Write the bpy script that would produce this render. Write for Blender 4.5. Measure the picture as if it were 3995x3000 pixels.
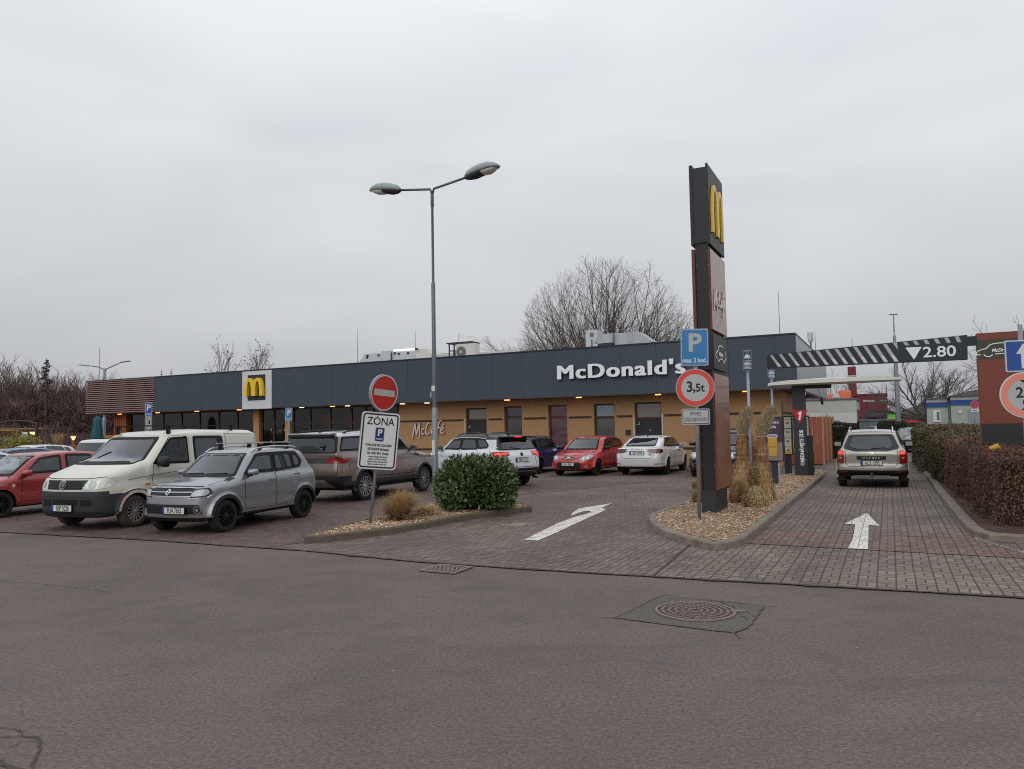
import bpy, bmesh, math, random
import numpy as np
from mathutils import Vector, Matrix
from mathutils.bvhtree import BVHTree
random.seed(7); RNG = np.random.default_rng(7)
scene = bpy.context.scene
for _o in list(bpy.data.objects): bpy.data.objects.remove(_o)

# ------------------------------------------------------------------ camera
F, CX, CY, H0, SL, EYE = 2920.0, 1997.5, 1500.0, 1669.0, -0.0176, 1.85
ROLL = math.atan(SL); PITCH = math.atan((H0-CY)*math.cos(ROLL)/F)
_f = Vector((0, math.cos(PITCH), math.sin(PITCH))); _r0 = Vector((1, 0, 0)); _u0 = _r0.cross(_f)
_a = -ROLL
CR = _r0*math.cos(_a) - _u0*math.sin(_a); CU = _u0*math.cos(_a) + _r0*math.sin(_a)
cam_d = bpy.data.cameras.new("camera"); cam = bpy.data.objects.new("camera", cam_d)
scene.collection.objects.link(cam)
_m = Matrix((CR, CU, -_f)).transposed().to_4x4(); _m.translation = Vector((0, 0, EYE)); cam.matrix_world = _m
cam_d.sensor_width = 36.0; cam_d.lens = 36.0*F/3995.0; cam_d.clip_end = 3000; cam_d.clip_start = 0.1
scene.camera = cam

# ------------------------------------------------------------------ light and exposure
SUN_EL, SUN_AZ = math.radians(32), math.radians(200)     # dull winter sun, high cloud
sun_d = bpy.data.lights.new("sun", 'SUN'); sun_d.energy = 0.5; sun_d.angle = math.radians(45); sun_d.color = (1, .98, .96)
sun = bpy.data.objects.new("sun", sun_d); scene.collection.objects.link(sun)
_sd = Vector((math.sin(SUN_AZ)*math.cos(SUN_EL), math.cos(SUN_AZ)*math.cos(SUN_EL), math.sin(SUN_EL)))
sun.rotation_euler = _sd.to_track_quat('Z', 'Y').to_euler()
w = bpy.data.worlds.new("World"); scene.world = w; w.use_nodes = True
_n = w.node_tree.nodes; _l = w.node_tree.links; _n.clear()
_out = _n.new('ShaderNodeOutputWorld'); _bg = _n.new('ShaderNodeBackground'); _l.new(_bg.outputs[0], _out.inputs[0])
_sky = _n.new('ShaderNodeTexSky'); _sky.sky_type = 'NISHITA'; _sky.sun_disc = False
_sky.sun_elevation = SUN_EL; _sky.sun_rotation = SUN_AZ; _sky.dust_density = 4; _sky.air_density = 1.2
_hs = _n.new('ShaderNodeHueSaturation'); _hs.inputs['Saturation'].default_value = 0.12; _l.new(_sky.outputs[0], _hs.inputs['Color'])
_tc = _n.new('ShaderNodeTexCoord'); _mp = _n.new('ShaderNodeMapping'); _mp.inputs['Scale'].default_value = (1.0, 1.0, 3.2)
_l.new(_tc.outputs['Generated'], _mp.inputs[0])
_nz = _n.new('ShaderNodeTexNoise'); _nz.inputs['Scale'].default_value = 1.7; _nz.inputs['Detail'].default_value = 3.5; _nz.inputs['Roughness'].default_value = .5; _nz.inputs['Distortion'].default_value = .5
_l.new(_mp.outputs[0], _nz.inputs['Vector'])
_cr = _n.new('ShaderNodeValToRGB'); _l.new(_nz.outputs[0], _cr.inputs[0])
_cr.color_ramp.elements[0].position = .30; _cr.color_ramp.elements[0].color = (5.2, 5.36, 5.72, 1)
_cr.color_ramp.elements[1].position = .70; _cr.color_ramp.elements[1].color = (6.35, 6.5, 6.68, 1)
_sx = _n.new('ShaderNodeSeparateXYZ'); _l.new(_tc.outputs['Generated'], _sx.inputs[0])
_gr = _n.new('ShaderNodeMapRange'); _gr.inputs[1].default_value = 0.0; _gr.inputs[2].default_value = .60; _gr.inputs[3].default_value = .52; _gr.inputs[4].default_value = 1.10
_l.new(_sx.outputs[2], _gr.inputs[0])
_mu = _n.new('ShaderNodeMix'); _mu.data_type = 'RGBA'; _mu.blend_type = 'MULTIPLY'; _mu.inputs[0].default_value = 1
_l.new(_cr.outputs[0], _mu.inputs[6]); _l.new(_gr.outputs[0], _mu.inputs[7])
_mx = _n.new('ShaderNodeMix'); _mx.data_type = 'RGBA'; _mx.inputs[0].default_value = .93
_l.new(_hs.outputs[0], _mx.inputs[6]); _l.new(_mu.outputs[2], _mx.inputs[7]); _l.new(_mx.outputs[2], _bg.inputs[0])
_bg.inputs[1].default_value = 0.148
scene.view_settings.view_transform = 'Standard'; scene.view_settings.look = 'None'
scene.view_settings.exposure = 0.0; scene.view_settings.gamma = 1.0
scene.cycles.max_bounces = 6; scene.cycles.transparent_max_bounces = 8
scene.cycles.use_adaptive_sampling = False; scene.cycles.adaptive_threshold = .012; scene.cycles.use_denoising = False; scene.cycles.filter_width = 1.05

# ------------------------------------------------------------------ coordinates
def ray(px, py): return _f + CR*((px-CX)/F) - CU*((py-CY)/F)
def G(px, py, z=0.0):
    d = ray(px, py); t = (z-EYE)/d.z; return Vector((d.x*t, d.y*t, z))
def AT(px, py, Y):
    d = ray(px, py); t = Y/d.y; return Vector((d.x*t, Y, EYE+d.z*t))
LA = math.radians(-26.65)                     # the lot and the restaurant are turned by this
E1 = Vector((math.cos(LA), math.sin(LA), 0)); E2 = Vector((-math.sin(LA), math.cos(LA), 0))
def lot(a, b, z=0.0): return E1*a + E2*b + Vector((0, 0, z))
def tolot(v): return Vector((v.dot(E1), v.dot(E2), v.z))
def PL(px, py, b):                            # hit of a pixel's ray with the plane lot-b = b, in lot coordinates
    d = ray(px, py); t = b/d.dot(E2); return Vector((d.dot(E1)*t, b, EYE+d.z*t))
def PA(px, py, a):
    d = ray(px, py); t = a/d.dot(E1); return Vector((a, d.dot(E2)*t, EYE+d.z*t))

# ------------------------------------------------------------------ materials
def s2l(c):
    r = []
    for v in c[:3]:
        v = v/255.0; r.append(v/12.92 if v <= .04045 else ((v+.055)/1.055)**2.4)
    return r+[1.0]
MATS = {}
class NT:
    def __init__(s, m): s.t = m.node_tree; s.n = s.t.nodes; s.l = s.t.links
    def node(s, ty, **kw):
        n = s.n.new(ty)
        for k, v in kw.items(): setattr(n, k, v)
        return n
    def put(s, sock, v):
        if hasattr(v, 'is_linked') or isinstance(v, bpy.types.NodeSocket): s.l.new(v, sock)
        else: sock.default_value = v
    def math(s, op, a, b=0.0, c=0.0):
        n = s.node('ShaderNodeMath', operation=op); s.put(n.inputs[0], a); s.put(n.inputs[1], b)
        if op in ('MULTIPLY_ADD', 'COMPARE', 'SMOOTH_MIN'): s.put(n.inputs[2], c)
        return n.outputs[0]
    def mix(s, f, a, b, mode='MIX'):
        n = s.node('ShaderNodeMix', data_type='RGBA', blend_type=mode); s.put(n.inputs[0], f); s.put(n.inputs[6], a); s.put(n.inputs[7], b); return n.outputs[2]
    def noise(s, scale, detail=3, rough=.5, vec=None, dist=0.0):
        n = s.node('ShaderNodeTexNoise'); n.inputs['Scale'].default_value = scale; n.inputs['Detail'].default_value = detail
        n.inputs['Roughness'].default_value = rough; n.inputs['Distortion'].default_value = dist
        if vec is not None: s.l.new(vec, n.inputs['Vector'])
        return n.outputs[0]
    def ramp(s, v, p0, c0, p1, c1):
        n = s.node('ShaderNodeValToRGB'); s.l.new(v, n.inputs[0]); e = n.color_ramp.elements
        e[0].position = p0; e[0].color = c0; e[1].position = p1; e[1].color = c1; return n.outputs[0]
    def mapr(s, v, a, b, c, d):
        n = s.node('ShaderNodeMapRange'); s.l.new(v, n.inputs[0])
        for i, x in enumerate((a, b, c, d)): n.inputs[i+1].default_value = x
        return n.outputs[0]
    def obj(s, scale=(1, 1, 1), rot=0.0, loc=(0, 0, 0)):
        t = s.node('ShaderNodeTexCoord'); m = s.node('ShaderNodeMapping'); m.inputs['Scale'].default_value = scale; m.inputs['Rotation'].default_value = (0, 0, rot); m.inputs['Location'].default_value = loc
        s.l.new(t.outputs['Object'], m.inputs[0]); return m.outputs[0]
    def bump(s, h, strength, dist=.01):
        n = s.node('ShaderNodeBump'); n.inputs['Strength'].default_value = strength; n.inputs['Distance'].default_value = dist; s.l.new(h, n.inputs['Height']); return n.outputs[0]
def newmat(name):
    m = bpy.data.materials.new(name); m.use_nodes = True; MATS[name] = m
    return m, NT(m), m.node_tree.nodes['Principled BSDF']
def gray(v): return (v, v, v, 1)
def M(name, col=None, rough=.6, metal=0.0, coat=0.0, var=.0, vscale=6.0, bump=0.0, bscale=60.0, emit=None, estr=0.0, spec=.5, lin=False, aniso=None):
    if name in MATS: return MATS[name]
    m, t, b = newmat(name)
    c = list(col) + [1] if lin else s2l(col)
    b.inputs['Roughness'].default_value = rough; b.inputs['Metallic'].default_value = metal
    b.inputs['Coat Weight'].default_value = coat; b.inputs['Coat Roughness'].default_value = .04
    b.inputs['Specular IOR Level'].default_value = spec
    vec = t.obj(aniso or (1, 1, 1))
    if var > 0:
        n = t.noise(vscale, 5, .6, vec)
        f = t.mapr(n, .25, .75, 1-var, 1+var)
        t.put(b.inputs['Base Color'], t.mix(1.0, c, f, 'MULTIPLY'))
        t.l.new(t.mapr(n, .3, .7, max(0, rough-.08), min(1, rough+.08)), b.inputs['Roughness'])
    else: b.inputs['Base Color'].default_value = c
    if bump > 0: t.l.new(t.bump(t.noise(bscale, 3, .6, vec), bump, .005), b.inputs['Normal'])
    if emit: b.inputs['Emission Color'].default_value = s2l(emit); b.inputs['Emission Strength'].default_value = estr
    return m

# ------------------------------------------------------------------ object helpers
COL = scene.collection
def tag(o, label=None, cat=None, group=None, kind=None):
    if label: o['label'] = label
    if cat: o['category'] = cat
    if group: o['group'] = group
    if kind: o['kind'] = kind
    return o
def thing(name, label, cat, loc=(0, 0, 0), rz=0.0, group=None):
    o = bpy.data.objects.new(name, None); COL.objects.link(o); o.location = loc; o.rotation_euler = (0, 0, rz); o.empty_display_size = .1
    return tag(o, label, cat, group)
def link(name, me, parent=None, mats=None, smooth=False):
    o = bpy.data.objects.new(name, me); COL.objects.link(o)
    if mats is not None:
        for m in (mats if isinstance(mats, (list, tuple)) else [mats]): me.materials.append(m)
    if smooth:
        me.polygons.foreach_set('use_smooth', [True]*len(me.polygons))
    if parent is not None: o.parent = parent
    return o
class MB:
    """collects vertices and faces, then becomes one mesh object"""
    def __init__(s): s.v = []; s.f = []; s.mi = []; s.cur = 0
    def add(s, vs, fs):
        k = len(s.v); s.v += [tuple(v) for v in vs]; s.f += [tuple(i+k for i in f) for f in fs]; s.mi += [s.cur]*len(fs); return s
    def box(s, c, size, mat=None):
        x, y, z = (q/2 for q in size); P = [Vector((i*x, j*y, k*z)) for i in (-1, 1) for j in (-1, 1) for k in (-1, 1)]
        if mat is not None: P = [mat @ p for p in P]
        c = Vector(c); P = [p+c for p in P]
        return s.add(P, [(0, 1, 3, 2), (4, 6, 7, 5), (0, 4, 5, 1), (2, 3, 7, 6), (0, 2, 6, 4), (1, 5, 7, 3)])
    def bx(s, x0, x1, y0, y1, z0, z1): return s.box(((x0+x1)/2, (y0+y1)/2, (z0+z1)/2), (abs(x1-x0), abs(y1-y0), abs(z1-z0)))
    def tube(s, pts, rad, n=8, cap=True, ell=1.0):
        pts = [Vector(p) for p in pts]; rad = rad if isinstance(rad, (list, tuple)) else [rad]*len(pts); rings = []
        up = Vector((0, 0, 1))
        for i, p in enumerate(pts):
            d = (pts[min(i+1, len(pts)-1)] - pts[max(i-1, 0)]).normalized()
            a = up if abs(d.z) < .95 else Vector((0, 1, 0))
            x = d.cross(a).normalized(); y = x.cross(d).normalized()
            rings.append([p + x*math.cos(2*math.pi*k/n)*rad[i] + y*math.sin(2*math.pi*k/n)*rad[i]*ell for k in range(n)])
        vs = [q for r in rings for q in r]; fs = []
        for i in range(len(pts)-1):
            for k in range(n):
                fs.append((i*n+k, i*n+(k+1) % n, (i+1)*n+(k+1) % n, (i+1)*n+k))
        if cap: fs.append(tuple(range(n-1, -1, -1))); fs.append(tuple((len(pts)-1)*n+k for k in range(n)))
        return s.add(vs, fs)
    def lathe(s, prof, c=(0, 0, 0), n=24, axis='z', cap=True):
        c = Vector(c); vs = []; fs = []
        for r, h in prof:
            for k in range(n):
                a = 2*math.pi*k/n; p = (r*math.cos(a), r*math.sin(a), h)
                if axis == 'y': p = (p[0], h, p[1])
                if axis == 'x': p = (h, p[0], p[1])
                vs.append(Vector(p)+c)
        for i in range(len(prof)-1):
            for k in range(n): fs.append((i*n+k, i*n+(k+1) % n, (i+1)*n+(k+1) % n, (i+1)*n+k))
        if cap and prof[0][0] > 1e-4: fs.append(tuple(range(n-1, -1, -1)))
        if cap and prof[-1][0] > 1e-4: fs.append(tuple((len(prof)-1)*n+k for k in range(n)))
        return s.add(vs, fs)
    def prism(s, poly, z0, z1, mat=None):
        n = len(poly); vs = [Vector((p[0], p[1], z0)) for p in poly] + [Vector((p[0], p[1], z1)) for p in poly]
        if mat is not None: vs = [mat @ v for v in vs]
        fs = [tuple(range(n-1, -1, -1)), tuple(range(n, 2*n))] + [(i, (i+1) % n, n+(i+1) % n, n+i) for i in range(n)]
        return s.add(vs, fs)
    def build(s, name, mats=None, parent=None, smooth=False, bevel=0.0, auto=False):
        me = bpy.data.meshes.new(name); me.from_pydata(s.v, [], s.f); 
        if any(s.mi): me.polygons.foreach_set('material_index', s.mi)
        me.validate()
        bm = bmesh.new(); bm.from_mesh(me); bmesh.ops.recalc_face_normals(bm, faces=bm.faces)
        if bevel > 0:
            es = [e for e in bm.edges if len(e.link_faces) == 2 and e.calc_face_angle(0) > .6]
            bmesh.ops.bevel(bm, geom=es, offset=bevel, segments=2, affect='EDGES', clamp_overlap=True)
        bm.to_mesh(me); bm.free()
        o = link(name, me, parent, mats, smooth)
        if auto: me.set_sharp_from_angle(angle=math.radians(35))
        return o
def XZ(loc=(0, 0, 0), rz=0.0, ry=0.0):
    """frame whose local xy plane stands upright: local x -> right, local y -> up, local z -> towards the viewer (-y)"""
    return Matrix.Translation(loc) @ Matrix.Rotation(rz, 4, 'Z') @ Matrix.Rotation(ry, 4, 'Y') @ Matrix.Rotation(math.pi/2, 4, 'X')
def rpoly(w_, h_, r, n=5, cx=0, cy=0):
    P = []
    for sx, sy, a0 in ((1, 1, 0), (-1, 1, 90), (-1, -1, 180), (1, -1, 270)):
        for k in range(n+1):
            a = math.radians(a0+90*k/n); P.append((cx+sx*(w_/2-r)+r*math.cos(a), cy+sy*(h_/2-r)+r*math.sin(a)))
    return P
def disc(r, n=40, cx=0, cy=0): return [(cx+r*math.cos(2*math.pi*k/n), cy+r*math.sin(2*math.pi*k/n)) for k in range(n)]
def rounded(poly, r, n=3):
    out = []; L_ = len(poly)
    for i in range(L_):
        a, b, c = Vector(poly[i-1][:2]), Vector(poly[i][:2]), Vector(poly[(i+1) % L_][:2])
        rr = r if not isinstance(r, (list, tuple)) else r[i]
        u, v = (a-b), (c-b); rr = min(rr, u.length*.45, v.length*.45)
        p, q = b+u.normalized()*rr, b+v.normalized()*rr
        for k in range(n+1):
            t = k/n; out.append(tuple(p*(1-t)**2 + b*2*t*(1-t) + q*t*t))
    return out
FONT_CACHE = {}
def text_mesh(txt, size=1.0, bold=0.0, extrude=0.0, sx=1.0, shear=0.0, space=1.0, align='CENTER', mat4=None, name='lettering', thick_frame=None):
    cu = bpy.data.curves.new('t', 'FONT'); cu.body = txt; cu.size = size; cu.offset = bold; cu.extrude = extrude; cu.shear = shear; cu.space_character = space
    cu.align_x = align; cu.align_y = 'CENTER'; cu.resolution_u = 4
    ob = bpy.data.objects.new('t', cu); COL.objects.link(ob)
    dg = bpy.context.evaluated_depsgraph_get(); me = bpy.data.meshes.new_from_object(ob.evaluated_get(dg)); me.name = name
    bpy.data.objects.remove(ob); bpy.data.curves.remove(cu)
    me.transform(Matrix.Diagonal((sx, 1, 1, 1)))
    if mat4 is not None: me.transform(mat4)
    return me
def text(txt, parent, mat, mat4, name='lettering', **kw):
    me = text_mesh(txt, mat4=mat4, name=name, **kw); me.materials.clear(); return link(name, me, parent, mat)
def ribbon(pts, w_, z=0.0, t=.02, taper=None):
    """thick brush stroke through 2-D points -> (verts, faces) of a flat solid in local xy, thickness t"""
    P = [Vector(p) for p in pts]; n = len(P); L_, R_ = [], []
    for i, p in enumerate(P):
        d = (P[min(i+1, n-1)]-P[max(i-1, 0)]).normalized(); q = Vector((-d.y, d.x)); ww = w_/2*(taper[i] if taper else 1)
        L_.append(p+q*ww); R_.append(p-q*ww)
    poly = L_+R_[::-1]; vs = [(p.x, p.y, z) for p in poly]+[(p.x, p.y, z+t) for p in poly]; m = len(poly); fs = []
    for i in range(n-1):
        a, b, c, d = i, i+1, m-2-i, m-1-i
        fs += [(a, d, c, b), (a+m, b+m, c+m, d+m)]
    fs += [(i, (i+1) % m, m+(i+1) % m, m+i) for i in range(m)]
    return vs, fs
def smooth2d(pts, k=4):
    P = [Vector(p) for p in pts]; out = []
    for i in range(len(P)-1):
        p0, p1, p2, p3 = P[max(i-1, 0)], P[i], P[i+1], P[min(i+2, len(P)-1)]
        for j in range(k):
            t = j/k; out.append(.5*((2*p1)+(-p0+p2)*t+(2*p0-5*p1+4*p2-p3)*t*t+(-p0+3*p1-3*p2+p3)*t**3))
    out.append(P[-1]); return [tuple(p) for p in out]
def arches(name, w_, h_, t, depth, mat4, parent, mat):
    """rounded double-arch emblem, w_ wide and h_ high, standing on local y=0"""
    b = MB(); tz = Matrix(mat4)
    outer = []; half = w_/2
    N = 14
    def arch(cx):
        o = [(cx-half/2*math.cos(math.pi*k/N), h_*(math.sin(math.pi*k/N)**.62)) for k in range(N+1)]
        return o
    for side in (-1, 1):
        cx = side*half/2
        ox = half/2+t*.25; ix = half/2-t*.75
        O = [(cx-ox*math.cos(math.pi*k/N), h_*(max(0, math.sin(math.pi*k/N))**.60)) for k in range(N+1)]
        I = [(cx-ix*math.cos(math.pi*k/N), (h_-t*.9)*(max(0, math.sin(math.pi*k/N))**.60)) for k in range(N+1)]
        z0 = .0 if side < 0 else .002; m = N+1
        vs = [(p[0], p[1], 0) for p in O]+[(p[0], p[1], 0) for p in I]+[(p[0], p[1], depth+z0) for p in O]+[(p[0], p[1], depth+z0) for p in I]
        fs = []
        for k in range(N):
            fs += [(k, k+1, m+k+1, m+k), (2*m+k, 3*m+k, 3*m+k+1, 2*m+k+1), (k, 2*m+k, 2*m+k+1, k+1), (m+k, m+k+1, 3*m+k+1, 3*m+k)]
        fs += [(0, m, 3*m, 2*m), (N, 2*m+N, 3*m+N, m+N)]
        b.add([tz @ Vector(v) for v in vs], fs)
    return b.build(name, mat, parent)
# ------------------------------------------------------------------ ground materials
def asphalt_mat(name, tint, patch=False):
    m, t, b = newmat(name); v = t.obj()
    big = t.noise(.35, 4, .55, v, .6); mid = t.noise(2.2, 4, .6, v, .3); fine = t.noise(95, 2, .7, v)
    vo = t.node('ShaderNodeTexVoronoi'); vo.inputs['Scale'].default_value = 85; t.l.new(v, vo.inputs['Vector'])
    c = t.mix(t.mapr(big, .35, .65, 0, 1), s2l(tint), s2l([q*.84 for q in tint]))
    c = t.mix(t.mapr(mid, .3, .7, 0, .5), c, s2l([tint[0]*1.07, tint[1]*1.03, tint[2]*.98]))
    c = t.mix(1, c, t.mapr(fine, .2, .8, .62, 1.42), 'MULTIPLY'); g2 = t.noise(34, 3, .75, v); c = t.mix(1, c, t.mapr(g2, .28, .72, .55, 1.48), 'MULTIPLY')
    spk = t.math('LESS_THAN', vo.outputs['Distance'], .16)
    wn = t.node('ShaderNodeTexWhiteNoise'); t.l.new(vo.outputs['Position'], wn.inputs['Vector'])
    spk = t.math('MULTIPLY', spk, t.math('GREATER_THAN', wn.outputs['Value'], .90))
    c = t.mix(t.math('MULTIPLY', spk, .65), c, s2l((205, 198, 190)))
    vs_ = t.obj((.55, 1, 1), -LA); st = t.noise(1.1, 5, .65, vs_, .9)      # tyre-worn, oily streaks
    c = t.mix(t.mapr(st, .52, .72, 0, .45), c, s2l([q*.70 for q in tint]))
    t.put(b.inputs['Base Color'], c); b.inputs['Roughness'].default_value = .82; b.inputs['Specular IOR Level'].default_value = .35
    t.l.new(t.bump(t.math('ADD', fine, t.math('MULTIPLY', vo.outputs['Distance'], .6)), .55, .006), b.inputs['Normal'])
    return m
def paver_mat(name, mode, cols, joint=(44, 38, 36), rot=None, patch=.5):
    """0.2 m basket-weave block paving: in each 0.2 m cell a pair of blocks lies along x or along y"""
    m, t, b = newmat(name)
    v0 = t.obj(); 
    wob = t.noise(1.3, 2, .5, v0); wv = t.node('ShaderNodeCombineXYZ')
    o = t.math('MULTIPLY', t.math('SUBTRACT', wob, .5), .05); t.l.new(o, wv.inputs[0]); t.l.new(o, wv.inputs[1])
    va = t.node('ShaderNodeVectorMath', operation='ADD'); t.l.new(v0, va.inputs[0]); t.l.new(wv.outputs[0], va.inputs[1])
    mp = t.node('ShaderNodeMapping', vector_type='TEXTURE'); mp.inputs['Rotation'].default_value = (0, 0, rot if rot is not None else LA); t.l.new(va.outputs[0], mp.inputs[0])
    sp = t.node('ShaderNodeSeparateXYZ'); t.l.new(mp.outputs[0], sp.inputs[0])
    u = t.math('DIVIDE', sp.outputs[0], .2); vv = t.math('DIVIDE', sp.outputs[1], .2)
    iu, iv = t.math('FLOOR', u), t.math('FLOOR', vv); fu, fv = t.math('FRACT', u), t.math('FRACT', vv)
    if mode == 'check': par = t.math('MODULO', t.math('ABSOLUTE', t.math('ADD', iu, iv)), 2)
    else: par = t.math('MODULO', t.math('ABSOLUTE', iv), 2)
    par = t.math('GREATER_THAN', par, .5)
    w1 = .055
    def near(x, c, w_):   # 1 within w_ of c
        return t.math('LESS_THAN', t.math('ABSOLUTE', t.math('SUBTRACT', x, c)), w_)
    edge = t.math('MAXIMUM', t.math('MAXIMUM', t.math('LESS_THAN', fu, w1*.8), t.math('GREATER_THAN', fu, 1-w1*.8)), t.math('MAXIMUM', t.math('LESS_THAN', fv, w1), t.math('GREATER_THAN', fv, 1-w1)))
    midl = t.math('ADD', t.math('MULTIPLY', near(fu, .5, w1*.8), par), t.math('MULTIPLY', near(fv, .5, w1), t.math('SUBTRACT', 1, par)))
    j = t.math('MINIMUM', t.math('MAXIMUM', edge, midl), 1)
    half = t.math('ADD', t.math('MULTIPLY', t.math('GREATER_THAN', fu, .5), par), t.math('MULTIPLY', t.math('GREATER_THAN', fv, .5), t.math('SUBTRACT', 1, par)))
    cb = t.node('ShaderNodeCombineXYZ'); t.l.new(iu, cb.inputs[0]); t.l.new(iv, cb.inputs[1]); t.l.new(half, cb.inputs[2])
    wn = t.node('ShaderNodeTexWhiteNoise'); t.l.new(cb.outputs[0], wn.inputs['Vector'])
    big = t.noise(.42, 4, .6, v0, .8); fine = t.noise(60, 3, .6, v0); med = t.noise(3.1, 4, .6, v0, .5)
    c = t.mix(t.mapr(big, .42-.1*patch, .58+.1*patch, 0, 1), s2l(cols[0]), s2l(cols[1]))
    c = t.mix(t.mapr(med, .5, .75, 0, .5), c, s2l(cols[2]))
    c = t.mix(1, c, t.mapr(wn.outputs['Value'], 0, 1, .80, 1.18), 'MULTIPLY')
    c = t.mix(1, c, t.mapr(fine, .25, .75, .85, 1.15), 'MULTIPLY')
    c = t.mix(t.math('MULTIPLY', j, t.mapr(med, .3, .7, .95, .72)), c, s2l(joint))
    t.put(b.inputs['Base Color'], c)
    t.l.new(t.mapr(med, .3, .7, .58, .88), b.inputs['Roughness']); b.inputs['Specular IOR Level'].default_value = .4
    h = t.math('SUBTRACT', t.math('MULTIPLY', fine, .25), j)
    h = t.math('ADD', h, t.math('MULTIPLY', wn.outputs['Value'], .25))
    t.l.new(t.bump(h, .7, .008), b.inputs['Normal'])
    return m
def bark_mat(name, a, b_, c_):
    m, t, b = newmat(name); v = t.obj((1, 1, 1))
    vo = t.node('ShaderNodeTexVoronoi'); vo.inputs['Scale'].default_value = 52; vo.inputs['Randomness'].default_value = 1
    nz = t.noise(14, 2, .5, v); vm = t.node('ShaderNodeVectorMath', operation='ADD'); t.l.new(v, vm.inputs[0])
    cc = t.node('ShaderNodeCombineXYZ'); t.l.new(t.math('MULTIPLY', nz, .05), cc.inputs[0]); t.l.new(cc.outputs[0], vm.inputs[1]); t.l.new(vm.outputs[0], vo.inputs['Vector'])
    wn = t.node('ShaderNodeTexWhiteNoise'); t.l.new(vo.outputs['Position'], wn.inputs['Vector'])
    c = t.mix(wn.outputs['Value'], s2l(a), s2l(b_)); c = t.mix(t.mapr(t.noise(1.3, 3, .5, v), .45, .65, 0, .45), c, s2l(c_))
    c = t.mix(t.mapr(vo.outputs['Distance'], .25, .75, 0, .75), c, s2l((48, 32, 24)))
    t.put(b.inputs['Base Color'], c); b.inputs['Roughness'].default_value = .85
    t.l.new(t.bump(t.math('SUBTRACT', 1, vo.outputs['Distance']), 1.0, .02), b.inputs['Normal'])
    return m
asphalt_mat('asphalt', (104, 94, 92)); asphalt_mat('patch_asphalt', (93, 91, 85))
paver_mat('pavers_yard', 'check', ((121, 106, 98), (99, 85, 80), (141, 127, 116)))
paver_mat('pavers_lane', 'rows', ((128, 115, 105), (99, 87, 82), (151, 138, 119)))
paver_mat('pavers_red', 'rows', ((128, 102, 92), (112, 90, 82), (130, 112, 100)))
paver_mat('pavers_bay', 'check', ((108, 88, 82), (90, 76, 73), (122, 104, 96)))
bark_mat('bark_chips', (210, 176, 144), (168, 134, 106), (190, 154, 122)); bark_mat('litter', (128, 96, 74), (78, 54, 42), (60, 44, 36))
M('kerb_stone', (126, 117, 105), .9, var=.42, vscale=5, bump=.5, bscale=70)
M('kerb_moss', (98, 88, 74), .9, var=.3, vscale=8, bump=.6, bscale=60)
M('paint_white', (222, 220, 214), .7, var=.10, vscale=16, bump=.3, bscale=90)
M('iron', (128, 110, 102), .6, .15, var=.25, vscale=20); M('concrete_lid', (136, 124, 110), .85, var=.2, vscale=15)
M('iron_dark', (58, 51, 48), .7); M('dirt', (62, 54, 50), .95, var=.3)
# building
M('fascia', (60, 70, 81), .62, var=.09, vscale=1.6, bump=.15, bscale=25, aniso=(1, 1, .35)); M('fascia_gap', (34, 40, 48), .8)
M('fascia_cap', (40, 46, 54), .45, .3); M('slat_wood', (150, 122, 116), .7, var=.12, vscale=9); M('slat_gap', (38, 20, 20), .9)
M('render_tan', (165, 129, 91), .85, var=.035, vscale=2.2, bump=.2, bscale=120); M('render_tan_deep', (174, 132, 84), .8, var=.04)
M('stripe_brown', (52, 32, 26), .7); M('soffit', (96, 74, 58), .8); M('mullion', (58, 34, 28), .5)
M('door_dark', (38, 36, 40), .65); M('frame_brown', (64, 40, 28), .6); M('guard_white', (205, 200, 196), .5)
M('zinc', (168, 172, 174), .38, .65, var=.16, vscale=2.4, aniso=(1, 1, .25)); M('white_panel', (205, 208, 210), .45, var=.04)
M('black_panel', (34, 36, 35), .5); M('arch_yellow', (238, 196, 44), .4, coat=.3); M('letter_white', (238, 240, 240), .4)
M('letter_side', (110, 120, 124), .5); M('cafe_letter', (206, 190, 172), .5); M('cafe_edge', (110, 84, 62), .6)
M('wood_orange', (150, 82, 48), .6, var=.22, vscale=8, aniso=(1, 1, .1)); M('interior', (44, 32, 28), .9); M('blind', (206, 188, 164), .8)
M('red_panel', (200, 30, 32), .6, emit=(220, 30, 30), estr=.5); M('exit_green', (20, 160, 80), .5, emit=(30, 220, 110), estr=.8)  # red panel is no lamp; its glow stands in for indoor light
M('lamp_warm', (255, 160, 90), .5, emit=(255, 150, 80), estr=3.5); M('lamp_pale', (255, 235, 210), .5, emit=(255, 228, 190), estr=1.6)
M('lamp_tube', (250, 250, 240), .5, emit=(255, 255, 240), estr=1.2)
M('roof_white', (190, 192, 190), .7, var=.08); M('unit_grey', (186, 190, 192), .5, .2, var=.05); M('unit_cream', (204, 202, 194), .6, var=.05)
M('galv', (146, 150, 156), .42, .55, var=.16, vscale=28); M('galv_blue', (150, 160, 176), .5, .3, var=.1, vscale=20)
M('galv_dark', (104, 108, 118), .42, .55, var=.14, vscale=22); M('lamp_shell', (150, 160, 158), .45, .1, var=.07); M('lamp_glass', (210, 205, 200), .08, coat=1)
M('black_plastic', (24, 24, 26), .5, bump=.15, bscale=200); M('dark_metal', (52, 54, 60), .5, .3, var=.08, vscale=3); M('black_metal', (34, 36, 38), .45, .2)
M('copper_face', (146, 92, 70), .3, .35, coat=.25, var=.08, vscale=2.5, aniso=(1, 1, .15)); M('copper_upper', (150, 112, 100), .30, .35, coat=.25, var=.04)
M('copper_edge', (96, 58, 46), .5, .2); M('brown_clad', (122, 58, 41), .55, var=.13, vscale=3.2, aniso=(1, 1, .1)); M('olive', (58, 62, 44), .5)
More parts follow.
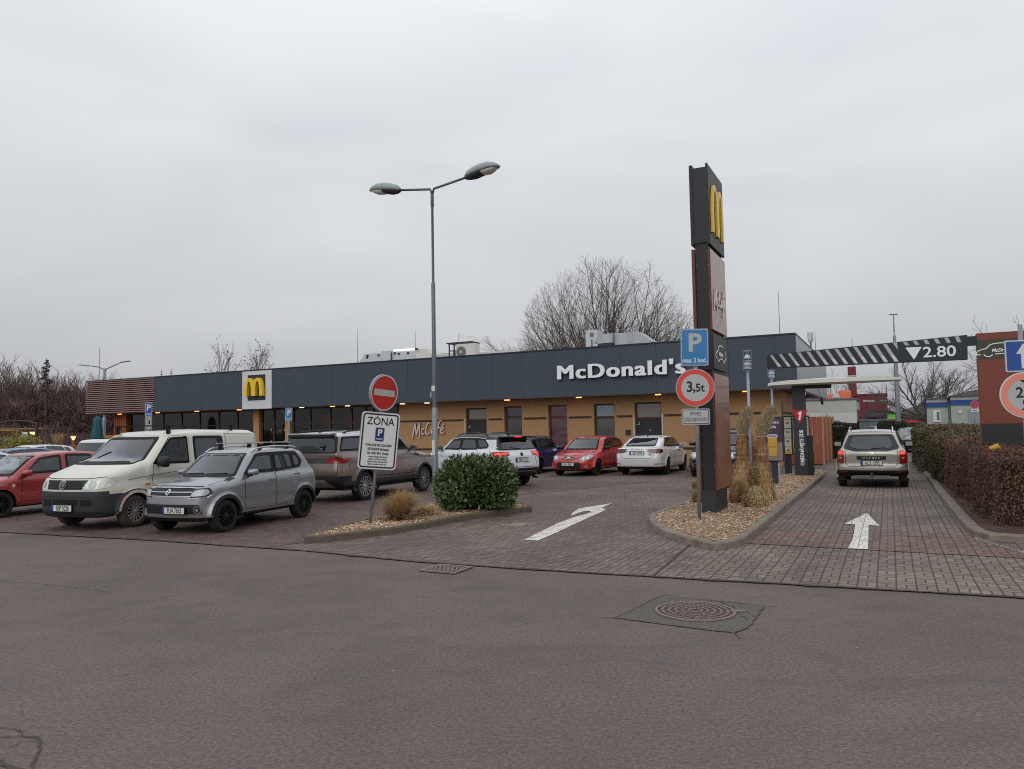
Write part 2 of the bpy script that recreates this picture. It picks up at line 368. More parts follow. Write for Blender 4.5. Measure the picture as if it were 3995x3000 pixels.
M('sign_blue', (38, 118, 176), .45, coat=.2, var=.05); M('sign_deep_blue', (30, 72, 150), .45, coat=.2); M('sign_red', (214, 60, 40), .5, coat=.2, var=.04); M('sign_faded', (226, 138, 116), .6, var=.06)
M('sign_stop_red', (188, 42, 32), .45, coat=.2); M('sign_white', (214, 215, 214), .55, var=.03); M('sign_grey', (176, 178, 176), .6); M('sign_black', (22, 22, 26), .6); M('sign_rim', (150, 156, 168), .5, .3)
M('navy', (30, 44, 100), .5); M('cup_yellow', (200, 156, 62), .5); M('poster_foam', (150, 134, 150), .5); M('menu_pale', (190, 192, 176), .5); M('menu_green', (150, 158, 60), .5); M('sign_purple', (146, 60, 110), .5); M('teal', (24, 84, 92), .8, var=.1); M('wood_red', (150, 82, 56), .65, var=.2, vscale=7, aniso=(1, 1, .08)); M('wood_pale', (170, 130, 96), .7, var=.1)
M('canopy_white', (216, 215, 205), .5, var=.06, vscale=3); M('flag_red', (176, 30, 40), .5)
# planting
M('straw', (182, 156, 110), .85, var=.25, vscale=12); M('straw_dark', (148, 112, 74), .85, var=.25, vscale=10); M('straw_light', (200, 182, 142), .85, var=.2)
M('straw_brown', (140, 98, 62), .85, var=.3, vscale=10)
M('plume', (202, 182, 152), .9, var=.2); M('plume_dark', (124, 104, 80), .9, var=.25); M('twine', (214, 190, 160), .8)
M('branch', (88, 78, 74), .9, lin=False); M('branch_brown', (98, 78, 73), .9); M('trunk_bark', (92, 82, 76), .9, var=.25, vscale=12)
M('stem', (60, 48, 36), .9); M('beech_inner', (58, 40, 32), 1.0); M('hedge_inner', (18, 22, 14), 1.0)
def leaf_mat(name, c0, c1, rough=.5, coat=.0, nscale=3.0):
    m, t, b = newmat(name); g = t.node('ShaderNodeNewGeometry'); n = t.noise(nscale, 3, .6, t.obj())
    f = t.math('ADD', t.math('MULTIPLY', g.outputs['Random Per Island'], .65), t.math('MULTIPLY', t.mapr(n, .35, .65, 0, 1), .35))
    t.put(b.inputs['Base Color'], t.mix(f, s2l(c0), s2l(c1))); b.inputs['Roughness'].default_value = rough; b.inputs['Coat Weight'].default_value = coat; b.inputs['Coat Roughness'].default_value = .25
    return m
leaf_mat('laurel', (34, 50, 27), (104, 124, 74), .36, .25); leaf_mat('beech', (70, 50, 42), (128, 94, 74), .7); leaf_mat('hedge_green', (66, 62, 42), (116, 102, 70), .7); leaf_mat('hedge_dark', (30, 38, 26), (60, 66, 44), .7)
leaf_mat('chip', (168, 136, 108), (232, 206, 174), .8, nscale=1.2); leaf_mat('dead_leaf', (70, 50, 40), (140, 100, 74), .8); leaf_mat('shrub_yellow', (110, 112, 50), (160, 156, 84), .7); leaf_mat('conifer', (62, 46, 40), (104, 84, 70), .9)
leaf_mat('blade', (150, 118, 76), (214, 184, 138), .85); leaf_mat('blade_green', (120, 108, 70), (196, 176, 128), .85); leaf_mat('blade_brown', (110, 74, 48), (184, 142, 100), .85)
def clear_glass(name, tint, k=1.5):
    m, t, b = newmat(name); out = t.n['Material Output']; tr = t.node('ShaderNodeBsdfTransparent'); tr.inputs[0].default_value = tint+(1,)
    gl = t.node('ShaderNodeBsdfGlossy'); gl.inputs['Roughness'].default_value = .02; gl.inputs[0].default_value = (.9, .95, 1, 1)
    fr = t.node('ShaderNodeFresnel'); fr.inputs[0].default_value = 1.55; mx = t.node('ShaderNodeMixShader'); t.l.new(t.math('MINIMUM', t.math('MULTIPLY_ADD', fr.outputs[0], k, .02), .95), mx.inputs[0])
    t.l.new(tr.outputs[0], mx.inputs[1]); t.l.new(gl.outputs[0], mx.inputs[2]); t.l.new(mx.outputs[0], out.inputs[0])
clear_glass('glass_clear', (.78, .86, .84), 1.7); clear_glass('glass_side', (.50, .56, .56)); clear_glass('glass_tint', (.16, .18, .19))
M('cabin', (38, 38, 41), .85); M('seat', (52, 52, 56), .85, var=.1)
def glass_mat(name, tint, alpha, rough=.03):
    """pane that mirrors the sky and lets part of the inside show"""
    m, t, b = newmat(name); out = t.n['Material Output']
    tr = t.node('ShaderNodeBsdfTransparent'); tr.inputs[0].default_value = s2l(tint)
    b.inputs['Base Color'].default_value = s2l([q*.12 for q in tint]); b.inputs['Roughness'].default_value = rough; b.inputs['Coat Weight'].default_value = 1; b.inputs['Coat Roughness'].default_value = rough; b.inputs['Specular IOR Level'].default_value = .8
    mx = t.node('ShaderNodeMixShader'); mx.inputs[0].default_value = 1-alpha; t.l.new(b.outputs[0], mx.inputs[1]); t.l.new(tr.outputs[0], mx.inputs[2])
    t.l.new(mx.outputs[0], out.inputs[0]); return m
glass_mat('shop_glass', (150, 140, 135), .45); glass_mat('car_glass', (120, 130, 132), .985, .02); glass_mat('lens_clear', (230, 235, 240), .5, .05)
M('windscreen', (70, 84, 86), .06, coat=1.0, spec=1.0); M('glass_dark', (26, 30, 34), .05, coat=1.0, spec=.7)
M('tyre', (30, 29, 29), .85, bump=.2, bscale=90); M('tyre_dirty', (70, 60, 56), .9, var=.15); M('rim_silver', (190, 190, 192), .28, .8); M('rim_black', (26, 26, 29), .35, .2, coat=.3); M('rim_grey', (158, 154, 150), .5, .4)
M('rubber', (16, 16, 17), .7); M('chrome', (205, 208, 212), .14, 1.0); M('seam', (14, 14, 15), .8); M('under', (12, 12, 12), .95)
M('lamp_head', (150, 157, 162), .16, .2, coat=1.0, var=.25, vscale=18); M('lamp_cream', (205, 208, 196), .12, .1, coat=1.0, var=.2, vscale=14); M('lamp_rear', (140, 14, 18), .15, coat=1.0, var=.2, vscale=20); M('lamp_rear_dark', (70, 14, 18), .12, coat=1)
M('lamp_brake', (230, 30, 24), .2, coat=1.0, emit=(255, 40, 24), estr=1.3); M('lamp_orange', (205, 100, 50), .3, coat=.6); M('plate_white', (212, 214, 206), .5); M('plate_blue', (36, 70, 170), .5)
def paint(name, col, metal=.0, dirt=0.0, rough=.32, dirtc=(150, 128, 100)):
    m, t, b = newmat(name); c = s2l(col); tc = t.node('ShaderNodeTexCoord'); sp = t.node('ShaderNodeSeparateXYZ'); t.l.new(tc.outputs['Object'], sp.inputs[0])
    n = t.noise(5, 5, .65, t.obj((1, 1, 2)))
    f = t.math('MULTIPLY', t.math('MULTIPLY', t.mapr(sp.outputs[2], .25, 1.0, 1.0, 0.0), t.mapr(n, .2, .75, .35, 1.0)), dirt)
    c2 = t.mix(f, c, s2l(dirtc)); t.put(b.inputs['Base Color'], c2); b.inputs['Metallic'].default_value = metal
    t.l.new(t.math('ADD', t.math('MULTIPLY', f, .45), rough), b.inputs['Roughness']); b.inputs['Coat Roughness'].default_value = .05
    t.l.new(t.math('SUBTRACT', .8, t.math('MULTIPLY', f, .7)), b.inputs['Coat Weight']); return m
paint('paint_cream', (210, 209, 197), 0, .75); paint('paint_grey', (148, 150, 156), .55, .25); paint('paint_bronze', (132, 120, 116), .6, .35); paint('paint_silver_top', (196, 198, 202), .5, 0)
paint('paint_pearl', (212, 216, 222), 0, .12); paint('paint_red', (176, 22, 26), 0, .12); paint('paint_dull_red', (150, 30, 38), 0, .25); paint('paint_blue', (24, 34, 110), .3, .15); paint('paint_steel_blue', (52, 70, 120), .4, .2)
paint('paint_white', (222, 223, 222), 0, .35, dirtc=(140, 130, 120)); paint('paint_black', (14, 14, 17), .2, .05); paint('paint_beige', (178, 175, 166), .5, .45, dirtc=(110, 96, 80)); paint('paint_snow', (205, 210, 214), 0, .1)
M('rust', (74, 52, 40), .9, var=.3, vscale=20); M('cladding', (46, 47, 50), .65, var=.12, vscale=9, bump=.1, bscale=200); M('cladding_black', (28, 28, 30), .6); M('skid', (140, 138, 136), .4, .5)
# ------------------------------------------------------------------ ground
def sheet(name, pts, z, mat, kind='structure'):
    me = bpy.data.meshes.new(name); me.from_pydata([(p[0], p[1], z) for p in pts], [], [tuple(range(len(pts)))]); 
    bm = bmesh.new(); bm.from_mesh(me); bmesh.ops.recalc_face_normals(bm, faces=bm.faces)
    for f_ in bm.faces:
        if f_.normal.z < 0: f_.normal_flip()
    bmesh.ops.triangulate(bm, faces=bm.faces); bm.to_mesh(me); bm.free()
    o = link(name, me, None, MATS[mat]); o['kind'] = kind; return o
BIG = 900
sheet('ground', [(-BIG, -BIG), (BIG, -BIG), (BIG, BIG), (-BIG, BIG)], -.012, 'dirt')
sheet('road', [(-90, -60), (90, -60), (90, 140), (-90, 140)], 0.0, 'asphalt')
EDGE = [tuple(lot(-60, tolot(G(0, 2077)).y-1.2)[:2])] + [tuple(G(x, y)[:2]) for x, y in ((0, 2077), (600, 2109), (1192, 2150), (1625, 2193), (2060, 2222), (2348, 2240), (2619, 2255), (3300, 2294), (3995, 2334))]
EDGE.append(tuple((Vector(EDGE[-1]).to_3d()+E1*30)[:2]))
far = [tuple(lot(tolot(Vector((*EDGE[-1], 0))).x, 30.5)[:2]), tuple(lot(-60, 30.5)[:2])]
sheet('paving_yard', EDGE+far, .004, 'pavers_yard')
bays = [tuple(G(x, y)[:2]) for x, y in ((0, 2077), (600, 2109), (1040, 2137), (1187, 2120), (1420, 2040), (1690, 1968), (1440, 1890))]
sheet('paving_bays', [tuple(lot(-24, tolot(G(0, 2077)).y-.1)[:2])]+bays[:3]+[tuple(G(1187, 2118)[:2]), tuple(G(1420, 2040)[:2]), tuple(G(1690, 1965)[:2]), tuple(lot(-7.0, 24)[:2]), tuple(lot(-26, 24)[:2])], .008, 'pavers_bay')
# drive-through lane and its red band
lane = [tuple(G(x, y)[:2]) for x, y in ((2551, 2249.5), (2619, 2254), (3300, 2293), (3995, 2333))]+[tuple((G(3995, 2333)+E1*8)[:2])]
lane_far = [tuple((G(3995, 2333)+E1*8+E2*6)[:2]), tuple(lot(*(tolot(G(3610, 1850)).x+.6, 44))[:2]), tuple(lot(*(tolot(G(3216, 1855)).x-.4, 44))[:2]), tuple(G(2905, 2122)[:2]), tuple(G(2700, 2140)[:2]), tuple(G(2640, 2170)[:2])]
sheet('paving_lane', lane+lane_far, .008, 'pavers_lane')
sheet('paving_band', [tuple(G(x, y)[:2]) for x, y in ((2921, 2124), (3386, 2148), (3995, 2181), (3995, 2164), (3799, 2106), (3388, 2091), (2978, 2069))], .012, 'pavers_red')
for (p, q, wd) in (((2900, 2122), (3995, 2182), .022), ((2975, 2068), (3803, 2106), .02), ((2551, 2249), (2690, 2128), .03)):
    a_, b_ = G(*p), G(*q); n_ = Vector((-(b_-a_).y, (b_-a_).x, 0)).normalized()*wd/2
    sheet('paving_joint', [a_+n_, b_+n_, b_-n_, a_-n_], .0155, 'dirt')
b = MB(); L2 = [Vector((x, y, 0)) for x, y in EDGE]; dense = []
for i in range(len(L2)-1):
    n = max(1, int((L2[i+1]-L2[i]).length/.12))
    dense += [L2[i].lerp(L2[i+1], k/n) for k in range(n)]
dense = [p for p in dense if -14 < p.x < 8]
pts = []
for k, p in enumerate(dense):
    w1_ = .028+.03*random.random()+(.04 if random.random() < .06 else 0); w2_ = .012+.012*random.random()
    b.v += [tuple(p-E2*w1_+Vector((0, 0, .0135))), tuple(p+E2*w2_+Vector((0, 0, .0135)))]
b.f = [(2*k, 2*k+2, 2*k+3, 2*k+1) for k in range(len(dense)-1)]; b.mi = [0]*len(b.f)
o = b.build('paving_edge', MATS['dirt']); o['kind'] = 'structure'
# asphalt patch, cracks
def crack(pix, wd=.018, z=.0072, mat='iron_dark', seed=1):
    rr = random.Random(seed); P = [G(*p) for p in pix]; D = []
    for i in range(len(P)-1):
        n = max(2, int((P[i+1]-P[i]).length/.05)); D += [P[i].lerp(P[i+1], k/n) for k in range(n)]
    D.append(P[-1]); D = [p+Vector((rr.uniform(-.012, .012), rr.uniform(-.012, .012), 0)) for p in D]; b = MB()
    for i, p in enumerate(D):
        d = (D[min(i+1, len(D)-1)]-D[max(i-1, 0)]).normalized(); n_ = Vector((-d.y, d.x, 0))*wd*rr.uniform(.25, 1)*.5
        b.v += [(p.x+n_.x, p.y+n_.y, z), (p.x-n_.x, p.y-n_.y, z)]
    b.f = [(2*k, 2*k+2, 2*k+3, 2*k+1) for k in range(len(D)-1)]; b.mi = [0]*len(b.f)
    o = b.build('road_crack', MATS[mat]); o['kind'] = 'structure'
patch = [(2400, 2412), (2490, 2370), (2560, 2334), (2585, 2322), (2700, 2338), (2860, 2352), (2985, 2366), (2950, 2410), (2925, 2445), (2865, 2471), (2780, 2462), (2580, 2436)]
sheet('road_patch', [G(*p) for p in patch], .0045, 'patch_asphalt')
crack(patch+[patch[0]], .02, seed=3); crack([(2350, 2409), (2400, 2412)], .016, seed=4); crack([(2985, 2366), (3030, 2369)], .016, seed=5); crack([(2865, 2471), (2890, 2492)], .016, seed=6)
crack([(2700, 2335), (2800, 2345), (2860, 2370), (2880, 2395), (2920, 2420)], .015, z=.0085, seed=7); crack([(2860, 2395), (2905, 2385), (2950, 2410)], .012, z=.0085, seed=8)
crack([(-60, 2838), (30, 2842), (84, 2852), (86, 2872), (140, 2880), (160, 2900), (150, 2950), (128, 2985), (120, 3060)], .022, seed=9)
crack([(-60, 2880), (50, 2878), (86, 2872)], .014, seed=10); crack([(-60, 2940), (20, 2985), (110, 3030)], .05, seed=11); crack([(30, 2920), (100, 2890), (150, 2900)], .01, seed=12)
crack([(0, 2268), (130, 2276), (260, 2290), (430, 2312)], .012, seed=13); crack([(620, 2334), (820, 2360), (900, 2366)], .008, seed=14)

def marking(name, label, pix, z=.0165):
    me = bpy.data.meshes.new(name); P = [G(x, y) for x, y in pix]; c = sum(P, Vector())/len(P)
    me.from_pydata([(p.x-c.x, p.y-c.y, 0) for p in P], [], [tuple(range(len(P)))])
    bm = bmesh.new(); bm.from_mesh(me); bmesh.ops.triangulate(bm, faces=bm.faces); bmesh.ops.recalc_face_normals(bm, faces=bm.faces)
    for f_ in bm.faces:
        if f_.normal.z < 0: f_.normal_flip()
    bm.to_mesh(me); bm.free()
    o = link(name, me, None, MATS['paint_arrow']); o.location = (c.x, c.y, z); tag(o, label, 'road marking'); return o
def arrow_paint():   # painted over the same paving joints, worn
    m, t, b = newmat('paint_arrow'); v = t.obj(); n = t.noise(22, 5, .7, v); n2 = t.noise(5, 3, .6, v)
    mp = t.node('ShaderNodeMapping', vector_type='TEXTURE'); mp.inputs['Rotation'].default_value = (0, 0, LA); t.l.new(v, mp.inputs[0]); sp = t.node('ShaderNodeSeparateXYZ'); t.l.new(mp.outputs[0], sp.inputs[0])
    fu = t.math('FRACT', t.math('DIVIDE', sp.outputs[0], .2)); fv = t.math('FRACT', t.math('DIVIDE', sp.outputs[1], .1))
    j = t.math('MAXIMUM', t.math('LESS_THAN', fu, .055), t.math('MULTIPLY', t.math('LESS_THAN', fv, .08), .55))
    f = t.math('MAXIMUM', t.math('MULTIPLY', j, .9), t.math('GREATER_THAN', t.math('MULTIPLY_ADD', n2, .35, n), .735))
    t.put(b.inputs['Base Color'], t.mix(f, s2l((224, 222, 216)), s2l((118, 108, 100)))); b.inputs['Roughness'].default_value = .7
arrow_paint()
marking('lane_arrow', 'white straight arrow painted on the block paving behind the beige car', [(3308, 2144), (3386, 2147), (3388, 2100), (3389, 2051), (3432, 2055), (3410, 2033), (3392, 2014), (3385, 2007), (3375, 2007), (3350, 2020), (3295, 2046), (3337, 2050), (3331, 2085), (3325, 2110)])
marking('turn_arrow', 'white bent arrow painted on the paving between the two planted islands', [(2046, 2109), (2088, 2086), (2130, 2066), (2185, 2040), (2240, 2019), (2285, 2008), (2305, 2001), (2306, 1997), (2296, 1995), (2276, 1997), (2250, 2005), (2230, 2014), (2226, 2012), (2240, 1998), (2257, 1987), (2290, 1980), (2330, 1974), (2388, 1965), (2366, 1975), (2345, 1984), (2360, 1987), (2361, 1991), (2345, 2000), (2300, 2020), (2240, 2048), (2180, 2076), (2140, 2094), (2098, 2112)], z=.0125)

# manholes and gully
def manhole(px, py, r, label, style):
    c = G(px, py); t = thing('manhole_cover', label, 'manhole cover', (c.x, c.y, .006), 0)
    b = MB(); b.lathe([(r, 0), (r, .012), (r*.93, .014), (r*.93, .004)], n=48, cap=False); b.build('rim', MATS['iron' if style else 'concrete_lid'], t)
    b = MB(); b.lathe([(r*.925, .004), (r*.90, .010), (0.0001, .011)], n=48, cap=False); b.build('lid', MATS['iron_dark' if style else 'concrete_lid'], t)
    b = MB()
    if style:
        rr = random.Random(5)
        for ring in range(1, 6):
            n = ring*9
            for k in range(n):
                a = 2*math.pi*(k+rr.uniform(-.2, .2))/n; q = r*.86*ring/5.3
                b.box((q*math.cos(a), q*math.sin(a), .0125), (.034, .022, .006), Matrix.Rotation(a+rr.choice((0, 1.2, 1.57)), 4, 'Z'))
        b.build('lid_pattern', MATS['iron'], t)
        b = MB(); b.box((r*1.05, -.04, .008), (.14, .05, .012)); b.build('hinge', MATS['iron'], t)
    else:
        for a in (2.6, 5.6): b.box((r*.6*math.cos(a), r*.6*math.sin(a), .0145), (.07, .04, .004), Matrix.Rotation(a, 4, 'Z'))
        b.build('lifting_slot', MATS['iron_dark'], t)
        b = MB(); b.lathe([(r*.80, .0115), (r*.80, .0145), (r*.76, .0145), (r*.76, .0115)], n=40, cap=False); b.build('groove', MATS['dirt'], t)
manhole(2712, 2388, .39, 'rusty round manhole cover with hinge, set in the grey asphalt patch', 1)
manhole(2023, 2048, .34, 'concrete filled round manhole cover in the block paving beside the bush island', 0)
gq = [G(1662, 2231), G(1717, 2209), G(1836, 2213), G(1751, 2241)]; gc = sum(gq, Vector())/4
t = thing('gully_grate', 'slotted iron gully grate at the asphalt edge below the small planted island', 'drain grate', (gc.x, gc.y, .006), LA)
b = MB(); b.bx(-.27, .27, -.24, .24, 0, .004); b.build('pit', MATS['iron_dark'], t)
b = MB(); b.bx(-.27, .27, .20, .24, .004, .018); b.bx(-.27, .27, -.24, -.20, .004, .018); b.bx(-.27, -.23, -.2, .2, .004, .018); b.bx(.23, .27, -.2, .2, .004, .018); b.bx(-.23, .23, -.02, .02, .005, .019); b.build('frame', MATS['iron_rust'] if 'iron_rust' in MATS else MATS['iron'], t)
for k in range(7): b = MB(); x = -.19+k*.063; b.bx(x-.014, x+.014, -.2, .2, .008, .019); b.build('bar', MATS['iron'], t)

# kerbs and beds
def offset_poly(P, d):
    n = len(P); out = []
    for i in range(n):
        a, b_, c = P[i-1], P[i], P[(i+1) % n]; e = (b_-a).normalized(); f_ = (c-b_).normalized()
        n1, n2 = Vector((-e.y, e.x, 0)), Vector((-f_.y, f_.x, 0)); m_ = (n1+n2).normalized(); out.append(b_+m_*d/max(.4, m_.dot(n1)))
    return out
def kerb(name, P, inner, lab, h=.12, close=True, mats=('kerb_stone',)):
    """P outer foot line, inner = offset line; built stone by stone into one kerb"""
    b = MB(); n = len(P); segs = n if close else n-1
    for i in range(segs):
        a, c, ia, ic = P[i], P[(i+1) % n], inner[i], inner[(i+1) % n]; L_ = (c-a).length; m_ = max(1, round(L_/1.0))
        for k in range(m_):
            g = .006/max(L_, .1); t0, t1 = k/m_+(g if k else 0), (k+1)/m_-(g if k < m_-1 else 0)
            q = [a.lerp(c, t0), a.lerp(c, t1), ic.lerp(ia, 1-t1), ic.lerp(ia, 1-t0)]; dz = random.uniform(-.004, .004)
            in0 = (q[3]-q[0])*.13; in1 = (q[2]-q[1])*.13
            vs = [p.copy() for p in q]+[p+Vector((0, 0, h-.022+dz)) for p in q[:2]]+[q[0]+in0+Vector((0, 0, h+dz)), q[1]+in1+Vector((0, 0, h+dz)), q[2]+Vector((0, 0, h+dz)), q[3]+Vector((0, 0, h+dz))]
            b.add(vs, [(0, 1, 5, 4), (4, 5, 7, 6), (6, 7, 8, 9), (2, 3, 9, 8), (0, 4, 6, 9, 3), (1, 2, 8, 7, 5)])
    o = b.build(name, [MATS[m] for m in mats]); o['kind'] = 'structure'; return o
def bed(name, P, z, mat, chips=0, seed=1, chip_mat='chip', amp=.03, grid=.3, region=None):
    me = bpy.data.meshes.new(name); me.from_pydata([tuple(p) for p in P], [], [tuple(range(len(P)))]); bm = bmesh.new(); bm.from_mesh(me)
    bmesh.ops.triangulate(bm, faces=bm.faces)
    xs = [p.x for p in P]; ys = [p.y for p in P]
    for ax, lo, hi in ((0, min(xs), max(xs)), (1, min(ys), max(ys))):
        q = lo+grid
        while q < hi:
            no = Vector((1, 0, 0)) if ax == 0 else Vector((0, 1, 0)); bmesh.ops.bisect_plane(bm, geom=bm.verts[:]+bm.edges[:]+bm.faces[:], plane_co=no*q, plane_no=no); q += grid
    edge = set(v for e in bm.edges if len(e.link_faces) == 1 for v in e.verts); rr = random.Random(seed)
    for v in bm.verts: v.co.z = z+(0 if v in edge else amp*rr.random())
    bmesh.ops.triangulate(bm, faces=bm.faces); bmesh.ops.recalc_face_normals(bm, faces=bm.faces)
    tris = [[v.co.copy() for v in f_.verts] for f_ in bm.faces]; area = [f_.calc_area() for f_ in bm.faces]
    bm.to_mesh(me); bm.free(); o = link(name, me, None, MATS[mat], True); o['kind'] = 'structure'
    if chips:
        b = MB(); pick = rr.choices(tris, area, k=chips)
        for T in pick:
            u_, v_ = rr.random(), rr.random()
            if u_+v_ > 1: u_, v_ = 1-u_, 1-v_
            p = T[0]+(T[1]-T[0])*u_+(T[2]-T[0])*v_
            if region and not region(p): continue
            s_ = rr.uniform(.009, .021); R_ = Matrix.Rotation(rr.uniform(0, 6.28), 4, 'Z') @ Matrix.Rotation(rr.uniform(-.5, .5), 4, 'X')
            q = [R_ @ Vector(c) for c in ((-s_, -s_*.45, 0), (s_*.9, -s_*.5, 0), (s_, s_*.35, .004), (-s_*.8, s_*.5, .003))]
            c0 = p+Vector((0, 0, rr.uniform(.004, .022))); k = len(b.v)
            b.v += [tuple(c+c0) for c in q]; b.f.append((k, k+1, k+2, k+3)); b.mi.append(0)
        c = b.build('loose_chips', MATS[chip_mat]); tag(c, 'loose bark chips strewn over the planted bed', 'bark chips', kind='stuff')
    return o
isl1 = [G(x, y) for x, y in ((1187, 2123), (1300, 2113), (1520, 2086), (1670, 2060), (1800, 2034), (1950, 2011), (2058, 1999), (2074, 1996), (2074, 1987), (2045, 1982), (1672, 1979), (1418, 2047), (1217, 2104))]
in1 = offset_poly(isl1, .11); kerb('kerb_bush_island', isl1, in1, '', mats=('kerb_moss',)); bed('bed_bush_island', in1, .095, 'bark_chips', 9000, 3)
isl2 = [G(x, y) for x, y in ((2531, 2033), (2535, 2050), (2551, 2071), (2592, 2095), (2678, 2123), (2768, 2146), (2800, 2150), (2850, 2141), (2900, 2128), (2926, 2108), (2980, 2065), (3102, 1959), (3218, 1861), (3222, 1848), (3200, 1842), (2960, 1880), (2704, 1961), (2545, 2023))]
in2 = offset_poly(isl2, .13); kerb('kerb_sign_island', isl2, in2, ''); bed('bed_sign_island', in2, .10, 'bark_chips', 16000, 4)
kr = [G(x, y) for x, y in ((3566, 1797), (3600, 1846), (3660, 1933), (3747, 2047), (3775, 2080), (3800, 2098), (3861, 2113), (3995, 2121))]; kr.append(kr[-1]+(kr[-1]-kr[-2]).normalized()*12)
kl = kr[:]; P_ = kl+[kl[-1]+E2*30, kl[0]+E2*6+E1*2]
inr = offset_poly(P_, .16)[:len(kl)]; inr[0] = kl[0]+E1*.16
kerb('kerb_hedge_bed', kl, inr, '', close=False)
bed('bed_hedge', inr+[inr[-1]+E2*26, inr[0]+E1*6+E2*3], .10, 'litter', 5000, 5, 'dead_leaf', grid=.8, region=lambda p: p.y < 24 and p.x < 12)
# cobble strip beside the right kerb, small stones
b = MB(); A_, B_ = G(3812, 2106), G(3995, 2160); rr = random.Random(3); n = 24
for k in range(n):
    for r_ in range(2):
        p = A_.lerp(B_, (k+.5)/n)+Vector((.35, .94, 0)).normalized()*(.09*r_-.03); b.box((p.x, p.y, .018), (.075*rr.uniform(.85, 1), .075*rr.uniform(.85, 1), .02), Matrix.Rotation(-.5+rr.uniform(-.15, .15), 4, 'Z'))
o = b.build('cobble_gutter', MATS['paint_white'], bevel=.008); o.data.materials.clear(); o.data.materials.append(M('cobble', (150, 144, 138), .8, var=.2)); o['kind'] = 'structure'

# grit, crumbs and dead leaves lying on the road
rr = random.Random(77); b = MB()
for k in range(1500):
    y = 2.6+rr.random()**.8*11; x = rr.uniform(-.75, .75)*y
    s_ = rr.uniform(.002, .006)*(1.8 if rr.random() < .04 else 1); R_ = Matrix.Rotation(rr.uniform(0, 6.3), 3, 'Z'); P = [R_ @ Vector(c)*s_ for c in ((-1, -.6, 0), (1, -.5, 0), (.8, .7, 0), (-.9, .6, 0), (.2, .1, .55))]
    b.add([p+Vector((x, y, .003)) for p in P], [(0, 1, 4), (1, 2, 4), (2, 3, 4), (3, 0, 4)])
o = b.build('road_grit', M('grit', (150, 142, 134), .9, var=.3, vscale=3)); tag(o, 'loose grit and small stones scattered over the asphalt', 'grit', kind='stuff')
# ------------------------------------------------------------------ the restaurant
_c = AT(3110, 1514, 31.0); _cl = tolot(_c); A0, B0 = _cl.x, _cl.y
ZT, ZB = 5.60, 3.30
def LT(name, label, cat, a, b_, z=0, group=None, rot=0.0): return thing(name, label, cat, lot(a, b_, z), LA+rot, group)
rest = LT('restaurant', 'long low restaurant with dark blue-grey fascia over tan walls behind the parked cars', 'restaurant', A0, B0)
def fx(px, py=1560, yo=0.0): p = PL(px, py, B0+yo); return p.x-A0
def fz(px, py, yo=0.0): return PL(px, py, B0+yo).z
XL, XW, WY = fx(336, 1550), fx(603, 1540), 1.0
DEPTH = PA(3226, 1500, A0).y-B0
# fascia as panels with open joints
seam = sorted([fx(x, 1450) for x in (603, 711, 787, 868, 948, 1062, 1113, 1202, 1294, 1389, 1487, 1590, 1693, 1805, 1918, 2036, 2159, 2288, 2421, 2561, 2700, 2843, 3024)]+[0.0])
b = MB()
for i in range(len(seam)-1): b.bx(seam[i]+.006, seam[i+1]-.006, 0, .25, ZB, ZT-.06)
b.build('fascia', MATS['fascia'], rest)
b = MB(); b.bx(XW+.03, -.03, .02, .27, ZB+.02, ZT-.1); b.build('fascia_backing', MATS['fascia_gap'], rest)
b = MB(); b.bx(XL, .02, -.03, .30, ZT-.06, ZT); b.bx(-.28, .02, .30, DEPTH, ZT-.06, ZT); b.build('parapet_cap', MATS['fascia_cap'], rest)
b = MB(); n = 4
for k in range(n): b.bx(-.25, 0, .25+(DEPTH-.25)*k/n+.008, .25+(DEPTH-.25)*(k+1)/n-.008, ZB, ZT-.06)
b.build('side_fascia', MATS['zinc'], rest)
b = MB(); b.bx(XW, -.26, .28, DEPTH-.3, ZB, ZT-.5); b.build('roof', MATS['roof_white'], rest)
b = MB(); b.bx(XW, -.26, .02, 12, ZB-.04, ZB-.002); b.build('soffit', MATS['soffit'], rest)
# louvred end
lv = MB(); N_ = 17
for k in range(N_):
    z = ZB+.03+k*(ZT-.1-ZB)/(N_-1+.4); lv.bx(XL, XW-.02, -.02, .05, z, z+.062); lv.bx(XL-.02, XL+.04, .05, 3.5, z, z+.062)
ls = lv.build('louvre_screen', MATS['slat_wood'], rest)
b = MB(); b.bx(XL+.05, XW-.02, .06, .10, ZB+.02, ZT-.08); b.bx(XL+.06, XL+.10, .10, 3.5, ZB+.02, ZT-.08); b.build('louvre_backing', MATS['slat_gap'], rest)
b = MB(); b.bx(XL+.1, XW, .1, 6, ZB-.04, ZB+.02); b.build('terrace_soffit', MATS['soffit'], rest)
# tan walls with real openings
WX = fx(1556, 1620, WY); ops = [(1817, 1898, 1592), (1967, 2036, 1585), (2139, 2212, 1580), (2317, 2397, 1575), (2476, 2580, 1569)]
ox = [(fx(a_, 1620, WY), fx(b_, 1620, WY), fz((a_+b_)/2, t_, WY)) for a_, b_, t_ in ops]
XR = fx(3046, 1620, WY)
b = MB(); x = WX
for x0, x1, zt in ox:
    b.bx(x, x0, WY, WY+.35, 0, ZB-.04); b.bx(x0, x1, WY, WY+.35, zt, ZB-.04); x = x1
b.bx(x, XR, WY, WY+.35, 0, ZB-.04)
b.bx(XR-.3, XR, WY+.35, 12, 0, ZB-.04)
b.build('wall', MATS['render_tan'], rest)
b = MB(); segs = [(1560, 1808), (1906, 1960), (2044, 2132), (2219, 2308), (2406, 2467), (2592, 3030)]
for a_, c_ in segs:
    for z in (2.30, .78): b.bx(fx(a_, 1620, WY), min(XR-.02, fx(c_, 1620, WY)), WY-.015, WY+.01, z-.05, z+.05)
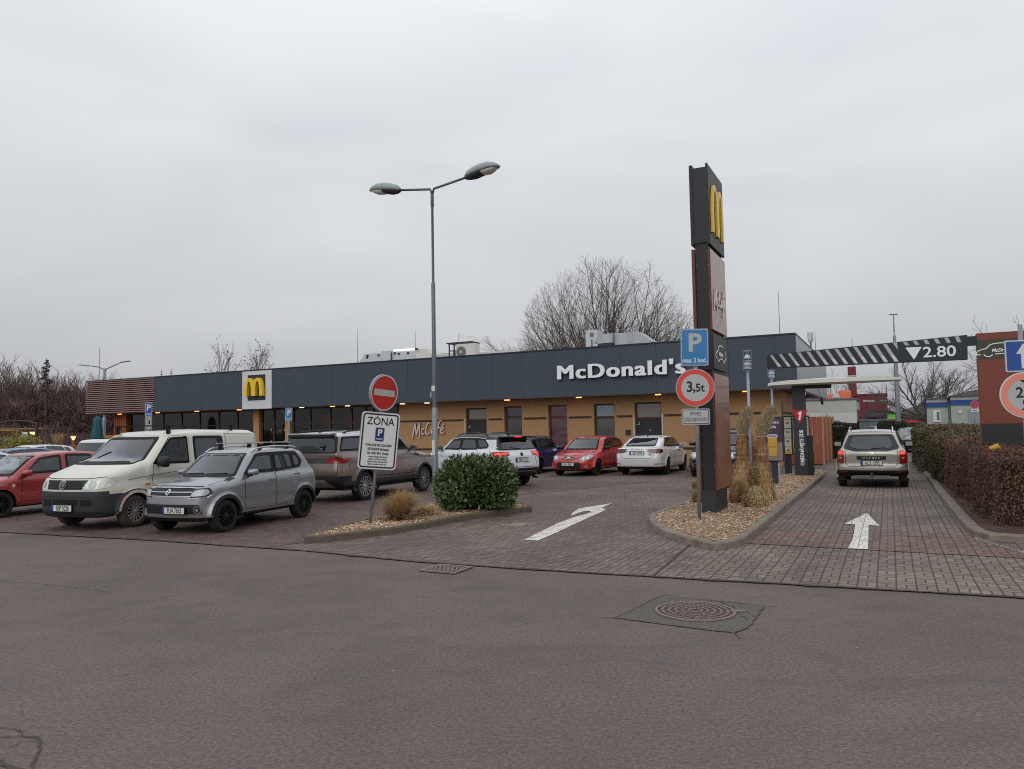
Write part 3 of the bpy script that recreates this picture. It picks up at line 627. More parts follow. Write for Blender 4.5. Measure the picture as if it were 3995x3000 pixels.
b.bx(XR-.01, XR+.015, WY+.6, 12, 2.25, 2.35); b.bx(XR-.01, XR+.015, WY+.6, 12, .73, .83)
b.build('wall_stripe', MATS['stripe_brown'], rest)
def opening(i, kind, tint, top_frac):
    x0, x1, zt = ox[i]; y = WY+.16; fr = MB(); g = .07
    fr.bx(x0, x0+g, y, y+.1, 0, zt); fr.bx(x1-g, x1, y, y+.1, 0, zt); fr.bx(x0+g, x1-g, y, y+.1, zt-g, zt)
    zm = zt-top_frac; fr.bx(x0+g, x1-g, y, y+.1, zm-.06, zm+.06)
    if kind == 'door':
        d = thing_part('service_door', rest, Vector((0, 0, 0)))
        fr.build('frame', MATS['frame_brown'], d)
        b = MB(); b.bx(x0+g, x1-g, y+.03, y+.07, .03, zm-.06); b.build('leaf', MATS['door_dark'], d)
        for zz in (1.05, 1.9): b = MB(); b.bx(x0+g-.02, x0+g+.12, y-.03, y+.03, zz-.025, zz+.025); b.bx(x0+g+.07, x0+g+.12, y-.03, y+.03, zz+.025, zz+.13); b.build('hinge', MATS['galv'], d)
        b = MB(); b.lathe([(.045, y), (.045, y+.028)], c=((x0+x1)/2+.05, 0, 1.62), n=14, axis='y'); b.build('peephole', MATS['galv'], d)
        b = MB(); b.bx(x0+g, x1-g, y+.04, y+.05, zm+.06, zt-g); b.build('transom_pane', MATS[tint], d)
    else:
        d = thing_part('window', rest, Vector((0, 0, 0)))
        fr.build('frame', MATS['frame_brown' if i != 2 else 'frame_red'], d)
        b = MB(); b.bx(x0+g, x1-g, y+.04, y+.05, .05, zm-.06); b.build('pane', MATS[tint], d)
        b = MB(); b.bx(x0+g, x1-g, y+.04, y+.05, zm+.06, zt-g); b.build('transom_pane', MATS['pane_top%d' % i], d)
def thing_part(name, parent, loc):
    o = bpy.data.objects.new(name, None); COL.objects.link(o); o.parent = parent; o.location = loc; o.empty_display_size = .1; return o
M('frame_red', (88, 30, 44), .5); M('pane_door', (120, 108, 96), .1, coat=1, var=.12, vscale=3); M('pane_dark', (62, 56, 62), .06, coat=1); M('pane_red', (84, 50, 58), .06, coat=1)
M('pane_blue', (74, 78, 80), .06, coat=1, var=.1, vscale=2); M('pane_top1', (58, 54, 62), .08, coat=1); M('pane_top2', (96, 34, 50), .08, coat=1); M('pane_top3', (128, 146, 158), .15, coat=1)
opening(0, 'door', 'pane_door', .62); opening(1, 'win', 'pane_dark', .55); opening(2, 'win', 'pane_red', .6); opening(3, 'win', 'pane_blue', .65); opening(4, 'door', 'pane_door', .75)
for i in (0, 4):
    for s in (0, 1):
        if i == 0 and s: continue
        x = ox[i][s]+(-.06 if s == 0 else .02); b = MB(); b.bx(x, x+.045, WY-.03, WY, .1, 2.36); b.build('corner_guard', MATS['guard_white'], rest)
x = fx(2451, 1680, WY); b = MB(); b.bx(x-.12, x+.12, WY-.05, WY, 1.42, 1.66); b.build('meter_box', MATS['door_dark'], rest)
x = fx(3034, 1600, WY); b = MB(); b.bx(XR-.02, XR+.02, WY+.4, WY+.75, .6, 2.8); b.build('side_window', MATS['pane_dark'], rest)
# glazed front
gx0, gx1 = fx(478, 1640, WY), WX; zg = ZB-.04
b = MB(); b.bx(fx(458, 1640, WY), fx(503, 1640, WY), WY-.2, WY, 0, zg)
for k in range(6): xx = fx(458, 1640, WY)+.03+k*(fx(503, 1640, WY)-fx(458, 1640, WY)-.06)/5; b.bx(xx-.05, xx+.05, WY-.24, WY-.2, 0, zg)
b.build('wood_panel', MATS['wood_orange'], rest)
pil = [(998, 1019), (1121, 1140)]
b = MB()
for a_, c_ in pil: b.bx(fx(a_, 1640, WY), fx(c_, 1640, WY), WY-.2, WY+.1, 0, zg)
b.build('pillar', MATS['render_tan_deep'], rest)
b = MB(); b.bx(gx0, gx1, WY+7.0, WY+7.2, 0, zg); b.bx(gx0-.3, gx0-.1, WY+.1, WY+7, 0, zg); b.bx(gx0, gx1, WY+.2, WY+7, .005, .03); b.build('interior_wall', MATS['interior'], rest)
def glazing(pa, pb, mull, transom):
    a_, c_ = fx(pa, 1640, WY), fx(pb, 1640, WY); d = thing_part('shop_window', rest, Vector((0, 0, 0)))
    b = MB(); b.bx(a_, c_, WY+.02, WY+.03, .25, zg); b.build('pane', MATS['shop_glass'], d)
    b = MB(); b.bx(a_, c_, WY-.02, WY+.07, 0, .25); b.bx(a_, c_, WY-.02, WY+.07, zg-.09, zg)
    for z in transom: b.bx(a_, c_, WY-.02, WY+.07, z-.04, z+.04)
    for x in mull: x = fx(x, 1640, WY); b.bx(x-.055, x+.055, WY-.03, WY+.08, .25, zg-.09)
    b.build('frame', MATS['mullion'], d)
glazing(503, 996, (509, 571, 637, 709, 779, 854, 926, 992), (1.05,))
glazing(1021, 1119, (1024, 1070, 1116), (2.35,))
glazing(1142, 1556, (1146, 1211, 1289, 1371, 1428, 1458, 1500, 1552), (2.3,))
rr = random.Random(11)
for a_, c_, z0, z1 in ((505, 525, 1.5, 3), (583, 634, 1.7, 3.0), (672, 705, 2.0, 2.9), (714, 732, 1.6, 3.0), (824, 850, 1.5, 3.0), (858, 884, 1.6, 3.0), (945, 990, 2.1, 2.6), (1172, 1208, 1.2, 3.0), (1222, 1243, 1.2, 3.1)):
    b = MB(); z = z0; x0, x1 = fx(a_, 1640, WY+.1), fx(c_, 1640, WY+.1)
    while z < z1: b.bx(x0, x1, WY+.08, WY+.10, z, z+.085); z += .17
    b.build('blind', MATS['blind'], rest)
for a_, c_, z0, z1 in ((1337, 1366, 2.1, 2.75), (1377, 1419, 2.1, 2.8), (1255, 1300, 2.25, 2.85)):
    b = MB(); b.bx(fx(a_, 1620, WY+1), fx(c_, 1620, WY+1), WY+1.0, WY+1.05, z0, z1); b.build('red_panel', MATS['red_panel'], rest)
text('TAS', rest, M('brown_letter', (120, 52, 40), .6), XZ((fx(1402, 1670, WY+.35), WY+.35, 1.72)), size=.9, bold=.03, name='window_lettering')
x = fx(1078, 1600, WY-.2); b = MB(); b.bx(x-.18, x+.18, WY+.3, WY+.34, 3.02, 3.16); b.build('exit_sign', MATS['exit_green'], rest)
for px, py, yo in ((1092, 1681, 2.2),): 
    x = fx(px, py, yo); b = MB(); b.lathe([(.001, .10), (.10, .05), (.13, 0), (.0, -.02)], c=(x, yo, fz(px, py, yo)), n=14); b.build('pendant_lamp', MATS['lamp_warm'], rest)
for px in (1062, 1121-8): 
    x = fx(px, 1640, WY); 
    for z in (1.2, 1.9): b = MB(); b.bx(x-.05, x+.05, WY-.07, WY-.03, z, z+.14); b.build('door_handle', MATS['galv'], rest)
# downlights in the soffit
def dl(x, y, warm, z=None):
    m = MB(); m.box((x, y, (z or ZB)-.06), (.24, .14, .04)); m.build('downlight', MATS['lamp_warm' if warm else 'lamp_pale'], rest)
for px, py, w_ in ((615, 1610, 1), (768, 1603, 1), (933, 1598, 1), (467, 1615, 1), (1177, 1593, 0), (1297, 1584, 1), (1356, 1586, 0), (1570, 1573, 0), (1666, 1569, 0), (1978, 1556, 1), (2258, 1545, 1), (2567, 1534, 1), (2908, 1520, 1)): dl(fx(px, py, .35), .35, w_)
for yy in (2.8, 6.0): dl(-.35, yy, 1)
# emblem panel
mx0, mx1 = fx(948, 1520), fx(1062, 1520); mc = (mx0+mx1)/2; mw = mx1-mx0
pn = thing_part('emblem_panel', rest, Vector((mc, -.06, 0)))
b = MB(); b.bx(-mw/2, mw/2, 0, .055, ZB-.06, ZT-.09); b.build('panel', MATS['white_panel'], pn)
bw = fx(1039, 1510)-fx(970, 1510); bo = (fx(1039, 1510)+fx(970, 1510))/2-mc; z0, z1 = fz(1005, 1562), fz(1005, 1462)
b = MB(); b.bx(bo-bw/2-.04, bo+bw/2+.04, -.01, 0, z0-.05, z1+.05); b.build('inner_frame', MATS['sign_white'], pn)
b = MB(); b.bx(bo-bw/2, bo+bw/2, -.02, -.01, z0, z1); b.build('inner_panel', MATS['black_panel'], pn)
arches('double_arch', bw*.93, (z1-z0)*.70, bw*.155, .22, XZ((bo-.06, -.02, z0+(z1-z0)*.17)), pn, MATS['arch_yellow'])
# big lettering
lx0, lx1 = fx(2179, 1460), fx(2679, 1460); n_ = thing_part('fascia_lettering', rest, Vector(((lx0+lx1)/2, 0, 0)))
capz = fz(2200, 1480); caph = fz(2200, 1427)-capz
me = bpy.data.meshes.new('letters'); _bm = bmesh.new()
for dx, dy, dz in ((-.045, -.012, 0), (-.045, .012, .002), (-.022, .012, .004), (-.022, -.012, .006), (0, .012, .008), (0, -.012, .010), (.022, -.012, .012), (.022, .012, .014), (.045, .012, .016), (.045, -.012, .018)):
    m_ = text_mesh("McDonald's", size=1.0, bold=0, extrude=.075, space=1.12); m_.transform(Matrix.Translation((dx, dy, dz))); _bm.from_mesh(m_); bpy.data.meshes.remove(m_)
_bm.to_mesh(me); _bm.free()
xs = [v.co.x for v in me.vertices]; ys = [v.co.y for v in me.vertices]; w0 = max(xs)-min(xs)
k = (lx1-lx0)/w0; base = min(v.co.y for v in me.vertices if v.co.x < min(xs)+.4); topy = max(v.co.y for v in me.vertices if v.co.x < min(xs)+.4); ky = caph/(topy-base)
for v in me.vertices: v.co = Vector(((v.co.x-(max(xs)+min(xs))/2)*k, (v.co.y-base)*ky, v.co.z))
me.transform(XZ((0, -.10, capz))); me.materials.clear(); lo = link('letters', me, n_, [MATS['letter_white'], MATS['letter_side']])
for p in me.polygons:
    if abs(p.normal.y) < .5: p.material_index = 1
# script lettering
def script(parent, mat4, w_, mat, edge, stroke=.085, t=.04):
    """flowing hand-lettered word, unit width 1 x height .47"""
    S = {'M': [[(.0, .0), (.03, .17), (.085, .37)], [(.085, .37), (.098, .2), (.118, .09)], [(.118, .09), (.16, .24), (.205, .385)], [(.205, .385), (.20, .2), (.215, .02)]],
         'c': [[(.335, .215), (.31, .245), (.275, .215), (.262, .15), (.285, .105), (.325, .115), (.345, .135)]],
         'C': [[(.50, .345), (.475, .37), (.425, .33), (.39, .24), (.385, .15), (.42, .10), (.48, .13), (.515, .165)]],
         'a': [[(.625, .235), (.585, .245), (.55, .19), (.55, .13), (.575, .12), (.61, .165), (.63, .235)], [(.632, .24), (.628, .17), (.64, .13), (.665, .135)]],
         'f': [[(.665, -.045), (.69, .05), (.715, .2), (.755, .36), (.80, .425), (.835, .41)], [(.68, .235), (.74, .25), (.79, .262)]],
         'e': [[(.80, .175), (.86, .21), (.885, .25), (.85, .275), (.81, .23), (.80, .16), (.83, .12), (.88, .14), (.90, .165)], [(.86, .325), (.92, .345)]]}
    for dz, m_, ww in ((0, edge, 1.35), (t*.6, mat, 1.0)):
        b = MB(); q = 0
        for L_ in S.values():
            for st in L_:
                P = [(p[0]*w_-w_/2, p[1]*w_) for p in smooth2d(st, 5)]; n = len(P); tp = [.65+.35*math.sin(math.pi*(i+.5)/n) for i in range(n)]
                vs, fs = ribbon(P, stroke*.62*w_*ww*.62, dz+q*.0012, t, tp); b.add([mat4 @ Vector(v) for v in vs], fs); q += 1
        b.build('script_lettering', m_, parent)
sw = fx(1750, 1680, WY)-fx(1612, 1680, WY); sc_ = thing_part('wall_lettering', rest, Vector((0, 0, 0)))
script(sc_, XZ(((fx(1750, 1680, WY)+fx(1612, 1680, WY))/2, WY-.02, fz(1620, 1712, WY))), sw, MATS['cafe_letter'], MATS['cafe_edge'])
rest_back = MB(); rest_back.bx(XW+1, XR-.3, 11.8, 12, 0, ZB); rest_back.build('rear_wall', MATS['render_tan'], rest)

# roof equipment (stands on the roof: things of their own)
def RP(px, py, yo): p = PL(px, py, B0+yo); return p.x-A0, p.z
def roofthing(name, label, cat, yo): return LT(name, label, cat, A0, B0)
ZR = ZT-.5
t = roofthing('ventilation_unit', 'long grey ventilation unit with lit tube lamp on the roof, left of the lamp post', 'ventilation unit', 5)
Y = 4.0; xa, xb, xc, xd, xe = (RP(x, 1400, Y)[0] for x in (1418, 1490, 1526, 1620, 1664)); zt1, zt2 = RP(1490, 1376, Y)[1], RP(1600, 1364, Y)[1]
b = MB(); b.bx(xa, xb, Y, Y+1.2, ZR, zt1); b.build('left_cabinet', MATS['unit_grey'], t)
b = MB(); b.bx(xb+.01, xc, Y-.08, Y+1.2, ZR, zt1+.08); b.build('middle_cabinet', MATS['unit_grey'], t)
b = MB(); b.bx(xc+.01, xd, Y, Y+1.2, ZR, zt2-.08); b.build('right_cabinet', MATS['unit_grey'], t)
b = MB(); b.prism([(xd+.01, ZR), (xe+.3, ZR), (xe+.3, zt2-.32), (xe-.05, zt2), (xd+.01, zt2)], 0, 1.2, Matrix.Translation((0, Y+1.2, 0)) @ Matrix.Rotation(math.pi/2, 4, 'X')); b.build('cream_duct', MATS['unit_cream'], t)
b = MB(); x0 = RP(1397, 1412, Y)[0]; b.prism([(x0, ZT-.1), (xa-.01, ZR), (xa-.01, zt1-.1), (xa-.3, zt1-.35)], 0, 1.1, Matrix.Translation((0, Y+1.15, 0)) @ Matrix.Rotation(math.pi/2, 4, 'X')); b.build('intake_hood', MATS['unit_grey'], t)
for px, py in ((1434, 1388), (1477, 1386), (1556, 1380), (1592, 1377), (1540, 1378), (1432, 1395)):
    x, z = RP(px, py, Y-.02); b = MB(); b.bx(x-.06, x+.06, Y-.06, Y-.0, z-.05, z+.05); b.build('latch', MATS['rubber'], t)
x0, z0 = RP(1538, 1368, Y-.1); x1, z1 = RP(1622, 1362, Y-.1)
b = MB(); b.tube([(x0, Y-.15, z0), (x1, Y-.15, z1)], .055, 10); b.build('tube_lamp', MATS['lamp_tube'], t)
b = MB(); b.tube([(x1, Y-.15, z1), (x1+.15, Y-.15, z1)], .07, 10); b.tube([(x0-.2, Y-.1, z0-.1), (x0-.2, Y-.1, ZT-.3)], .03, 6); b.build('lamp_end', MATS['dark_metal'], t)
t = roofthing('air_conditioner', 'cream outdoor air conditioner with one round fan grille on the roof edge', 'air conditioner', 3)
Y = 2.2; xa, xb, xm = (RP(x, 1370, Y)[0] for x in (1777, 1856, 1822)); zt = RP(1815, 1341, Y)[1]
b = MB(); b.bx(xa, xb, Y, Y+.45, ZR, zt); b.build('casing', MATS['unit_cream'], t, bevel=.02)
xf = RP(1799, 1373, Y)[0]; zf = RP(1799, 1373, Y)[1]; b = MB(); b.lathe([(.30, Y-.004), (.30, Y-.02), (.27, Y-.02), (.27, Y-.004)], c=(xf, 0, zf), n=28, axis='y', cap=False); b.lathe([(.27, Y-.012), (.0, Y-.013)], c=(xf, 0, zf), n=28, axis='y', cap=False); b.build('fan_grille', M('fan_grey', (110, 104, 100), .6, var=.2, vscale=60), t)
b = MB(); b.lathe([(.07, Y-.014), (.06, Y-.04), (0, Y-.042)], c=(xf, 0, zf), n=16, axis='y', cap=False); b.build('fan_hub', MATS['unit_cream'], t)
t = roofthing('roof_frame', 'dark steel frame with a flat lid standing behind the air conditioner', 'steel frame', 5)
Y = 3.6; xa, xb = RP(1741, 1350, Y)[0], RP(1840, 1350, Y)[0]; zt = RP(1790, 1334, Y)[1]
b = MB(); b.bx(xa, xb, Y, Y+1, zt-.06, zt); b.build('lid', MATS['black_metal'], t)
b = MB()
for x in (xa+.12, xa+.45, xa+.62, xb-.2):
    b.bx(x-.03, x+.03, Y+.1, Y+.16, ZR, zt-.06)
b.bx(xa+.12, xa+.62, Y+.1, Y+.15, zt-.5, zt-.44); b.bx(xa+.42, xa+.66, Y+.05, Y+.2, zt-.75, zt-.45); b.build('posts', MATS['dark_metal'], t)
t = roofthing('roof_upstand', 'low white roof membrane ridge showing above the dark fascia', 'roof ridge', 5)
Y = 6; P_ = [RP(x, y, Y) for x, y in ((1600, 1388), (1690, 1378), (1745, 1377), (1856, 1375), (1905, 1372), (1950, 1369), (1990, 1368), (2030, 1372))]
b = MB(); b.prism([(P_[0][0], ZR)]+[tuple(p) for p in P_]+[(P_[-1][0], ZR)], 0, 3, Matrix.Translation((0, Y+3, 0)) @ Matrix.Rotation(math.pi/2, 4, 'X')); b.build('ridge', MATS['roof_white'], t)
t = roofthing('extract_duct', 'shiny silver extract duct with dark louvred hood on the roof before the round bare tree', 'duct', 5)
Y = 4.5; xa, xb, xc, xd, xe, xf_ = (RP(x, 1320, Y)[0] for x in (2324, 2397, 2450, 2490, 2545, 2590)); z1, z2 = RP(2360, 1311, Y)[1], RP(2440, 1297, Y)[1]
R_ = lambda q: Matrix.Translation((0, Y+q, 0)) @ Matrix.Rotation(math.pi/2, 4, 'X')
zc = RP(2490, 1293, Y)[1]
b = MB(); b.bx(xb, xc, Y, Y+1.2, ZR, z2); b.build('duct_box', MATS['zinc'], t)
b = MB(); b.prism([(xc+.01, ZR), (xc+.01, zc+.02), (xd, zc), (xe, zc-.55), (xe-.5, ZR)], 0, 1.2, R_(1.2)); b.build('duct_bend', MATS['zinc'], t)
b = MB(); b.prism([(xe-.45, ZR), (xe+.02, zc-.60), (xe+.35, zc-.85), (xe-.05, ZR)], 0, 1.2, R_(1.19)); b.build('dark_flange', MATS['dark_metal'], t)
b = MB(); b.prism([(xe+.0, ZR), (xe+.36, zc-.86), (xf_+1.4, ZR)], 0, 1.2, R_(1.2)); b.build('white_section', MATS['unit_grey'], t)
b = MB(); b.prism([(xa, z1-.42), (xa+.1, z1-.15), (xa+.35, z1+.05), (xb-.02, z1+.1), (xb-.02, z1-.4)], 0, .9, R_(.6)); b.build('hood', MATS['zinc'], t)
b = MB()
for k in range(5): b.bx(xa+.12, xb-.06, Y-.32, Y-.28, ZT-.15+k*.09, ZT-.11+k*.09)
b.bx(xa+.1, xb-.05, Y-.26, Y+.9, ZR, z1-.42); b.build('louvres', MATS['dark_metal'], t)
t = roofthing('vent_box', 'tall white ventilation box with small square grille beside the silver duct', 'ventilation box', 5)
xa, xb = RP(2293, 1320, Y)[0], RP(2339, 1320, Y)[0]; z1 = RP(2315, 1290, Y)[1]
b = MB(); b.bx(xa, xb-.01, Y-.3, Y+.5, ZR, z1); b.build('casing', MATS['unit_grey'], t)
b = MB(); b.bx(xa+.25, xa+.45, Y-.33, Y-.3, z1-.35, z1-.15); b.bx(xa+.30, xa+.38, Y-.33, Y-.3, ZT-.2, z1-.5); b.build('grille', MATS['galv_dark'], t)
for i, (px, pt, pb, yo, lb) in enumerate(((1395, 1283, 1415, 5, 'thin lightning rod left of the ventilation unit'), (1621, 1287, 1400, 5.5, 'thin lightning rod behind the tube lamp'), (1790, 1298, 1345, 5, 'short lightning rod over the steel frame'), (3043, 1130, 1320, 6, 'tall thin lightning rod near the right roof corner'), (3179, 1293, 1380, 9, 'thin rod behind the zinc side fascia'))):
    x, z = RP(px, pb, yo) if i < 4 else (-.3, 5.3)
    if i == 4: p = PA(px, pt, A0-.4); yo = p.y-B0; zt = p.z; x = -.4
    else: zt = RP(px, pt, yo)[1]
    t = LT('lightning_rod', lb, 'lightning rod', A0+x, B0+yo, ZR); b = MB(); b.tube([(0, 0, 0), (0, 0, zt-ZR)], [.022, .010], 6); b.build('rod', MATS['galv_dark'], t)
p = PA(3162, 1325, A0-.5); t = LT('roof_cowl', 'small cylindrical flue cowl over the zinc side fascia', 'flue', p.x, p.y, ZR); b = MB(); b.tube([(0, 0, 0), (0, 0, p.z-ZR-.1)], .05, 8); b.build('pipe', MATS['galv_dark'], t)
b = MB(); b.lathe([(.11, p.z-ZR-.15), (.16, p.z-ZR), (.16, p.z-ZR+.4), (.1, p.z-ZR+.42)], n=14); b.build('cowl', MATS['unit_grey'], t)
# camera arm under the side fascia
p = PA(3205, 1560, A0+.1); t = LT('camera_bracket', 'black twin camera bracket hanging under the zinc side fascia', 'camera', p.x, p.y, p.z)
b = MB(); b.tube([(0, -2.4, .7), (0, 0, .05)], .012, 5); b.tube([(0, .4, 0), (0, -.2, .05)], .03, 6); b.build('arm', MATS['black_plastic'], t)
b = MB(); b.box((0, .1, -.02), (.12, .2, .26)); b.box((0, .45, -.12), (.12, .2, .26)); b.build('camera_head', MATS['black_plastic'], t)
# ------------------------------------------------------------------ vehicles
# car frame: x runs from the front bumper (0) to the tail (L), z up, y<0 is the car's left side
def sdpoly(X, Z, P):
    d = np.full(X.shape, 1e9); s = np.ones(X.shape); n = len(P)
    for i in range(n):
        ax, az = P[i]; bx_, bz = P[i-1]; ex, ez = bx_-ax, bz-az; wx, wz = X-ax, Z-az
        t = np.clip((wx*ex+wz*ez)/(ex*ex+ez*ez+1e-12), 0, 1); d = np.minimum(d, (wx-ex*t)**2+(wz-ez*t)**2)
        c1 = Z >= az; c2 = Z < bz; c3 = ex*wz > ez*wx
        s = np.where((c1 & c2 & c3) | (~c1 & ~c2 & ~c3), -s, s)
    return s*np.sqrt(d)
class Table:
    def __init__(s, P, x0, x1, z0, z1, blur, h=.012):
        s.x0, s.z0, s.h = x0, z0, h; xs = np.arange(x0, x1, h); zs = np.arange(z0, z1, h)
        X, Z = np.meshgrid(xs, zs, indexing='ij'); D = sdpoly(X, Z, P)
        for _ in range(2):
            k = int(blur/h)
            if k > 0:
                for ax in (0, 1):
                    c = np.cumsum(np.pad(D, [(k+1, k) if a == ax else (0, 0) for a in (0, 1)], mode='edge'), axis=ax)
                    D = (np.take(c, range(2*k+1, c.shape[ax]), ax)-np.take(c, range(0, c.shape[ax]-2*k-1), ax))/(2*k+1)
        s.D = D
    def __call__(s, X, Z):
        fx_ = np.clip((X-s.x0)/s.h, 0, s.D.shape[0]-1.001); fz_ = np.clip((Z-s.z0)/s.h, 0, s.D.shape[1]-1.001)
        i, j = fx_.astype(int), fz_.astype(int); u, v = fx_-i, fz_-j; D = s.D
        return D[i, j]*(1-u)*(1-v)+D[i+1, j]*u*(1-v)+D[i, j+1]*(1-u)*v+D[i+1, j+1]*u*v
def smax(a, b_, k): h = np.maximum(k-np.abs(a-b_), 0)/k; return np.maximum(a, b_)+h*h*k*.25
def smin(a, b_, k): return -smax(-a, -b_, k)
def shell(sp):
    L, W = sp['L'], sp['W']; hw = W/2; H = sp['H']
    T1 = Table(sp['low'], -.5, L+.5, -.3, H+.5, sp.get('blur', .03)); T2 = Table(sp['cab'], -.5, L+.5, -.3, H+.5, sp.get('blur', .03))
    zb, tum = sp['belt'], sp.get('tumble', .22); bf, br = sp.get('bow', (.22, .14)); px_, pw = zip(*sp.get('plan', [(0, .80), (.25, .91), (.6, .97), (1.3, 1), (L-1.2, 1), (L-.5, .975), (L-.15, .93), (L, .86)]))
    arches_ = sp['wheels']; ra = sp['ra']
    def f(P):
        x, y, z = P[..., 0], np.abs(P[..., 1]), P[..., 2]; q = (y/hw)**2
        fw_ = np.clip((L*.45-x)/(L*.45), 0, 1); rw = np.clip((x-L*.6)/(L*.4), 0, 1)
        xw = x-bf*q*fw_+br*q*rw
        wp = np.interp(xw, px_, pw)*hw
        side = wp*(1-.10*np.clip((.52-z)/.4, 0, 1)**2-.05*np.clip((z-.72)/.5, 0, 1.2)**1.5) 
        cr = sp.get('crease', 0.012); side = side - cr*np.exp(-((z-sp.get('crease_z', .55))/.09)**2)
        d1 = smax(T1(xw, z+.055*q*np.clip((z-.6)/.3, 0, 1)), (y-side)*.97, sp.get('r1', .11))
        sidec = (hw*sp.get('cabw', .93)*np.interp(x, [0, L*.5, L], [1, 1, sp.get('cabtail', .95)])-np.clip(z-zb, -.3, 2)*tum)
        d2 = smax(T2(x-sp.get('wbow', .22)*q*np.clip((L*.5-x)/(L*.3), 0, 1)+sp.get('rbow', .10)*q*rw, z+.05*q), (y-sidec)*.96, sp.get('r2', .09))
        d = smin(d1, d2, sp.get('blend', .05))
        for ax in arches_:
            c = np.sqrt((x-ax)**2+(z-sp['rw'])**2); fl = smax(c-ra-.055, y-hw*1.0, .05); fl = np.maximum(np.maximum(fl, .55*hw-y), sp['rw']+.02-z)
            d = smin(d, fl, .05) if sp.get('flare', 1) else d
            d = np.maximum(d, -np.maximum(c-ra, (hw-.30)-y))
        return d
    h = sp.get('vox', .04); xs = np.arange(-.08, L+.12, h); ys = np.arange(-hw-.09, hw+.1, h); zs = np.arange(.1, H+.12, h)
    G_ = np.stack(np.meshgrid(xs, ys, zs, indexing='ij'), -1); V = f(G_); S = V < 0
    nx, ny, nz = S.shape
    c = np.zeros((nx-1, ny-1, nz-1), int)
    for i in (0, 1):
        for j in (0, 1):
            for k in (0, 1): c += S[i:nx-1+i, j:ny-1+j, k:nz-1+k]
    act = (c > 0) & (c < 8); idx = -np.ones(act.shape, int); idx[act] = np.arange(act.sum())
    I = np.argwhere(act); P = np.array([xs[0], ys[0], zs[0]])+(I+.5)*h
    P0 = P.copy()
    for _ in range(5):
        v = f(P); e = .004; g = np.stack([(f(P+np.eye(3)[a]*e)-f(P-np.eye(3)[a]*e))/(2*e) for a in range(3)], -1)
        n2 = (g*g).sum(-1)+1e-6; P = P-g*np.clip(v/n2, -.03, .03)[:, None]*.9; P = P0+np.clip(P-P0, -h*.85, h*.85)
    F_ = []
    for a in range(3):
        sl = [slice(0, None)]*3; s0, s1 = list(sl), list(sl); s0[a] = slice(0, -1); s1[a] = slice(1, None)
        A, B_ = S[tuple(s0)], S[tuple(s1)]; E = np.argwhere(A != B_); o1, o2 = [(1, 2), (2, 0), (0, 1)][a]
        E = E[(E[:, o1] > 0) & (E[:, o2] > 0) & (E[:, o1] < S.shape[o1]-1) & (E[:, o2] < S.shape[o2]-1)]
        def at(d1, d2): q = E.copy(); q[:, o1] -= d1; q[:, o2] -= d2; return idx[q[:, 0], q[:, 1], q[:, 2]]
        Q = np.stack([at(0, 0), at(1, 0), at(1, 1), at(0, 1)], -1); ins = A[E[:, 0], E[:, 1], E[:, 2]]
        Q[~ins] = Q[~ins][:, ::-1]; F_.append(Q)
    F_ = np.concatenate(F_); F_ = F_[(F_ >= 0).all(1)]
    return P, F_
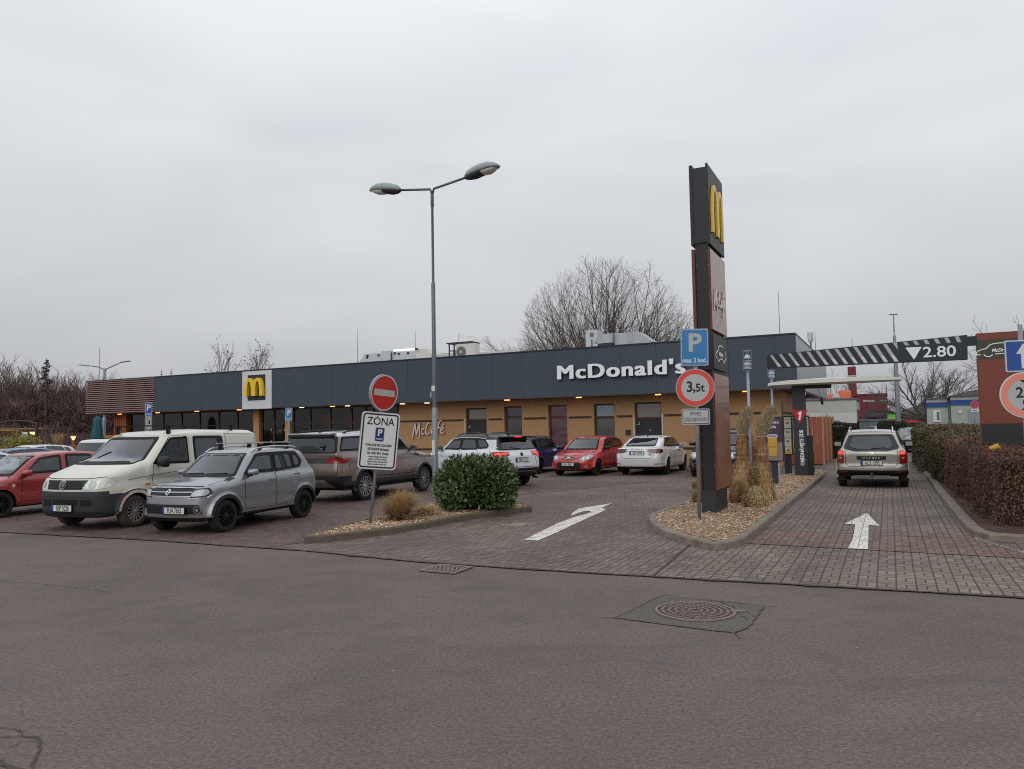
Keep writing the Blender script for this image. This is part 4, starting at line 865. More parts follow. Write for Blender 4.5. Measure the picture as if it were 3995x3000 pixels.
class Car:
    def __init__(s, name, label, cat, sp, group='cars parked around the restaurant'):
        s.sp = sp; s.L, s.W, s.H = sp['L'], sp['W'], sp['H']; P, Fq = shell(sp)
        s.bvh = BVHTree.FromPolygons([tuple(p) for p in P], [tuple(q) for q in Fq])
        s.root = thing(name, label, cat, group=group); s.parts = []; s.win = []; s.clear = sp.get('clear', 1)
        me = bpy.data.meshes.new('body'); me.from_pydata([tuple(p) for p in P], [], [tuple(int(i) for i in q) for q in Fq])
        bm = bmesh.new(); bm.from_mesh(me); bmesh.ops.recalc_face_normals(bm, faces=bm.faces)
        for co, no in sp.get('cuts', []):
            bmesh.ops.bisect_plane(bm, geom=bm.verts[:]+bm.edges[:]+bm.faces[:], plane_co=co, plane_no=no, dist=1e-4)
        rules = sp.get('split', [])      # (part name, material, predicate on face centre)
        hw = s.W/2
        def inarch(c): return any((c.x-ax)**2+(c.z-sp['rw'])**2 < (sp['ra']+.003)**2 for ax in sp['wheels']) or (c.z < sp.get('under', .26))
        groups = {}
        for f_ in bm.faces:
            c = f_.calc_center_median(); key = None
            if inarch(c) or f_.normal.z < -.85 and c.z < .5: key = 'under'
            else:
                for i, (nm, mt, pr) in enumerate(rules):
                    if pr(c): key = i; break
            groups.setdefault(key, []).append(f_.index)
        bm.verts.index_update(); V = [v.co.copy() for v in bm.verts]; bm.faces.ensure_lookup_table()
        for key, fi in groups.items():
            used = {}; vs = []; fs = []
            for i in fi:
                q = []
                for v in bm.faces[i].verts:
                    if v.index not in used: used[v.index] = len(vs); vs.append(V[v.index])
                    q.append(used[v.index])
                fs.append(q)
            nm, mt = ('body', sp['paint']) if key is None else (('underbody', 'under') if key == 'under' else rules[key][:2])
            m_ = bpy.data.meshes.new(nm); m_.from_pydata([tuple(v) for v in vs], [], fs); link(nm, m_, s.root, MATS[mt], True)
        bm.free(); bpy.data.meshes.remove(me)
    # project a 2-D outline on the shell. view: 'L','R' (x,z), 'F','B' (y,z), 'T' (x,y) or an angle in degrees round z with (u,z)
    def decal(s, name, poly, view, mat, off=.004, g=.07, parent=None, both=False, smooth=True, label=None):
        if s.clear and name in ('windscreen', 'rear_window', 'window', 'pillar_trim') and mat in ('rubber', 'rim_black'): g = .03
        if s.clear and name == 'pane' and view in ('L', 'R', 'F', 'B'):
            s.win.append((view, [tuple(p) for p in poly])); s.frit(poly, view, parent)
            mat = 'glass_clear' if mat == 'windscreen' else ('glass_tint' if view == 'B' or sum(p[0] for p in poly)/len(poly) > s.sp.get('privacy', 9) else 'glass_side')
        if both:
            r = s.decal(name, poly, 'L' if view in 'LR' else view, mat, off, g, parent)
            if view in 'LR': return [r, s.decal(name, poly, 'R', mat, off, g, parent)]
            return [r, s.decal(name, [(-p[0], p[1]) for p in poly], view, mat, off, g, parent)]
        sc_ = 1
        if view == 'L': d, mk = Vector((0, 1, 0)), lambda u, v: Vector((u, -3, v))
        elif view == 'R': d, mk = Vector((0, -1, 0)), lambda u, v: Vector((u, 3, v))
        elif view == 'F': d, mk = Vector((1, 0, 0)), lambda u, v: Vector((-3, u, v))
        elif view == 'B': d, mk = Vector((-1, 0, 0)), lambda u, v: Vector((s.L+3, u, v))
        elif view == 'T': d, mk = Vector((0, 0, -1)), lambda u, v: Vector((u, v, 4))
        else:
            a = math.radians(view[1]); d = Vector((math.cos(a), math.sin(a), 0)); t = Vector((-math.sin(a), math.cos(a), 0)); cx_ = s.L/2
            mk = lambda u, v: Vector((cx_, 0, v))-d*6+t*u
        bm = bmesh.new(); vs = [bm.verts.new((p[0], p[1], 0)) for p in poly]; bm.faces.new(vs); bmesh.ops.triangulate(bm, faces=bm.faces)
        for ax in (0, 1):
            lo, hi = min(p[ax] for p in poly), max(p[ax] for p in poly); q = lo+g*.5
            while q < hi:
                no = Vector((1, 0, 0)) if ax == 0 else Vector((0, 1, 0)); bmesh.ops.bisect_plane(bm, geom=bm.verts[:]+bm.edges[:]+bm.faces[:], plane_co=no*q, plane_no=no, dist=1e-5); q += g
        last = None
        for v in bm.verts:
            o = mk(v.co.x, v.co.y); hit, n, i, dist = s.bvh.ray_cast(o, d, 12)
            if hit is None:
                hit, n, i, dist = s.bvh.find_nearest(o+d*3); 
            k = max(.35, abs(n.dot(d))); v.co = hit-d*(off/k)
        bmesh.ops.recalc_face_normals(bm, faces=bm.faces)
        f0 = max(bm.faces, key=lambda q: q.calc_area())
        if f0.normal.dot(d) > 0: bmesh.ops.reverse_faces(bm, faces=bm.faces)
        me = bpy.data.meshes.new(name); bm.to_mesh(me); bm.free()
        o = link(name, me, parent or s.root, MATS[mat], smooth)
        if label: o['label'] = label
        return o
    def frit(s, poly, view, parent):
        n = len(poly); cx_ = sum(p[0] for p in poly)/n; cy_ = sum(p[1] for p in poly)/n; hx, hz = (max(p[0] for p in poly)-min(p[0] for p in poly))/2, (max(p[1] for p in poly)-min(p[1] for p in poly))/2; D = []
        for i in range(n):
            a, b_ = Vector(poly[i]), Vector(poly[(i+1) % n]); m_ = max(1, int((b_-a).length/.06)); D += [a.lerp(b_, k/m_) for k in range(m_)]
        dv = {'L': Vector((0, 1, 0)), 'R': Vector((0, -1, 0)), 'F': Vector((1, 0, 0)), 'B': Vector((-1, 0, 0))}[view]; b = MB(); c_ = Vector((cx_, cy_))
        for p in D:
            for k_, o in ((.012, .011), (-.034, .011)):
                q = Vector((c_.x+(p.x-c_.x)*(1+k_/hx), c_.y+(p.y-c_.y)*(1+k_/hz))); h, n_ = s.hit(view, q.x, q.y); b.v.append(tuple(h-dv*o/max(.35, abs(n_.dot(dv)))))
        m_ = len(D); b.f = [(2*k, 2*((k+1) % m_), 2*((k+1) % m_)+1, 2*k+1) for k in range(m_)]; b.mi = [0]*m_; b.build('glass_edge', MATS['rubber'], parent or s.root)
    def finish(s):
        if not s.clear or not s.win: return
        def inside(P, x, y):
            r = False; n = len(P)
            for i in range(n):
                (x1, y1), (x2, y2) = P[i], P[i-1]
                if (y1 > y) != (y2 > y) and x < (x2-x1)*(y-y1)/(y2-y1)+x1: r = not r
            return r
        for o in [q for c_ in s.root.children for q in (c_, *c_.children)]:
            nm = o.name.split('.')[0]
            if o.type != 'MESH' or nm not in ('door', 'door_skin', 'body', 'roof', 'windscreen', 'rear_window', 'window', 'pillar_trim'): continue
            me = o.data; bm = bmesh.new(); bm.from_mesh(me); kill = []
            for f_ in bm.faces:
                c = f_.calc_center_median(); nn = f_.normal
                for view, P in s.win:
                    if view == 'F' and (c.x > s.L*.5 or nn.x > -.1) or view == 'B' and (c.x < s.L*.5 or nn.x < .1) or view == 'L' and (c.y > 0 or abs(nn.y) < .3) or view == 'R' and (c.y < 0 or abs(nn.y) < .3): continue
                    uv = (lambda v: (v.co.y, v.co.z)) if view in 'FB' else (lambda v: (v.co.x, v.co.z))
                    if all(inside(P, *uv(v)) for v in f_.verts): kill.append(f_); break
            bmesh.ops.delete(bm, geom=kill, context='FACES'); bm.to_mesh(me); bm.free()
        L, hw, zb = s.L, s.W/2, s.sp['belt']; xs0 = L*s.sp.get('cab0', .27); x1 = L*.93; y = hw-.13; zf = .32; zt = zb-.07
        b = MB(); b.add([(xs0, -y, zf), (x1, -y, zf), (x1, y, zf), (xs0, y, zf), (xs0, -y, zt), (x1, -y*.92, zt), (x1, y*.92, zt), (xs0, y, zt)], [(0, 1, 2, 3), (0, 4, 5, 1), (1, 5, 6, 2), (2, 6, 7, 3), (3, 7, 4, 0)])
        b.bx(xs0, xs0+.42, -y+.01, y-.01, zt-.2, zt+.01); b.build('cabin', MATS['cabin'], s.root)
        for xs, ys in ((L*s.sp.get('seat1', .49), (-.36, .36)), (L*s.sp.get('seat2', .70), (-.38, 0, .38))):
            for yy in ys:
                b = MB(); R_ = Matrix.Rotation(.2, 4, 'Y'); b.box((xs, yy, zb-.22), (.12, .46 if len(ys) < 3 else .37, .62), R_); b.box((xs+.09, yy, zb+.20), (.10, .25, .17), R_); b.build('seat', MATS['seat'], s.root, bevel=.035)
        b = MB(); N_ = 14; c0 = Vector((xs0+.52, -.36, zt+.06)); b.tube([c0+Vector((.05*math.cos(k*6.2832/N_), .18*math.sin(k*6.2832/N_), .17*math.cos(k*6.2832/N_))) for k in range(N_+1)], .014, 5, cap=False); b.build('steering_wheel', MATS['rubber'], s.root)
    def hit(s, view, u, v):
        d, o = {'L': (Vector((0, 1, 0)), Vector((u, -3, v))), 'R': (Vector((0, -1, 0)), Vector((u, 3, v))), 'F': (Vector((1, 0, 0)), Vector((-3, u, v))), 'B': (Vector((-1, 0, 0)), Vector((s.L+3, u, v))), 'T': (Vector((0, 0, -1)), Vector((u, v, 4)))}[view]
        h, n, i, _ = s.bvh.ray_cast(o, d, 12)
        return (h, n) if h is not None else (o+d*3, -d)
    def wheels(s, rim='rim_silver', style=5, tyre='tyre', rr=.66, wid=.21, hub=True):
        sp = s.sp; R_ = sp['rw']; r = R_*rr
        proto = None
        if s.sp.get('lip', 1) and not s.sp.get('clad'): s.arch_trim(sp['paint'], .028)
        for ax in sp['wheels']:
            for sd in (-1, 1):
                w = bpy.data.objects.new('wheel', None); COL.objects.link(w); w.parent = s.root; w.location = (ax, sd*(s.W/2-.025-wid/2), R_); w.empty_display_size = .1
                if sd > 0: w.rotation_euler = (0, 0, math.pi)
                if proto:
                    for nm, me in proto: link(nm, me, w)
                    continue
                b = MB(); q = wid/2
                b.lathe([(r-.02, -q+.03), (r+.005, -q+.005), (R_*.88, -q-.004), (R_*.965, -q+.02), (R_, -q+.055), (R_, q-.05), (R_*.95, q-.01), (r, q)], n=40, axis='y', cap=False); t = b.build('tyre', MATS[tyre], w, smooth=True)
                b = MB(); b.lathe([(r, -q+.004), (r*.955, -q+.0), (r*.935, -q+.03), (r*.92, -q+.09), (.001, -q+.10)], n=40, axis='y', cap=False); b.build('rim_barrel', MATS['under' if rim != 'rim_silver' else 'dark_metal'], w)
                b = MB(); n = style
                for k in range(n):
                    for tw in ((0,) if n > 8 else (-.11, .11)):
                        a = 2*math.pi*k/n+tw; ww = r*(.085 if n > 8 else .10)
                        p0 = (r*.14*math.cos(a-tw*.5), r*.14*math.sin(a-tw*.5)); p1 = (r*.96*math.cos(a+tw*1.3), r*.96*math.sin(a+tw*1.3)); d = Vector((p1[0]-p0[0], p1[1]-p0[1])).normalized(); nn = Vector((-d.y, d.x))*ww/2
                        pts = [(p0[0]+nn.x, p0[1]+nn.y), (p0[0]-nn.x, p0[1]-nn.y), (p1[0]-nn.x*1.3, p1[1]-nn.y*1.3), (p1[0]+nn.x*1.3, p1[1]+nn.y*1.3)]
                        b.add([(p[0], -q+.018, p[1]) for p in pts[:2]]+[(p[0], -q+.004, p[1]) for p in pts[2:]]+[(p[0], -q+.05, p[1]) for p in pts], [(0, 1, 2, 3), (7, 6, 5, 4), (0, 4, 5, 1), (1, 5, 6, 2), (2, 6, 7, 3), (3, 7, 4, 0)])
                b.lathe([(r*.99, -q-.001), (r*.93, -q+.0), (r*.93, -q+.03)], n=40, axis='y', cap=False); b.lathe([(r*.21, -q+.03), (r*.21, -q+.012), (r*.13, -q+.006), (.001, -q+.005)], n=20, axis='y', cap=False)
                b.build('rim', MATS[rim], w, auto=True)
                proto = [(c.name.split('.')[0], c.data) for c in w.children]
    def plate(s, view, y, z, txt, w=.52, h=.115, tilt=0.0):
        hit, n = s.hit(view, y, z); sgn = -1 if view == 'F' else 1
        hs = [s.hit(view, y+q, z+zz)[0].x*sgn for q in (-w/2, 0, w/2) for zz in (-h/2, h/2)]; x = max(hs)*sgn+sgn*.012
        rz = -math.pi/2 if view == 'F' else math.pi/2
        m4 = Matrix.Translation((x, y, z)) @ Matrix.Rotation(rz, 4, 'Z') @ Matrix.Rotation(math.pi/2, 4, 'X')
        pl = MB(); pl.prism(rpoly(w+.03, h+.03, .012), -.012, 0, m4); p = pl.build('plate_holder', MATS['rubber'], s.root)
        b = MB(); b.prism(rpoly(w, h, .01), .0005, .004, m4); q = b.build('number_plate', MATS['plate_white'], s.root)
        b = MB(); b.prism([(-w/2, -h/2), (-w/2+.045, -h/2), (-w/2+.045, h/2), (-w/2, h/2)], .0045, .006, m4); b.build('plate_band', MATS['plate_blue'], q)
        text(txt, q, MATS['sign_black'], m4 @ Matrix.Translation((.022, -.002, .006)), size=h*1.25, bold=.002, sx=(w-.08)/(len(txt)*h*.76), space=1.0, name='plate_number')
    def arch_trim(s, mat='cladding', wdt=.06, parent=None):
        sp = s.sp; R1, R2 = sp['ra']-.022, sp['ra']+wdt
        for ax in sp['wheels']:
            poly = []; n = 16
            a0 = math.asin(max(-1, min(1, (.28-sp['rw'])/R2)))
            for k in range(n+1): a = math.pi-a0-(math.pi-2*a0)*k/n; poly.append((ax+R2*math.cos(a), sp['rw']+R2*math.sin(a)))
            for k in range(n, -1, -1): a = math.pi-a0-(math.pi-2*a0)*k/n; poly.append((ax+R1*math.cos(a), sp['rw']+R1*math.sin(a)))
            for sd in 'LR': s.strip('arch_trim', poly, n, sd, mat, parent)
    def strip(s, name, poly, n, view, mat, parent=None, off=.012):
        d = Vector((0, 1, 0)) if view == 'L' else Vector((0, -1, 0)); vs = [None]*len(poly)
        for k in range(n+1):
            a, b_ = poly[k], poly[2*n+1-k]; ys = []
            for q in (0, .25, .5, .75, 1):
                h, nn = s.hit(view, a[0]+(b_[0]-a[0])*q, a[1]+(b_[1]-a[1])*q)
                if abs(h.y) > s.W*.3: ys.append(abs(h.y))
            ym = max(ys) if ys else s.W/2; yy = -d.y*(ym+.009); ye = -d.y*((ys[0] if ys else ym)+.004)
            vs[k] = (a[0], (yy+ye)/2, a[1]); vs[2*n+1-k] = (b_[0], yy, b_[1])
        m_ = n+1; fs = [(k, k+1, 2*m_-2-k, 2*m_-1-k) for k in range(n)]
        # second, inner rim gives the trim its thickness
        vs2 = [(x, y+d.y*.05, z) for x, y, z in vs]; k0 = len(vs); vs += vs2
        fs += [(2*m_-1-k, 2*m_-2-k, k0+2*m_-2-k, k0+2*m_-1-k) for k in range(n)]+[(k+1, k, k0+k, k0+k+1) for k in range(n)]
        b = MB(); b.add(vs, fs); return b.build(name, MATS[mat], parent or s.root, smooth=False)
    def line(s, name, pts, view, mat='seam', w=.010, off=.003, parent=None, both=False):
        if both: s.line(name, pts, 'L', mat, w, off, parent); return s.line(name, pts, 'R', mat, w, off, parent)
        D = []
        for i in range(len(pts)-1):
            a, b_ = Vector(pts[i]), Vector(pts[i+1]); n = max(1, int((b_-a).length/.07)); D += [a.lerp(b_, k/n) for k in range(n)]
        D.append(Vector(pts[-1])); b = MB()
        dv = {'L': Vector((0, 1, 0)), 'R': Vector((0, -1, 0)), 'F': Vector((1, 0, 0)), 'B': Vector((-1, 0, 0)), 'T': Vector((0, 0, -1))}[view]
        for i, p in enumerate(D):
            e = (D[min(i+1, len(D)-1)]-D[max(i-1, 0)]).normalized(); q = Vector((-e.y, e.x))*w/2
            for s_ in (-1, 1):
                h, n_ = s.hit(view, p.x+q.x*s_, p.y+q.y*s_); b.v.append(tuple(h-dv*off/max(.35, abs(n_.dot(dv)))))
        b.f = [(2*k, 2*k+2, 2*k+3, 2*k+1) for k in range(len(D)-1)]; b.mi = [0]*len(b.f); return b.build(name, MATS[mat], parent or s.root)
    def mirrors(s, x, z, mat, y=None, size=(.13, .24, .15)):
        for sd in (-1, 1):
            h, n = s.hit('L' if sd < 0 else 'R', x+.06, z-.02); yy = h.y
            b = MB(); cy = yy+sd*(size[1]/2+.03)
            N_ = 10; prof = []
            vs = []; fs = []
            for k in range(5):
                t = k/4; sx_ = size[0]*(1, .98, .8, .5, .12)[k]; sz_ = size[2]*(1, .98, .85, .6, .25)[k]; xx = x+(.06, .03, -.02, -.06, -.085)[k]
                for j in range(N_*2): a = math.pi*j/N_; c_, s_ = math.cos(a), math.sin(a); vs.append((xx, cy+size[1]/2*abs(c_)**.6*math.copysign(1, c_)*(1, 1, .93, .78, .45)[k], z+.04+sz_/2*abs(s_)**.6*math.copysign(1, s_)))
            m_ = N_*2
            for k in range(4):
                for j in range(m_): fs.append((k*m_+j, k*m_+(j+1) % m_, (k+1)*m_+(j+1) % m_, (k+1)*m_+j))
            fs += [tuple(range(m_)), tuple(4*m_+j for j in range(m_-1, -1, -1))]
            b.add(vs, fs); o = b.build('mirror', MATS[mat], s.root, smooth=True)
            b = MB(); b.box((x+.02, yy+sd*.03, z-.02), (.08, .12, .05)); b.build('mirror_foot', MATS['rubber'], o)
            b = MB(); b.box((x+.064, cy, z+.04), (.006, size[1]*.8, size[2]*.75)); b.build('mirror_glass', MATS['chrome'], o)
    def handle(s, x, z, mat, parent=None, sides='LR'):
        for sd in sides:
            h, n = s.hit(sd, x, z); b = MB(); sg = -1 if sd == 'L' else 1
            b.box((x, h.y+sg*.022, z), (.19, .02, .028)); b.box((x-.08, h.y+sg*.008, z), (.02, .03, .024)); b.box((x+.08, h.y+sg*.008, z), (.02, .03, .024)); b.build('door_handle', MATS[mat], parent or s.root, bevel=.005)
    def rails(s, x0, x1, y, mat, h=.035, lift=.045, n=10, rr=.016):
        for sd in (-1, 1):
            P = []
            for k in range(n+1):
                x = x0+(x1-x0)*k/n; hh, _ = s.hit('T', x, sd*y); e = min(1, min(k, n-k)/1.2); P.append((x, sd*y, hh.z+lift*e+.004))
            b = MB(); b.tube(P, rr, 6, ell=1.3); b.build('roof_rail', MATS[mat], s.root, smooth=True)
    def crossbars(s, xs, y, mat, z, foot='rubber'):
        for x in xs:
            b = MB(); b.box((x, 0, z), (.07, 2*y, .022)); o = b.build('cross_bar', MATS[mat], s.root, bevel=.008)
            for sd in (-1, 1):
                hh, _ = s.hit('T', x, sd*(y-.1)); b = MB(); b.box((x, sd*(y-.1), (z+hh.z)/2), (.10, .06, max(.03, z-hh.z)), Matrix.Rotation(sd*.15, 4, 'X')); b.build('bar_foot', MATS[foot], o, bevel=.01)
    def wiper(s, view, p0, p1, parent=None, off=.02):
        a, b_ = Vector(p0), Vector(p1); pts = []
        d = {'F': Vector((1, 0, 0)), 'B': Vector((-1, 0, 0))}[view]
        for k in range(7): q = a.lerp(b_, k/6); h, _ = s.hit(view, q.x, q.y); pts.append(h-d*off)
        b = MB(); b.tube(pts, [.012]*7, 5); b.build('wiper', MATS['rubber'], s.root)
    def place(s, la, wa, lb=None, wb=None, heading=None, scale=1.0):
        """put local point la on world point wa; direction from second pair or a heading angle for the car's +x (tail) axis"""
        la = Vector((*la, 0))*scale
        s.finish()
        if lb is not None:
            lb = Vector((*lb, 0))*scale; a1 = math.atan2(lb.y-la.y, lb.x-la.x); a2 = math.atan2(wb.y-wa.y, wb.x-wa.x); rz = a2-a1
        else: rz = heading
        s.root.rotation_euler = (0, 0, rz); s.root.scale = (scale,)*3
        R_ = Matrix.Rotation(rz, 3, 'Z'); p = Vector((wa.x, wa.y, 0))-R_ @ la; s.root.location = (p.x, p.y, wa.z); return rz
def mirror_poly(P): return [(-x, z) for x, z in P]
def sidewin(c, pane, frame=None, glass='glass_dark', trim='rubber'):
    """pane = outline (x,z) in the side view; a dark rubber frame lies under every pane, one window each side"""
    for sd in 'LR':
        for P in pane:
            cx_ = sum(p[0] for p in P)/len(P); cz = sum(p[1] for p in P)/len(P)
            big = [(cx_+(x-cx_)*1.0+math.copysign(.022, x-cx_), cz+math.copysign(.022, z-cz)+(z-cz)) for x, z in P]
            fr = c.decal('window', rounded(big, .05), sd, trim, .004)
            c.decal('pane', rounded(P, .05), sd, glass, .008, parent=fr)
def door(c, outline, hx, hz, hmat, body, sides='LR'):
    for sd in sides:
        sm_ = c.decal('door', rounded(outline, .04), sd, 'seam', .0025, g=.035)
        cx_ = sum(p[0] for p in outline)/len(outline); cz = sum(p[1] for p in outline)/len(outline)
        inn = [(x-math.copysign(.009, x-cx_), z-math.copysign(.009, z-cz)) for x, z in outline]
        c.decal('door_skin', rounded(inn, .04), sd, body, .004, parent=sm_, g=.035)
        if hmat: c.handle(hx, hz, hmat, sm_, sd)
HN = math.atan2(E2.y, E2.x)            # tail points away from the camera (nose towards us)
HA = HN+math.pi                        # tail towards the camera
def polyF(P): return P
# ---- silver-grey small crossover, front row
sp = dict(clad=1, privacy=2.15, L=3.70, W=1.70, H=1.60, wheels=(.66, 3.08), rw=.315, ra=.375, belt=1.08, paint='paint_grey', blur=.03, tumble=.20, cabw=.915, cabtail=.97, bow=(.20, .10), wbow=.16, r1=.12, r2=.10, vox=.035, plan=[(0, .84), (.2, .93), (.6, .98), (1.2, .985), (2.6, .985), (3.3, .98), (3.6, .94), (3.7, .90)],
    low=[(.16, .24), (.05, .32), (0, .55), (.02, .76), (.10, .90), (.32, .975), (1.0, 1.07), (2.2, 1.11), (3.30, 1.11), (3.56, 1.09), (3.66, .94), (3.70, .70), (3.66, .42), (3.54, .27)],
    cab=[(.86, 1.0), (1.42, 1.46), (1.66, 1.56), (2.4, 1.595), (3.0, 1.57), (3.22, 1.51), (3.62, 1.05), (3.6, .9), (.9, .9)],
    cuts=[((0, 0, .335), (0, 0, 1))], split=[('sill_cladding', 'cladding_black', lambda c: c.z < .335)])
c = Car('parked_car', 'silver grey small crossover with black wheels and roof bars, nearest car in front row', 'car', sp)
c.wheels('rim_black', 6); c.arch_trim('cladding_black', .045)
ws = [(-.66, 1.07), (.66, 1.07), (.53, 1.475), (-.53, 1.475)]
wf = c.decal('windscreen', rounded([(x*1.05, z+(.02 if z > 1.3 else -.02)) for x, z in ws], .05), 'F', 'rubber', .004, .05); c.decal('pane', rounded(ws, .05), 'F', 'windscreen', .009, .05, parent=wf)
# black pillars and side glass
for sd in 'LR':
    t_ = c.decal('pillar_trim', rounded([(1.17, 1.085), (1.60, 1.475), (1.75, 1.50), (2.92, 1.50), (3.12, 1.27), (3.0, 1.13), (2.2, 1.09)], .05), sd, 'rubber', .004)
sidewin(c, [[(1.24, 1.13), (1.62, 1.455), (2.06, 1.465), (2.06, 1.12)], [(2.16, 1.12), (2.16, 1.465), (2.70, 1.455), (2.74, 1.14)], [(2.80, 1.145), (2.76, 1.45), (2.87, 1.44), (3.04, 1.27), (2.96, 1.16)]])
door(c, [(1.16, .40), (1.16, 1.075), (2.10, 1.085), (2.10, .38)], 1.98, .93, 'paint_grey', 'paint_grey'); door(c, [(2.12, .38), (2.12, 1.085), (2.86, 1.10), (2.86, .78), (2.70, .55), (2.62, .40)], 2.82, 1.0, 'paint_grey', 'paint_grey')
c.mirrors(1.28, 1.08, 'paint_grey', size=(.15, .20, .13))
gr_ = c.decal('grille', rounded([(-.46, .74), (.46, .74), (.54, .86), (.40, .895), (-.40, .895), (-.54, .86)], .03), 'F', 'cladding_black', .006, .05)
for z in (.90, .735, .815): c.line('chrome_strip', [(-.5, z), (.5, z)], 'F', 'chrome', .014, .016, parent=gr_)
for sg in (-1, 1):
    h = c.decal('headlight', rounded([(sg*.46, .70), (sg*.77, .73), (sg*.79, .82), (sg*.74, .885), (sg*.50, .87)], .05), 'F', 'cladding_black', .008, .04)
    c.decal('reflector', rounded([(sg*.49, .725), (sg*.74, .745), (sg*.78, .80), (sg*.73, .865), (sg*.52, .85)], .05), 'F', 'lamp_head', .014, .04, parent=h)
    c.line('chrome_ring', [(sg*.45, .69), (sg*.76, .71), (sg*.795, .80)], 'F', 'chrome', .016, .018, parent=h)
    f = c.decal('fog_lamp', disc(.075, 16, sg*.62, .48), 'F', 'chrome', .012, .04); c.decal('lens', disc(.055, 16, sg*.62, .48), 'F', 'glass_dark', .018, .04, parent=f); c.decal('bulb', disc(.028, 10, sg*.62, .48), 'F', 'lamp_head', .024, .04, parent=f)
c.decal('lower_grille', rounded([(-.70, .40), (.70, .40), (.66, .58), (-.66, .58)], .05), 'F', 'cladding_black', .006, .05)
c.decal('skid_strip', rounded([(-.72, .33), (.72, .33), (.70, .385), (-.70, .385)], .02), 'F', 'skid', .012, .05); c.line('skid_upright', [(.08, .34), (.08, .55)], 'F', 'skid', .03, .016); c.line('skid_upright', [(-.38, .34), (-.38, .40)], 'F', 'skid', .03, .016)
c.plate('F', -.22*0-.15, .47, '9U4 7683')
for P in ([(.10, .86), (-.03, .86), (-.06, .83), (.06, .80), (.04, .785), (.0, .79), (-.10, .79)], ): pass
em = c.line('emblem', [(-.055, .835), (.0, .865), (.055, .83), (-.055, .805), (.0, .765), (.055, .80)], 'F', 'chrome', .024, .030)
c.line('bonnet_gap', [(-.62, .91), (0, .925), (.62, .91)], 'F', 'seam', .010, .004); c.line('bonnet_gap', [(.35, -.66), (1.0, -.70)], 'T', 'seam', .012, .004); c.line('bonnet_gap', [(.35, .66), (1.0, .70)], 'T', 'seam', .012, .004)
c.decal('bonnet_vent', [(.72, .985), (.98, 1.045), (.98, 1.02), (.76, .975)], 'L', 'cladding_black', .007)
for k in range(3): c.decal('pillar_slash', [(3.30+k*.075, 1.12), (3.33+k*.075, 1.12), (3.38+k*.055, 1.26-.03*k), (3.35+k*.055, 1.26-.03*k)], 'L', 'chrome', .006)
for sd in 'LR': c.decal('tail_light', rounded([(3.58, .80), (3.70, .80), (3.66, 1.06), (3.56, 1.05)], .02), sd, 'lamp_rear', .006)
c.wiper('F', (.50, 1.10), (.05, 1.11)); c.wiper('F', (-.05, 1.10), (-.5, 1.11))
c.rails(1.60, 3.15, .60, 'rim_silver', lift=.05); c.crossbars((1.95, 2.85), .62, 'rim_silver', 1.69)
b = MB(); h_, _ = c.hit('T', 2.95, 0); b.tube([h_, h_+Vector((.10, 0, .12))], .006, 4); b.build('aerial', MATS['rubber'], c.root)
c.place((.66, -.82), G(884, 2077), heading=HN+math.radians(5.5), scale=.965)
# ---- cream van
sp = dict(privacy=2.5, seat1=.46, seat2=.62, L=4.89, W=1.91, H=1.99, wheels=(.92, 3.92), rw=.325, ra=.40, belt=1.35, paint='paint_cream', tumble=.14, cabw=.955, cabtail=.99, bow=(.24, .05), wbow=.20, rbow=.05, blur=.03, r1=.12, r2=.14, vox=.04, crease=.02, crease_z=.95, under=.28,
    plan=[(0, .82), (.2, .91), (.6, .98), (1.2, 1), (4.4, 1), (4.75, .98), (4.89, .93)],
    low=[(.12, .26), (.03, .36), (0, .65), (.03, .88), (.09, 1.02), (.25, 1.14), (1.02, 1.36), (1.6, 1.42), (4.80, 1.42), (4.87, .9), (4.87, .45), (4.78, .30)],
    cab=[(.98, 1.25), (1.70, 1.83), (1.98, 1.94), (3.0, 1.985), (4.55, 1.965), (4.74, 1.90), (4.86, 1.3), (4.8, 1.0), (1.0, 1.0)],
    cuts=[((0, 0, .78), (0, 0, 1)), ((0, 0, .72), (0, 0, 1)), ((.80, 0, 0), (1, 0, 0)), ((.52, 0, 0), (1, 0, 0)), ((4.4, 0, 0), (1, 0, 0))],
    split=[('front_bumper', 'cladding', lambda c: (c.z < .78 and c.x < .52 and abs(c.y) < .86 or c.z < .72 and c.x < .80)), ('rear_bumper', 'cladding', lambda c: c.z < .6 and c.x > 4.4), ('sill', 'cladding', lambda c: c.z < .36)])
c = Car('parked_van', 'cream white delivery van with dark grey bumper and dirty steel wheels in front row', 'van', sp)
c.wheels('rim_grey', 14, 'tyre_dirty', rr=.66)
ws = [(-.78, 1.30), (.78, 1.30), (.66, 1.80), (-.66, 1.80)]
wf = c.decal('windscreen', rounded([(x*1.04, z+(.025 if z > 1.5 else -.03)) for x, z in ws], .06), 'F', 'rubber', .004, .06); c.decal('pane', rounded(ws, .06), 'F', 'windscreen', .009, .06, parent=wf)
sidewin(c, [[(1.35, 1.27), (1.88, 1.79), (2.34, 1.81), (2.34, 1.25)]])
for sd in 'LR':
    f = c.decal('window', rounded([(2.52, 1.17), (2.52, 1.83), (3.46, 1.82), (3.52, 1.17)], .06), sd, 'rubber', .004); c.decal('pane', rounded([(2.55, 1.20), (2.55, 1.80), (3.30, 1.79), (3.36, 1.20)], .06), sd, 'glass_dark', .008, parent=f)
    c.line('panel_gap', [(3.54, 1.86), (4.58, 1.84), (4.70, 1.2), (4.72, .9)], sd, 'seam', .012, .004); c.line('panel_gap', [(3.56, 1.88), (3.58, .45)], sd, 'seam', .010, .004)
door(c, [(1.33, .46), (1.33, 1.20), (1.90, 1.84), (2.40, 1.86), (2.40, .42)], 2.26, 1.10, 'rubber', 'paint_cream')
